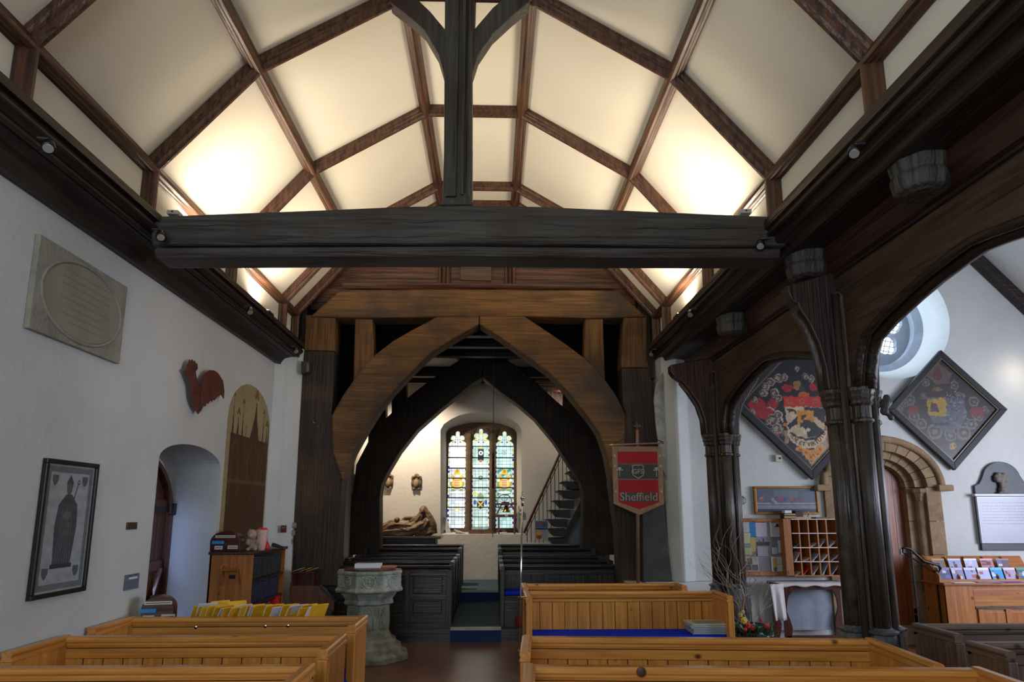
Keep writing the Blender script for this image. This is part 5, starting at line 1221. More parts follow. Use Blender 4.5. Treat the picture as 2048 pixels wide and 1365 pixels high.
P_ = Print(W_, H_, .005, (165, 178, 190)); P_.rect(.01, H_ * .62, W_ - .01, H_ * .95, (90, 110, 150)); P_.disc(W_ * .45, H_ * .82, .06, (170, 70, 60), ry=.03); P_.disc(W_ * .7, H_ * .76, .05, (60, 90, 140), ry=.04); P_.rect(.01, H_ * .52, W_ - .01, H_ * .60, (30, 50, 95))
P_.rect(.02, .04, W_ * .55, H_ * .48, (190, 130, 50)); P_.disc(W_ * .3, H_ * .15, .045, (170, 70, 25)); P_.disc(W_ * .3, H_ * .36, .05, (215, 180, 90)); P_.textlines(W_ * .6, W_ * .95, .05, H_ * .45, 6, (110, 118, 130)); P_.noise(.08, 60, 3)
P_.build('sheet', (a.x, ys - .04, a.z), (1, 0, 0), (0, 0, 1), ps, thick=.006)
c = at(1041, 1025, Y=ww - .01); t = thing('thermostat', 'small grey box on the tower wall right of the window', 'control box', c)
obj('case', bx(c.x - .03, c.x + .03, ww - .04, ww, c.z - .06, c.z + .06), plain('grey_plastic', (128, 128, 122), .4), t, bevel=.005); obj('dial', lathe_y([(.012, 0), (.010, .01)], (c.x, ww - .04, c.z), 10), CHROME, t)
# gallery balustrade glimpsed above the dark arch
gb_ = thing('gallery_balustrade', 'pale red balustrade glimpsed above the dark arch on the right', 'balustrade', (1.1, 13.0, 3.9))
a, b = at(1066, 762, Y=13.0), at(1160, 775, Y=13.0)
RR = plain('rail_red', (150, 84, 70), .5)
obj('rail', bar(NB(), (a.x, 13, a.z), (b.x, 13, a.z - .04), rect(.05, .04)), RR, gb_); obj('rail', bar(NB(), (a.x, 13, a.z - .18), (b.x, 13, a.z - .22), rect(.05, .03)), RR, gb_)
for k in range(12): x = a.x + .04 + k * .075; obj('baluster', bx(x, x + .012, 12.99, 13.01, a.z - .65, a.z), RR, gb_)
# warm picture lights for the sculpture and the cartouches, fixed high inside the tower
for i, (x, y, tx, tz, p) in enumerate(((-1.75, 12.9, -1.35, 1.6, 280), (1.55, 12.95, .9, 2.5, 90))):
    t = thing('tower_spotlight', ['small black spotlight under the tower ceiling above the sculpture', 'small black spotlight under the tower ceiling on the stair side'][i], 'spotlight', (x, y, 4.25))
    bm = NB(); lathe(bm, [(.035, 0), (.05, .10), (.02, .12)], (x, y, 4.16), 12); tube(bm, [(x, y, 4.28), (x, y, 4.46)], .012, 6); obj('housing', bm, BLACK, t)
    spot('tower_spot', (x, y, 4.12), (tx, YW, tz), p, (1.0, .82, .62), 120, .9, .05)

# ================================================================== SIDE AISLE
def P2(a, b, Y=YA): p = at(a, b, Y=Y); return p.x, p.z
# stone doorway
dw = thing('stone_doorway', 'buff stone round-headed doorway with shafts and hood mould in the aisle end wall', 'doorway', (dcx, YA, 0))
def archring(nm, rin, rout, y_a, y_b, z0=zs, par=dw, k=1.0, segs=13, m_=STONE):
    kz = (za - zs) / dhw * k
    for i in range(segs):
        t0, t1 = 180 - 180 * i / segs - .3, 180 - 180 * (i + 1) / segs + .3
        o_ = arc(dcx, z0, rout, t0, t1, 3, ry=rout * kz); i_ = arc(dcx, z0, rin, t1, t0, 3, ry=rin * kz)
        obj(nm, pr(o_ + i_, 'y', y_a, y_b), m_, par, bevel=.003)
archring('voussoir', dhw - .14, dhw + .02, YA - .06, YA + .08)
archring('voussoir', dhw - .26, dhw - .13, YA + .02, YA + .16)
archring('voussoir', dhw - .34, dhw - .25, YA + .10, YA + .24)
bm = NB(); kz = (za - zs) / dhw
hp = [(dcx + (dhw + .05) * math.cos(t * PI / 24), zs + (dhw + .05) * kz * math.sin(t * PI / 24)) for t in range(25)]
tube(bm, [(x, YA - .06, z) for x, z in hp], .05, 8); obj('hood_mould', bm, STONE, dw, smooth=True)
for s in (-1, 1): obj('hood_stop', bx(dcx + s * (dhw + .07) - .10, dcx + s * (dhw + .07) + .10, YA - .13, YA + .04, zs - .05, zs + .03), STONE, dw, bevel=.012)
for s in (-1, 1):
    xo = dcx + s * (dhw - .0); zz = 0; hs = [.34, .40, .36, .42, .44]; hs = [h * zs / sum(hs) for h in hs]
    for h in hs:
        a_, b_ = sorted((xo + s * .04, xo - s * .16)); obj('jamb_stone', bx(a_, b_, YA - .05, YA + .14, zz + .002, zz + h - .002), STONE, dw, bevel=.006)
        a_, b_ = sorted((xo - s * .14, xo - s * .34)); obj('jamb_stone', bx(a_, b_, YA + .10, YA + .24, zz + .002, zz + h - .002), STONE, dw, bevel=.006); zz += h
    xs = xo - s * .19
    obj('shaft', lathe(NB(), [(.062, .62), (.062, zs - .16)], (xs, YA + .06, 0), 16), STONE, dw, smooth=True)
    obj('capital', lathe(NB(), [(.064, zs - .18), (.075, zs - .165), (.068, zs - .15), (.085, zs - .09), (.115, zs - .06), (.115, zs - .015)], (xs, YA + .06, 0), 8, PI / 8), STONE, dw, bevel=.004)
    obj('base', lathe(NB(), [(.14, .42), (.14, .50), (.11, .52), (.115, .55), (.09, .57), (.095, .60), (.064, .63)], (xs, YA + .06, 0), 8, PI / 8), STONE, dw, bevel=.004)
    obj('pedestal', bx(xs - .15, xs + .15, YA - .06, YA + .2, 0, .42), STONE, dw, bevel=.008)
obj('threshold', bx(dcx - .6, dcx + .6, YA - .1, YA + .5, 0, .20), STONE, dw, bevel=.01)
dl_ = setting('door_2', (dcx, YA + .4, .2))
RDW = wood('red_door', (0.24, 0.060, 0.016), (0.15, 0.036, 0.011), 'z', rough=.4)
dwid = dhw - .32
for i in range(6):
    xa, xb = dcx - dwid + i * dwid / 3, dcx - dwid + (i + 1) * dwid / 3
    f = lambda x: zs + .75 * (za - zs) * math.sqrt(max(0, 1 - ((x - dcx) / dwid) ** 2)) - .12
    obj('board', pr([(xa + .002, .2), (xa + .002, f(xa + .01)), ((xa + xb) / 2, f((xa + xb) / 2)), (xb - .002, f(xb - .01)), (xb - .002, .2)], 'y', YA + .20, YA + .24), RDW, dl_)
obj('lock_plate', bx(dcx + dwid - .12, dcx + dwid - .04, YA + .188, YA + .2, 1.10, 1.17), plain('lock_grey', (150, 140, 130), .4), dl_)
struct(obj('recess_back', bx(dcx - 1, dcx + 1, YA + .45, YA + .55, 0, 3), wd('dark', 'z')))
hr = thing('iron_handrail', 'black wrought iron handrail with curled ends sloping by the stone doorway', 'handrail', (5.0, 8.7, .8))
y = 8.55; bm = NB()
def Hq(a, b): p = at(a, b, Y=y); return (p.x, y, p.z)
tube(bm, [Hq(1812, 1108), Hq(1806, 1104), Hq(1804, 1098), Hq(1810, 1095), Hq(1820, 1098), Hq(1848, 1123), Hq(1866, 1128), Hq(1876, 1130), Hq(1881, 1137), Hq(1876, 1145), Hq(1868, 1142)], .017, 8)
obj('rail', bm, BLACK, hr, smooth=True)
obj('lower_rail', tube(NB(), [Hq(1812, 1108), Hq(1848, 1132), Hq(1872, 1146), Hq(1874, 1160)], .009, 6), BLACK, hr)
for a, b in ((1822, 1100), (1872, 1146)): p = Hq(a, b); obj('baluster', tube(NB(), [p, (p[0], y, .25)], .010, 6), BLACK, hr)

# hatchments
def hatch(nm, label, cx, cz, hd, ff, fcol, paint, base, Y=YA - .06, dim=.8):
    t = thing(nm, label, 'coat of arms', (cx, Y, cz - hd))
    P_ = Print(2 * hd, 2 * hd, .006, base); X0, Y0 = P_.X.copy(), P_.Y.copy()
    wv = lambda a, b, f, g: sum(np.sin(f * (1 + .7 * q) * (a * math.cos(q * 1.9 + g) + b * math.sin(q * 1.9 + g)) + q) for q in range(4)) / 3
    P_.X = X0 + .012 * wv(X0, Y0, 34, 0) + .005 * wv(X0, Y0, 110, 2); P_.Y = Y0 + .012 * wv(X0, Y0, 31, 1) + .005 * wv(X0, Y0, 120, 3)
    paint(P_, hd); P_.X, P_.Y = X0, Y0; P_.C *= dim; mk = abs(P_.X - hd) + abs(P_.Y - hd) < hd * 1.0
    P_.noise(.16, 90, int(hd * 100)); P_.noise(.10, 25, 4)
    P_.build('painted_panel', (cx - hd, Y, cz - hd), (1, 0, 0), (0, 0, 1), t, mask=mk, rough=.45, thick=.01)
    c = [(cx, cz + hd), (cx + hd, cz), (cx, cz - hd), (cx - hd, cz)]; bm = NB()
    for i in range(4):
        a, b = Vector((c[i][0], 0, c[i][1])), Vector((c[(i + 1) % 4][0], 0, c[(i + 1) % 4][1])); n_ = (Vector((cx, 0, cz)) - (a + b) / 2).normalized(); d = (b - a).normalized()
        q = [a - d * 0, b, b + (n_ - d) * ff, a + (n_ + d) * ff]
        obj('frame_bar', prism(NB(), [(v.x, v.z) for v in q], 'y', Y - .035, Y + .03), plain('hatchment_black', (14, 16, 18), .6), t, bevel=.005)
        q = [a + (n_ + d) * ff, b + (n_ - d) * ff, b + (n_ - d) * (ff + .018), a + (n_ + d) * (ff + .018)]
        obj('gilt_line', prism(NB(), [(v.x, v.z) for v in q], 'y', Y - .025, Y + .0), plain('dull_gilt', (92, 78, 58), .4), t)
    return t
def h1(P_, hd):
    k = .00125 * hd / .96; U = lambda x: (x - 903) * k + hd; V = lambda y: (577 - y) * k + hd
    P_.poly([(U(903), 0), (2 * hd, 0), (2 * hd, V(640)), (U(1080), V(900)), (U(960), V(1000)), (U(903), V(1130))], (176, 152, 122))
    P_.poly([(U(903), V(1300)), (U(903), V(1140)), (U(780), V(1000)), (U(500), V(800)), (U(600), V(1300))], (16, 18, 34))
    rg = random.Random(5); D_ = lambda x, y, r, c, ry=None, **q: P_.disc(U(x), V(y), r * k, c, ry=(ry or r) * k, **q)
    for x, y, r, ry in ((400, 590, 85, 75), (460, 660, 95, 70), (560, 580, 60, 55), (720, 410, 60, 40), (990, 400, 45, 45), (1330, 600, 90, 80), (1260, 560, 60, 60)): D_(x, y, r, (156, 24, 26), ry)
    D_(580, 895, 28, (150, 30, 60))
    for x, y, r in ((470, 470, 42), (500, 400, 40), (560, 350, 45), (640, 310, 45), (700, 300, 40), (590, 470, 48), (620, 520, 38), (380, 540, 30), (560, 740, 62), (500, 760, 30), (610, 690, 42), (590, 830, 55), (540, 850, 32), (840, 210, 28), (920, 290, 30), (980, 320, 38), (1300, 430, 50), (1240, 760, 55), (1210, 860, 40), (345, 660, 26), (650, 880, 20)):
        D_(x, y, r, (150, 134, 118)); D_(x - r * .2, y, r * .75, (62, 46, 36), inner=.62); D_(x + r * .3, y + r * .2, r * .3, (90, 70, 56))
    for q in range(34): x, y = rg.uniform(430, 700), rg.uniform(290, 900); 
    P_.line(U(500), V(605), U(560), V(635), 12 * k, (190, 170, 150)); P_.line(U(560), V(635), U(640), V(660), 12 * k, (190, 170, 150)); P_.line(U(640), V(660), U(645), V(760), 12 * k, (190, 170, 150))
    D_(830, 385, 48, (150, 106, 50)); D_(880, 420, 30, (40, 50, 34)); D_(885, 480, 55, (186, 84, 30), 30)
    P_.rect(U(672), V(605), U(1060), V(500), (186, 34, 22))
    for x in (735, 865, 1000): D_(x, 550, 30, (180, 84, 40)); D_(x, 550, 12, (150, 50, 30))
    sh = [(U(680), V(608)), (U(1075), V(608)), (U(1075), V(840)), (U(990), V(905)), (U(885), V(935)), (U(780), V(905)), (U(690), V(840))]
    P_.poly(sh, (196, 170, 134)); m_ = P_.inside(sh)
    def ins(pts, c): P_.put(m_ & P_.inside([(U(a), V(b)) for a, b in pts]), c)
    ins([(690, 800), (800, 705), (800, 780), (715, 835)], (22, 24, 40)); ins([(800, 645), (968, 645), (968, 770), (800, 770)], (196, 132, 36))
    ins([(880, 612), (1075, 612), (1075, 780), (968, 690), (968, 645), (880, 645)], (40, 34, 40)); ins([(968, 690), (1075, 790), (1075, 830), (960, 720)], (196, 170, 134))
    ins([(820, 770), (960, 760), (1060, 850), (990, 905), (900, 925), (885, 840)], (24, 24, 34))
    for x, y, r, ry in ((750, 640, 40, 14), (725, 660, 10, 26), (790, 665, 10, 24), (870, 700, 32, 18), (860, 725, 14, 24), (900, 760, 40, 18), (850, 800, 30, 22), (940, 820, 40, 14)): D_(x, y, r, (48, 30, 22), ry)
    for x, y in ((850, 830), (905, 840), (870, 865)): D_(x, y, 20, (200, 180, 150))
    D_(672, 795, 24, (214, 110, 28)); D_(1090, 800, 20, (200, 110, 60))
    P_.rect(U(655), V(980), U(700), V(850), (150, 118, 88)); P_.rect(U(1080), V(980), U(1120), V(700), (150, 100, 80))
    d = ((P_.X - U(890)) / (205 * k)) ** 2 + ((P_.Y - V(830)) / (200 * k)) ** 2; d2 = ((P_.X - U(890)) / (195 * k)) ** 2 + ((P_.Y - V(790)) / (160 * k)) ** 2
    P_.put((d < 1) & (d2 > 1) & (P_.Y < V(850)), (204, 178, 142))
    for x, y, r, ry in ((800, 1040, 38, 32), (860, 1065, 40, 36), (930, 1085, 44, 40), (1010, 1040, 38, 34), (900, 1120, 46, 30), (975, 1085, 40, 26), (905, 1150, 22, 20)): D_(x, y, r, (212, 136, 40), ry); D_(x + 6, y + 6, r * .4, (150, 84, 26))
    P_.line(U(905), V(1270), U(1140), V(1090), 12 * k, (176, 96, 36))
cx1, cz1 = P2(1612, 808, YA - .06); hd1 = (P2(1612, 808, YA - .06)[0] - P2(1463, 808, YA - .06)[0])
t = hatch('funeral_hatchment', 'diamond hatchment with red and gold shield and motto scroll behind the small column', cx1, cz1, hd1, .085, (18, 20, 24), h1, (16, 14, 18))
k_ = .00125 * hd1 / .96; sc0 = (cx1 + (890 - 903) * k_, cz1 + (577 - 815) * k_); R_ = 178 * k_
def bend(x, y): th = -PI / 2 + x / R_; r = R_ - y; return (r * math.cos(th), r * math.sin(th))
text('motto', 'FIDE ET VIRTUTE', 60 * k_, plain('motto_brown', (70, 46, 34), .7), t, (sc0[0], YA - .062, sc0[1]), (1, 0, 0), (0, 0, 1), .001, bend)
def h2(P_, hd):
    k = .00168 * hd / .80; U = lambda x: (x - 963) * k + hd; V = lambda y: (1045 - y) * k + hd
    D_ = lambda x, y, r, c, ry=None, **q: P_.disc(U(x), V(y), r * k, c, ry=(ry or r) * k, **q)
    P_.rect(U(935), V(2000), U(2000), V(-100), (46, 48, 54), .35)
    P_.poly([(U(820), V(760)), (U(935), V(660)), (U(1045), V(760)), (U(1000), V(830)), (U(900), V(850))], (96, 84, 78)); D_(920, 770, 38, (100, 50, 46), 44); D_(935, 740, 18, (110, 44, 44), 24); D_(910, 885, 48, (112, 88, 66), 14)
    for x, y, r in ((680, 970, 44), (640, 1000, 26), (700, 1100, 46), (1190, 980, 40), (1210, 1090, 48), (1270, 1050, 30), (750, 1160, 42), (1150, 1160, 42), (850, 1220, 60), (1080, 1230, 56), (970, 1250, 50), (820, 830, 34), (1050, 850, 34), (790, 940, 26), (1080, 930, 26), (600, 1040, 22)):
        D_(x, y, r, (112, 106, 98)); D_(x, y, r * .7, (66, 58, 54), inner=.5)
    for x, y, r, ry in ((700, 1045, 44, 30), (1200, 1062, 56, 34), (680, 1070, 30, 18), (1240, 1080, 34, 20)): D_(x, y, r, (120, 44, 42), ry)
    sh = [(U(815), V(950)), (U(1110), V(950)), (U(1120), V(1100)), (U(1040), V(1200)), (U(960), V(1230)), (U(880), V(1190)), (U(820), V(1100))]
    P_.poly(sh, (88, 92, 100)); rg = random.Random(9)
    for q in range(120):
        x, y = rg.uniform(960, 1120), rg.uniform(900, 1180); D_(x, y, rg.uniform(4, 10), rg.choice(((120, 124, 130), (60, 62, 70), (100, 104, 112))))
    P_.poly([(U(812), V(965)), (U(905), V(965)), (U(925), V(940)), (U(968), V(965)), (U(955), V(1100)), (U(815), V(1095))], (172, 140, 40))
    D_(868, 1030, 30, (84, 44, 60), 34); D_(855, 1000, 12, (84, 44, 60)); D_(890, 1055, 14, (84, 44, 60)); D_(845, 1060, 12, (84, 44, 60))
    P_.rect(U(850), V(1170), U(970), V(1150), (36, 42, 46)); D_(978, 1335, 28, (166, 134, 44), 26); D_(966, 1332, 7, (60, 44, 20)); D_(990, 1332, 7, (60, 44, 20))
cx2, cz2 = P2(1893, 819, YA - .05); hd2 = (P2(2013, 819, YA - .05)[0] - P2(1775, 819, YA - .05)[0]) / 2
hatch('funeral_hatchment', 'faded diamond hatchment with small yellow shield, right below the rose window', cx2, cz2, hd2, .075, (24, 32, 36), h2, (52, 44, 42), YA - .05, .6)

# gilt framed supper print (generic banded picture)
a, b = P2(1510, 1029, YA - .03), P2(1634, 973, YA - .03)
gp = thing('gilt_picture', 'wide gilt-framed blue-grey print hung above the pinboard', 'picture', ((a[0] + b[0]) / 2, YA - .03, a[1]))
GF = plain('gilt_frame', (150, 98, 22), .35, metal=.4); fw_ = .028
for q in ((a[0], b[0], a[1], a[1] + fw_), (a[0], b[0], b[1] - fw_, b[1]), (a[0], a[0] + fw_, a[1] + fw_, b[1] - fw_), (b[0] - fw_, b[0], a[1] + fw_, b[1] - fw_)): obj('frame_bar', bx(q[0], q[1], YA - .05, YA, q[2], q[3]), GF, gp, bevel=.005)
W_, H_ = b[0] - a[0] - 2 * fw_, b[1] - a[1] - 2 * fw_
P_ = Print(W_, H_, .004, (86, 92, 108)); P_.rect(0, 0, W_, H_ * .30, (122, 122, 130)); P_.rect(0, 0, W_, H_ * .14, (60, 60, 74)); P_.rect(0, H_ * .34, W_, H_ * .40, (146, 140, 140)); P_.rect(W_ * .3, H_ * .6, W_ * .7, H_ * .92, (100, 106, 112))
rg = random.Random(3)
for i in range(26): P_.disc(rg.uniform(.04, W_ - .04), H_ * rg.uniform(.42, .58), rg.uniform(.012, .03), rg.choice(((160, 84, 84), (84, 104, 110), (160, 130, 110), (70, 84, 120), (140, 70, 80))))
P_.noise(.08, 40, 6); P_.build('print', (a[0] + fw_, YA - .035, a[1] + fw_), (1, 0, 0), (0, 0, 1), gp, rough=.3)
# small sensor box and a hook
c = P2(1556, 917, YA - .02); t = thing('sensor_box', 'small cream sensor box beside the lower edge of the red hatchment', 'sensor', (c[0], YA - .02, c[1]))
obj('case', bx(c[0] - .04, c[0] + .04, YA - .05, YA, c[1] - .045, c[1] + .045), plain('cream_plastic', (200, 190, 165), .4), t, bevel=.006); obj('eye', lathe_y([(.016, 0), (.012, .012)], (c[0] + .015, YA - .05, c[1])), plain('eye_brown', (60, 34, 24)), t)
c = P2(1488, 1001, YA - .01); t = thing('wall_hook', 'small curved grey hook on the white wall left of the gilt picture', 'hook', (c[0], YA, c[1]))
obj('hook', tube(NB(), [(c[0] - .01, YA - .002, c[1] + .05), (c[0] + .02, YA - .02, c[1] + .02), (c[0] + .02, YA - .02, c[1] - .02), (c[0] - .01, YA - .01, c[1] - .05)], .007, 6), plain('hook_grey', (140, 140, 140), .4), t)
obj('hook_plate', bx(c[0] - .02, c[0] + .0, YA - .006, YA, c[1] + .035, c[1] + .06), plain('hook_grey', (140, 140, 140), .4), t)

# pinboard
yb_ = YA - .10
a, b = P2(1462, 1152, yb_), P2(1573, 1037, yb_)
pbd = thing('pinboard', 'orange-framed grey pinboard covered in notices behind the willow branches', 'noticeboard', ((a[0] + b[0]) / 2, yb_, a[1]))
obj('felt', bx(a[0] + .03, b[0] - .03, yb_ + .02, yb_ + .05, a[1] + .03, b[1] - .03), plain('grey_felt', (128, 122, 124), .95), pbd)
for q in ((a[0], b[0], a[1], a[1] + .045), (a[0], b[0], b[1] - .045, b[1]), (a[0], a[0] + .045, a[1], b[1]), (b[0] - .06, b[0], a[1], b[1])): obj('frame_bar', bx(q[0], q[1], yb_, yb_ + .05, q[2], q[3]), wd('orange', 'z'), pbd, bevel=.004)
def bz(x, y): return P2(1460 + x / 8.533, 1020 + y / 8.533, yb_ + .015)
NTS = [((75, 195, 335, 385), (158, 166, 162), 'pale grey-green notice at the top left of the pinboard', (100, 104, 104)), ((340, 190, 445, 455), (20, 104, 156), 'bright blue strip notice near the top of the pinboard', None),
       ((448, 210, 620, 460), (172, 166, 174), 'white notice with red heading at the top middle of the pinboard', (120, 110, 125)), ((690, 195, 875, 460), (184, 180, 182), 'white notice with a dark photo at the top right of the pinboard', (130, 130, 134)),
       ((120, 395, 345, 572), (176, 168, 140), 'cream certificate-like notice at the left of the pinboard', (120, 90, 70)), ((350, 470, 435, 715), (160, 142, 74), 'narrow ochre strip notice under the blue one', None),
       ((445, 455, 665, 605), (122, 116, 124), 'black and white skyline photograph in the middle of the pinboard', None), ((105, 645, 365, 765), (150, 156, 108), 'pale green slip at the left of the pinboard', (110, 116, 80)),
       ((150, 580, 350, 640), (112, 118, 128), 'slate blue slip between cream and green notices', None), ((820, 515, 895, 735), (182, 182, 188), 'narrow white slip at the right edge of the pinboard', (120, 120, 130)), ((715, 640, 800, 755), (170, 178, 186), 'small pale card right of the pinboard middle', None),
       ((470, 625, 640, 790), (140, 132, 142), 'faint lilac sheet low in the middle of the pinboard', (125, 118, 128)), ((710, 800, 910, 1050), (178, 176, 172), 'white leaflet with ochre panel at the bottom right of the pinboard', (130, 130, 135)), ((110, 800, 480, 1050), (140, 140, 130), 'collage of small brown photographs at the bottom left of the pinboard', None)]
for i, (r, c, lab, tl) in enumerate(NTS):
    p0_, p1_ = bz(r[0], r[3]), bz(r[2], r[1]); W_, H_ = p1_[0] - p0_[0], p1_[1] - p0_[1]
    P_ = Print(W_, H_, .005, c)
    if tl: P_.textlines(W_ * .1, W_ * .9, H_ * .08, H_ * .85, max(3, int(H_ / .025)), tl, .6, .006, i)
    if i == 2: P_.rect(.0, H_ * .95, W_ * .9, H_, (170, 40, 50))
    if i == 3: P_.rect(W_ * .1, H_ * .88, W_ * .9, H_ * .94, (170, 40, 50)); P_.rect(W_ * .4, H_ * .62, W_ * .95, H_ * .7, (30, 28, 28)); P_.disc(W_ * .65, H_ * .76, W_ * .12, (30, 28, 28))
    if i == 6: P_.rect(0, 0, W_, H_ * .4, (44, 42, 44)); P_.rect(W_ * .5, 0, W_ * .62, H_ * .8, (52, 50, 52)); P_.rect(W_ * .2, 0, W_ * .3, H_ * .55, (60, 58, 60)); P_.noise(.15, 90, 2)
    if i == 12: P_.rect(W_ * .1, H_ * .2, W_ * .45, H_ * .9, (176, 142, 76)); P_.disc(W_ * .28, H_ * .15, W_ * .15, (80, 80, 60)); P_.rect(W_ * .5, H_ * .5, W_, H_ * .52, (90, 96, 120))
    if i == 13:
        for q in ((.03, .05, .3, .28), (.36, .08, .66, .46), (.70, .08, .96, .46), (.5, .5, .72, .9), (.24, .5, .44, .68)): P_.rect(W_ * q[0], H_ * q[1], W_ * q[2], H_ * q[3], (70, 54, 44)); P_.rect(W_ * (q[0] + .03), H_ * (q[1] + .04), W_ * (q[2] - .05), H_ * (q[3] - .12), (96, 78, 60))
        P_.noise(.15, 80, 3)
    o = P_.build('notice', (p0_[0], yb_ + .014 - i * .0006, p0_[1]), (1, 0, 0), (0, 0, 1), None, thick=.002); tag(o, lab, 'notice', 'notices on the pinboard')
# pigeonholes
a, b = P2(1573, 1152, YA - .14), P2(1681, 1038, YA - .14); yf = YA - .22
pg = thing('pigeonhole_rack', 'orange wooden rack of pigeonholes full of leaflets beside the pinboard', 'rack', ((a[0] + b[0]) / 2, yf, a[1]))
def gx(v): return P2(1460 + v / 8.533, 1090, yf)[0]
def gz(v): return P2(1620, 1020 + v / 8.533, yf)[1]
OZ_ = wd('orange', 'z')
x0_, x1_, zt_, zb_ = gx(935), gx(1860), gz(150), gz(1125)
obj('back', bx(x0_, x1_, YA - .02, YA, zb_, zt_), wd('red', 'z'), pg); obj('end_board', bx(x0_, gx(1062), yf, YA - .02, zb_, zt_), OZ_, pg, bevel=.004)
cols_ = [1200, 1358, 1515, 1670, 1845]; rows_ = [160, 400, 645, 885, 1125]
for v in cols_: obj('divider', bx(gx(v) - .009, gx(v) + .009, yf, YA - .02, zb_, zt_), OZ_, pg)
for v in rows_: obj('shelf', bx(gx(1062), x1_, yf - .002, YA - .02, gz(v) - .007, gz(v) + .007), wd('orange', 'x'), pg)
for v in rows_[:-1]: obj('shelf_label', bx(gx(1075), x1_ - .02, yf - .004, yf - .002, gz(v) - .0035, gz(v) + .0035), PAPER, pg)
LFC = [('teal', (60, 96, 92)), ('white', (176, 182, 184)), ('cream', (180, 172, 150)), ('pale blue', (150, 164, 176)), ('grey', (128, 134, 138)), ('red', (176, 28, 28))]
slots = [(1, 0, 0, 5, 'teal leaflet propped in the left pigeonhole of the second row'), (1, 2, 1, 6, 'thin white leaflet in the middle pigeonhole of the second row'), (1, 3, 3, 12, 'thick pale blue wad in the fourth pigeonhole of the second row'), (1, 4, 1, 9, 'white leaflet in the last pigeonhole of the second row'),
         (2, 0, 1, 13, 'white and green leaflet leaning in the left pigeonhole of the third row'), (2, 1, 2, 5, 'cream slip lying in the second pigeonhole of the third row'), (2, 2, 3, 11, 'pale blue papers in the middle pigeonhole of the third row'), (2, 3, 1, 10, 'curled white papers in the fourth pigeonhole of the third row'), (2, 4, 4, 9, 'grey papers in the last pigeonhole of the third row'),
         (3, 0, 2, 5, 'cream papers in the left pigeonhole of the bottom row'), (3, 1, 5, 12, 'red-edged leaflet in the second pigeonhole of the bottom row'), (3, 2, 1, 13, 'drooping white sheet in the middle pigeonhole of the bottom row'), (3, 3, 3, 17, 'large pale blue papers in the fourth pigeonhole of the bottom row'), (3, 4, 4, 14, 'grey leaflet in the last pigeonhole of the bottom row')]
edges = [1070] + cols_
for r, c, m_, h, lab in slots:
    xa, xb = gx(edges[c]) + .014, gx(edges[c + 1]) - .012; z = gz(rows_[r + 1]) + .009; hh = h * .0085; bm = NB(); y = yf + random.uniform(-.01, .02)
    for q in range(3):
        o_ = q * .012; pts = [(xa + o_, z), (xa + (xb - xa) * .5 + o_ * .3, z + hh * .45 - o_ * .4), (xb - .002, z + hh - o_ * 1.5), (xb - .002, z + hh - .005 - o_ * 1.5), (xa + (xb - xa) * .5 + o_ * .3, z + hh * .40 - o_ * .4), (xa + .01 + o_, z)]
        prism(bm, pts, 'y', y + q * .01, y + .16)
    o = obj('leaflet', bm, plain('leaflet_' + LFC[m_][0].replace(' ', '_'), LFC[m_][1]), loc=(xa, y, z)); tag(o, lab, 'leaflet', 'leaflets in the pigeonholes')
# on top of the rack: two books, small bits
z = zt_ + .001; X = gx(1068)
for i, (w_, h_, c, lab) in enumerate(((.155, .036, (168, 140, 84), 'cream-edged book, lower of the two on the pigeonhole rack'), (.15, .03, (160, 136, 84), 'cream-edged book, upper of the two on the pigeonhole rack'))):
    o = flat('book', lab, 'book', (X, yf + .08, z), w_, .12, h_, plain('old_cover', (66, 30, 26)), group='books on the pigeonhole rack'); obj('page_block', bx(X - w_ / 2 + .006, X + w_ / 2 + .001, yf + .018, yf + .13, z + .006, z + h_ - .006), plain('aged_pages', c), o); z += h_ + .001
flat('white_carton', 'small white carton on top of the two books', 'carton', (X - .01, yf + .08, z), .09, .09, .035, PAPER)
z = zt_ + .001
o = flat('maroon_box', 'maroon box standing on the pigeonhole rack behind the books', 'box', (X + .14, yf + .1, z), .10, .10, .10, plain('maroon', (66, 22, 26)))
cc = thing('small_crucifix', 'little pale standing cross on top of the pigeonhole rack', 'cross', (gx(1410), yf + .06, z))
obj('upright', bx(gx(1410) - .008, gx(1410) + .008, yf + .05, yf + .066, z, z + .09), plain('pale_wood', (170, 130, 90)), cc); obj('arms', bx(gx(1410) - .03, gx(1410) + .03, yf + .05, yf + .066, z + .05, z + .064), plain('pale_wood', (170, 130, 90)), cc)
flat('pamphlet_pile', 'low pile of cream pamphlets lying on the pigeonhole rack', 'pamphlets', (gx(1300), yf + .09, z), .20, .14, .02, plain('cream_card', (186, 160, 110)))
flat('pamphlet_pile', 'brown pamphlets at the right end of the pigeonhole rack', 'pamphlets', (gx(1640), yf + .09, z), .18, .14, .018, plain('brown_card', (120, 84, 50)))

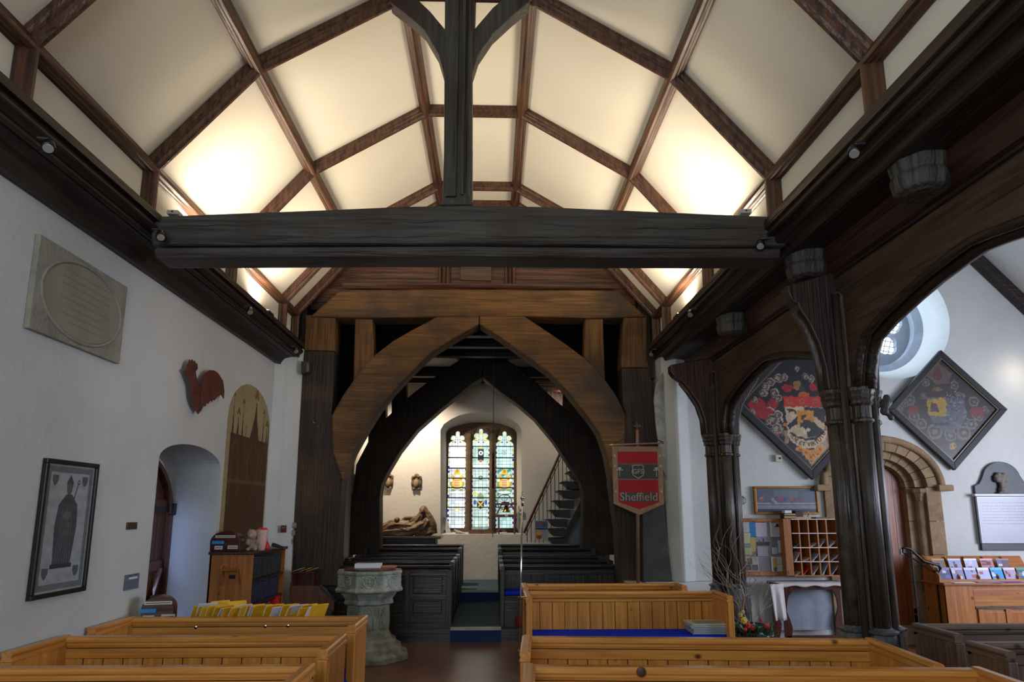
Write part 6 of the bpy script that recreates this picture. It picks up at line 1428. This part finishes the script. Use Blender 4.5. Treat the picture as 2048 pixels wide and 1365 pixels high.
# side table with cloth
yt = 8.46; ta, tb_ = at(1560, 1165, Y=yt).x, at(1700, 1165, Y=yt).x + .05; tz = .80
tt = thing('side_table', 'mahogany table with wavy legs standing against the aisle end wall', 'table', ((ta + tb_) / 2, 8.6, 0))
MG = wd('maho', 'x'); MZ = wd('maho', 'z')
obj('top', bx(ta, tb_, yt, YA - .12, tz - .035, tz), MG, tt, bevel=.006)
obj('apron', bx(ta + .03, tb_ - .03, yt + .03, yt + .05, tz - .075, tz - .035), MG, tt)
for x, s in ((ta + .03, 1), (tb_ - .12, -1)):
    for y in (yt + .02, YA - .2):
        l = [(0, 0), (.11, 0), (.10, .06), (.06, .10), (.085, .20), (.10, .28), (.075, .38), (.04, .48), (.05, .58), (.075, .66), (.13, .70), (.13, .77), (0, .77)]
        obj('leg', pr([(x + (u if s > 0 else .11 - u), v) for u, v in l], 'y', y, y + .035), MZ, tt, bevel=.004)
obj('stretcher', bx(ta + .05, tb_ - .05, yt + .02, yt + .055, .16, .20), MG, tt, bevel=.004); obj('back_panel', bx(ta + .1, tb_ - .1, YA - .14, YA - .13, 0.2, .74), plain('pale_panel', (150, 158, 172), .9), tt)
cl_ = NB(); ca_ = at(1524, 1160, Y=yt - .03).x
n = 26; rows = []
path = [(YA - .15, tz + .006), (yt - .01, tz + .006), (yt - .025, tz - .02), (yt - .03, tz - .2), (yt - .03, .42), (yt - .028, .36)]
def cloth(bm, xa, xb, path, waves, amp, slant=0):
    rs = []
    for k, (y, z) in enumerate(path):
        d = max(0, (tz - z)); rs.append([bm.verts.new((xa + (xb - xa) * i / n + slant * d, y - amp * d * (1 + math.sin(i / n * waves * 2 * PI)), z - (.01 * math.sin(i * .9) if k == len(path) - 1 else 0))) for i in range(n + 1)])
    for a, b in zip(rs, rs[1:]):
        for i in range(n): bm.faces.new((a[i], a[i + 1], b[i + 1], b[i]))
cloth(cl_, ta - .02, tb_ + .0, [(YA - .14, tz + .004), (yt + .0, tz + .004), (yt - .012, tz - .012), (yt - .012, tz - .03)], 3, .0)
o = obj('white_tablecloth', cl_, plain('white_linen', (206, 200, 200), .9), smooth=True); sm = o.modifiers.new('thickness', 'SOLIDIFY'); sm.thickness = .004; tag(o, 'white linen runner lying on the mahogany side table', 'tablecloth')
bm = NB(); rs = []
for k in range(9):
    d = k / 8; z = tz - .0 - d * .42
    rs.append([bm.verts.new((ta - .14 + .17 * i / 12 + (.03 * d), yt - .03 - .03 * d * math.sin(i * .9 + 1) + (.02 * i / 12), z)) for i in range(13)])
for a, b in zip(rs, rs[1:]):
    for i in range(12): bm.faces.new((a[i], a[i + 1], b[i + 1], b[i]))
o = obj('hanging_cloth', bm, plain('white_linen', (206, 200, 200), .9), smooth=True); sm = o.modifiers.new('thickness', 'SOLIDIFY'); sm.thickness = .004; tag(o, 'white cloth end hanging over the left side of the mahogany table', 'cloth')

# willow branches and flowers
vx, vy = at(1500, 1240, Y=7.75).x, 7.75
vs = thing('willow_arrangement', 'dark pot of bare twisted willow branches beside the small column', 'branches', (vx, vy, 0))
zv = .45
obj('pot', lathe(NB(), [(.10, .0), (.13, .03), (.15, .25), (.13, .42), (.15, zv), (.12, zv - .02)], (vx, vy, 0), 16), BLACK, vs, smooth=True)
TWG = mat('willow_bark', (0.32, 0.26, 0.20), (0.17, 0.13, 0.10), rough=.7)
rg = random.Random(21)
def twig(p, d, L_, r, dep):
    pts = [p.copy()]; q = p.copy(); dd_ = d.normalized(); ph = rg.uniform(0, 6); st__ = max(5, int(L_ / .05))
    for i in range(st__):
        dd_ = (dd_ + Vector((math.sin(i * 1.1 + ph) * .30, rg.uniform(-.1, .1), math.cos(i * .9 + ph) * .16 + .03 * (1 if dep < 2 else -1)))).normalized(); q = q + dd_ * (L_ / st__); pts.append(q.copy())
        if dep < 2 and i > 1 and rg.random() < (.30 if dep == 0 else .16): twig(q, (dd_ + Vector((rg.uniform(-1.2, 1.0), rg.uniform(-.4, .4), rg.uniform(-.5, .5)))), L_ * rg.uniform(.35, .55), r * .55, dep + 1)
    obj('twig', tube(NB(), pts, [r * (1 - .75 * i / len(pts)) for i in range(len(pts))], 5), TWG, vs, smooth=True)
for (a, b, r, L_) in ((1505, 1150, .014, .62), (1468, 1120, .008, .95), (1440, 1100, .006, 1.0), (1412, 1130, .006, .95), (1530, 1170, .007, .6), (1480, 1190, .008, .55), (1425, 1190, .005, .7), (1400, 1150, .004, .9)):
    tgt = at(a, b, Y=vy); p = Vector((vx + rg.uniform(-.04, .04), vy + rg.uniform(-.04, .04), zv - .05)); twig(p, Vector((tgt.x - p.x, 0, tgt.z - p.z)), L_, r, 0)
fx_, fy_ = at(1508, 1265, Y=7.45).x, 7.45
fb_ = thing('flower_arrangement', 'low bowl of red and yellow flowers with dark leaves under the willow branches', 'flowers', (fx_, fy_, 0))
zf = at(1508, 1278, Y=fy_).z
obj('bowl', lathe(NB(), [(.08, 0), (.14, .03), (.20, zf - .04), (.21, zf - .02), (.18, zf - .03)], (fx_, fy_, 0), 18), BLACK, fb_, smooth=True)
obj('foam', lathe(NB(), [(.17, zf - .06), (.17, zf), (.10, zf + .04)], (fx_, fy_, 0), 14), plain('leaf_dark', (20, 36, 20)), fb_)
bm = NB()
for q in range(150):
    th, ph = rg.uniform(0, 2 * PI), rg.uniform(.05, 1.3); R__ = rg.uniform(.12, .21); c = Vector((fx_ + R__ * math.cos(th) * math.cos(ph * .6), fy_ + R__ * math.sin(th) * math.cos(ph * .6) * .8, zf - .02 + R__ * math.sin(ph) * .75))
    d = (c - Vector((fx_, fy_, zf - .1))).normalized(); s = d.cross(Vector((rg.uniform(-1, 1), rg.uniform(-1, 1), 1))).normalized(); L_ = rg.uniform(.04, .09)
    v_ = [bm.verts.new(c), bm.verts.new(c + d * L_ * .5 + s * .018), bm.verts.new(c + d * L_), bm.verts.new(c + d * L_ * .5 - s * .018)]; bm.faces.new(v_)
o = obj('foliage', bm, mat('dark_leaf', (0.018, 0.05, 0.018), (0.035, 0.08, 0.03), rough=.5), fb_); o['kind'] = 'stuff'
def bloom(a, b, r, col, nm):
    c = at(a, b, Y=fy_ - .12); bm = NB()
    for i in range(7):
        th = 2 * PI * i / 7; ball(bm, c + Vector((math.cos(th) * r * .6, -.01, math.sin(th) * r * .6)), r * .5, 8, (1, .5, 1))
    ball(bm, c + Vector((0, -.02, 0)), r * .4, 8, (1, .7, 1)); obj('bloom', bm, plain(nm, col, .6), fb_, smooth=True)
for a, b, r, col, nm in ((1487, 1241, .034, (196, 180, 30), 'petal_yellow'), (1480, 1230, .024, (170, 160, 90), 'petal_pale'), (1496, 1251, .028, (190, 24, 36), 'petal_red'), (1505, 1257, .022, (170, 20, 40), 'petal_red2'), (1533, 1253, .026, (196, 30, 50), 'petal_red'), (1521, 1240, .018, (180, 20, 30), 'petal_red2'), (1490, 1259, .018, (180, 20, 30), 'petal_red'), (1522, 1270, .022, (130, 120, 180), 'petal_lilac'), (1485, 1224, .02, (190, 180, 120), 'petal_pale')): bloom(a, b, r, col, nm)

# wall tablet with urn
a, b = P2(1960, 1101, YA - .02), P2(1946, 972, YA - .02); xr = P2(2062, 1000, YA)[0]; xl = P2(1948, 1000, YA)[0]; xm = (xl + xr) / 2
wt_ = thing('wall_tablet', 'white marble tablet on a dark slate with carved crest, right edge of the aisle wall', 'memorial', (xm, YA, a[1]))
zsh = P2(1950, 972, YA)[1]; ztp = P2(1995, 924, YA)[1]; hw_ = (xr - xl) / 2
SL = mat('blue_black_slate', (0.035, 0.045, 0.060), (0.022, 0.028, 0.038), rough=.5)
sil = [(xl, a[1]), (xl, zsh)] + [(xl + hw_ * .18, zsh + .03), (xl + hw_ * .28, zsh + .09)] + arc(xm, zsh + .10, hw_ * .66, 168, 12, 14, ry=ztp - zsh - .10) + [(xr - hw_ * .28, zsh + .09), (xr - hw_ * .18, zsh + .03), (xr, zsh), (xr, a[1])]
obj('slate_back', pr(sil, 'y', YA - .04, YA), SL, wt_, bevel=.006)
ia, ib = P2(1963, 1087, YA - .06), P2(1963, 993, YA - .06); ixr = xr - (ia[0] - xl) * .7
obj('marble_panel', bx(ia[0], ixr, YA - .07, YA - .04, ia[1], ib[1]), mat('white_marble', (0.42, 0.44, 0.50), (0.36, 0.38, 0.43), rough=.3), wt_, bevel=.006)
obj('marble_cornice', bx(ia[0] - .04, ixr + .04, YA - .10, YA - .04, ib[1], ib[1] + .035), mat('white_marble', (0.6, .6, .6)), wt_, bevel=.008)
W_, H_ = ixr - ia[0] - .04, ib[1] - ia[1] - .04; P_ = Print(W_, H_, .006, (148, 155, 170)); P_.textlines(.03, W_ - .03, H_ * .38, H_ * .92, 8, (100, 106, 118), .7, .012, 7); P_.noise(.04, 12, 2)
P_.build('inscription', (ia[0] + .02, YA - .0715, ia[1] + .02), (1, 0, 0), (0, 0, 1), wt_, rough=.35)
bm = NB(); cxx = P2(2001, 960, YA - .06); Z = ib[1] + .035
for q in ((0, .05, .05, 1), (0, .12, .035, 1), (-.05, .19, .045, 1), (.05, .19, .045, 1), (0, .20, .05, 1), (-.03, .25, .035, 1), (.04, .245, .035, 1), (.07, .22, .025, 1), (-.07, .22, .025, 1), (0, .16, .04, 1)): ball(bm, (cxx[0] + q[0], YA - .07, Z + q[1]), q[2], 8)
box(bm, cxx[0] - .07, cxx[0] + .07, YA - .10, YA - .05, Z, Z + .02)
remesh(obj('carved_crest', bm, plain('crest_stone', (112, 106, 96), .7), wt_), .010, 1)
# leaflet cabinet
yc = 8.42; ca0, ca1 = at(1889, 1165, Y=yc).x, 7.2
cz0 = at(1889, 1166, Y=yc).z
cb_ = thing('leaflet_cabinet', 'orange pine panelled cabinet under the marble tablet at the right edge', 'cabinet', ((ca0 + ca1) / 2, yc, 0))
obj('top', bx(ca0 - .03, ca1, yc - .03, YA - .16, cz0 - .03, cz0), wd('orange', 'x'), cb_, bevel=.005); obj('body', bx(ca0, ca1, yc + .02, YA - .17, 0, cz0 - .03), wd('orange', 'z'), cb_)
p = at(1950, 1190, Y=yc).x
obj('stile', bx(ca0, p - .02, yc, yc + .03, 0, cz0 - .03), wd('orange', 'z'), cb_); obj('rail', bx(p - .02, ca1, yc, yc + .03, cz0 - .28, cz0 - .07), wd('orange', 'x'), cb_, bevel=.006); obj('rail_shadow_gap', bx(p, ca1, yc + .01, yc + .02, cz0 - .31, cz0 - .28), wd('dark', 'x'), cb_)
for i in range(3):
    xa = p + .02 + i * .34; obj('stile', bx(xa, xa + .07, yc, yc + .03, 0, cz0 - .31), wd('orange', 'z'), cb_); obj('panel', bx(xa + .07, xa + .34, yc + .012, yc + .03, 0.05, cz0 - .34), wd('orange', 'z'), cb_, bevel=.004)
rk = thing('leaflet_rack', 'two-tier pine leaflet rack standing on the cabinet at the right edge', 'rack', (ca0 + .4, yc + .2, cz0))
ra, rb_ = ca0 + .0, ca0 + 1.25; zk = at(1889, 1115, Y=yc + .1).z
obj('end_board', pr([(yc + .06, cz0), (yc + .06, cz0 + .08), (yc + .36, zk + .01), (yc + .38, cz0)], 'x', ra - .02, ra), wd('orange', 'z'), rk); obj('back_board', pr([(yc + .18, cz0), (yc + .36, zk), (yc + .38, zk), (yc + .22, cz0)], 'x', ra, rb_), wd('orange', 'x'), rk)
obj('lip', bx(ra, rb_, yc + .06, yc + .075, cz0, cz0 + .035), wd('orange', 'x'), rk)
zm = (cz0 + zk) / 2 + .0
obj('tier_lip', bx(ra, rb_, yc + .17, yc + .182, zm - .03, zm + .02), wd('orange', 'x'), rk)
for i in range(5): x = ra + i * .245; obj('divider', pr([(yc + .07, cz0), (yc + .07, cz0 + .06), (yc + .34, zk), (yc + .36, cz0)], 'x', x, x + .012), wd('orange', 'z'), rk)
LF = [(0, 0, (70, 74, 116), 'dark photo leaflet'), (0, 1, (132, 130, 170), 'lilac photo leaflet'), (0, 2, (150, 156, 196), 'pale lavender leaflet'), (0, 3, (176, 178, 214), 'lavender leaflet with white box'), (0, 4, (22, 140, 200), 'bright cyan leaflet'), (0, 5, (160, 140, 172), 'pinkish leaflet'), (0, 6, (24, 84, 80), 'dark green globe leaflet'), (1, 0, (110, 100, 60), 'olive leaflet'), (1, 1, (150, 156, 190), 'blue and white leaflet'), (1, 2, (176, 176, 206), 'white leaflet'), (1, 3, (170, 110, 130), 'pink leaflet'), (1, 4, (90, 70, 80), 'brown photo leaflet')]
for r, c, col, lab in LF:
    w_ = .145 if r == 0 else .16; x = ra + .015 + c * (.165 if r == 0 else .205); h_ = .17 if r == 0 else .15
    P_ = Print(w_, h_, .006, col); rg = random.Random(c + 10 * r)
    for q in range(5): x1_, y1_ = rg.uniform(0, w_ * .6), rg.uniform(0, h_ * .7); P_.rect(x1_, y1_, x1_ + rg.uniform(.02, .07), y1_ + rg.uniform(.02, .05), rg.choice(((196, 196, 220), (70, 50, 60), (100, 100, 150), (150, 90, 90), col)))
    P_.rect(.0, h_ * .85, w_, h_, tuple(min(255, q + 50) for q in col))
    yy = (yc + .085) if r == 0 else (yc + .19); zz = cz0 + .004 if r == 0 else zm - .02
    o = P_.build('leaflet', (x, yy, zz), (1, 0, 0), (0, .30, 1), None, thick=.004); tag(o, lab + (' in the lower tier of the pine rack' if r == 0 else ' in the upper tier of the pine rack'), 'leaflet', 'leaflets in the pine rack')
for i, (a, b, w_, lab) in enumerate(((1925, 1161, .28, 'white sheet spread on the cabinet edge below the rack'), (1980, 1163, .30, 'lilac sheet lying on the cabinet, middle of the loose papers'), (2025, 1160, .26, 'blue-edged sheet lying on the cabinet near the picture edge'))):
    x = at(a, b, Y=yc + .0).x; flat('loose_sheet', lab, 'paper', (x, yc + .01, cz0 + .001 + i * .002), w_, .10, .004, (PAPER, plain('lilac_sheet', (150, 148, 205)), plain('blue_sheet', (84, 84, 190)))[i], random.uniform(-.2, .2), 'loose sheets on the cabinet', .001)

# ================================================================== LAMPS
def plate_spot(label, a, b, X, s):
    c = at(a, b, X=X); t = thing('spotlight', label, 'spotlight', c, 'small spotlights on the wall plates')
    n_ = Vector((-s * .3, -.55, -.85)).normalized()
    obj('bracket', tube(NB(), [c + Vector((s * .07, 0, .05)), c + Vector((s * .02, .01, .05)), c - n_ * .04], .010, 6), BLACK, t)
    obj('housing', tube(NB(), [c - n_ * .055, c - n_ * .03, c + n_ * .03, c + n_ * .034], [.012, .028, .038, .036], 14), BLACK, t, smooth=True)
    obj('bulb', tube(NB(), [c + n_ * .028, c + n_ * .037], [.032, .026], 14), LENS, t, label='shiny clear lens')
for i, (a, b, X, s, lab) in enumerate(((98, 291, -2.50, -1, 'black spotlight with glass lens on the left wall plate, nearest the camera'), (322, 470, -2.50, -1, 'black spotlight at the left end of the tie beam'), (500, 621, -2.52, -1, 'black spotlight on the left wall plate above the rusty cockerel'), (592, 700, -2.50, -1, 'black spotlight at the far end of the left wall plate'),
                                       (1708, 302, 2.06, 1, 'black spotlight with glass lens on the right wall plate, nearest the camera'), (1521, 488, 2.07, 1, 'black spotlight at the right end of the tie beam'), (1381, 626, 2.08, 1, 'black spotlight on the right wall plate beyond the tie beam'), (1303, 706, 2.08, 1, 'black spotlight at the far end of the right wall plate'))):
    plate_spot(lab, a, b, X, s)
for a, b, lab in ((349, 427, 'small pale box sitting on the left end of the tie beam'), (1489, 425, 'small pale box sitting on the right end of the tie beam')):
    c = at(a, b, Y=5.2); t = thing('junction_box', lab, 'junction box', (c.x, 5.2, c.z), 'pale boxes on the tie beam'); obj('case', bx(c.x - .045, c.x + .045, 5.16, 5.26, c.z - .02, c.z + .015), plain('pale_plastic', (190, 190, 180)), t, bevel=.005); obj('lid_screw', bx(c.x - .006, c.x + .006, 5.155, 5.16, c.z - .006, c.z + .006), BLACK, t)
for i, (x, y) in enumerate(((-2.64, 6.0), (2.20, 6.0), (-2.64, 7.75), (2.20, 7.75))):
    side = 'left' if x < 0 else 'right'; t = thing('roof_floodlight', 'black uplighter on the %s wall plate, %s the tie beam' % (side, 'just behind' if i < 2 else 'far behind'), 'floodlight', (x, y, 3.905), 'uplighters on the wall plates')
    obj('housing', bx(x - .05, x + .05, y - .09, y + .09, 3.905, 3.95), BLACK, t, bevel=.005); obj('lens', bx(x - .04, x + .04, y - .08, y + .08, 3.95, 3.956), mat('lit_lens', (1, .9, .7), emit=((1, .85, .6), 8.0)), t)
c = at(612, 735, Y=9.1); t = thing('loudspeaker', 'small grey-brown angled box at the far end of the left wall plate', 'loudspeaker', c)
obj('case', pr([(c.x - .05, c.z - .10), (c.x + .06, c.z - .07), (c.x + .05, c.z + .07), (c.x - .06, c.z + .08)], 'y', 9.06, 9.16), plain('grey_brown', (58, 46, 42), .5), t, bevel=.008); obj('grille', pr([(c.x + .02, c.z - .07), (c.x + .05, c.z - .06), (c.x + .045, c.z + .05), (c.x + .02, c.z + .05)], 'y', 9.052, 9.06), plain('grille_grey', (110, 104, 100), .5), t)
w_l = at(2052, 770, Y=YA - .25); area('aisle_wall_lamp', (w_l.x + .05, YA - .35, w_l.z + .25), (w_l.x + .05, YA, w_l.z), .1, .1, 1.0, (1, .86, .70))
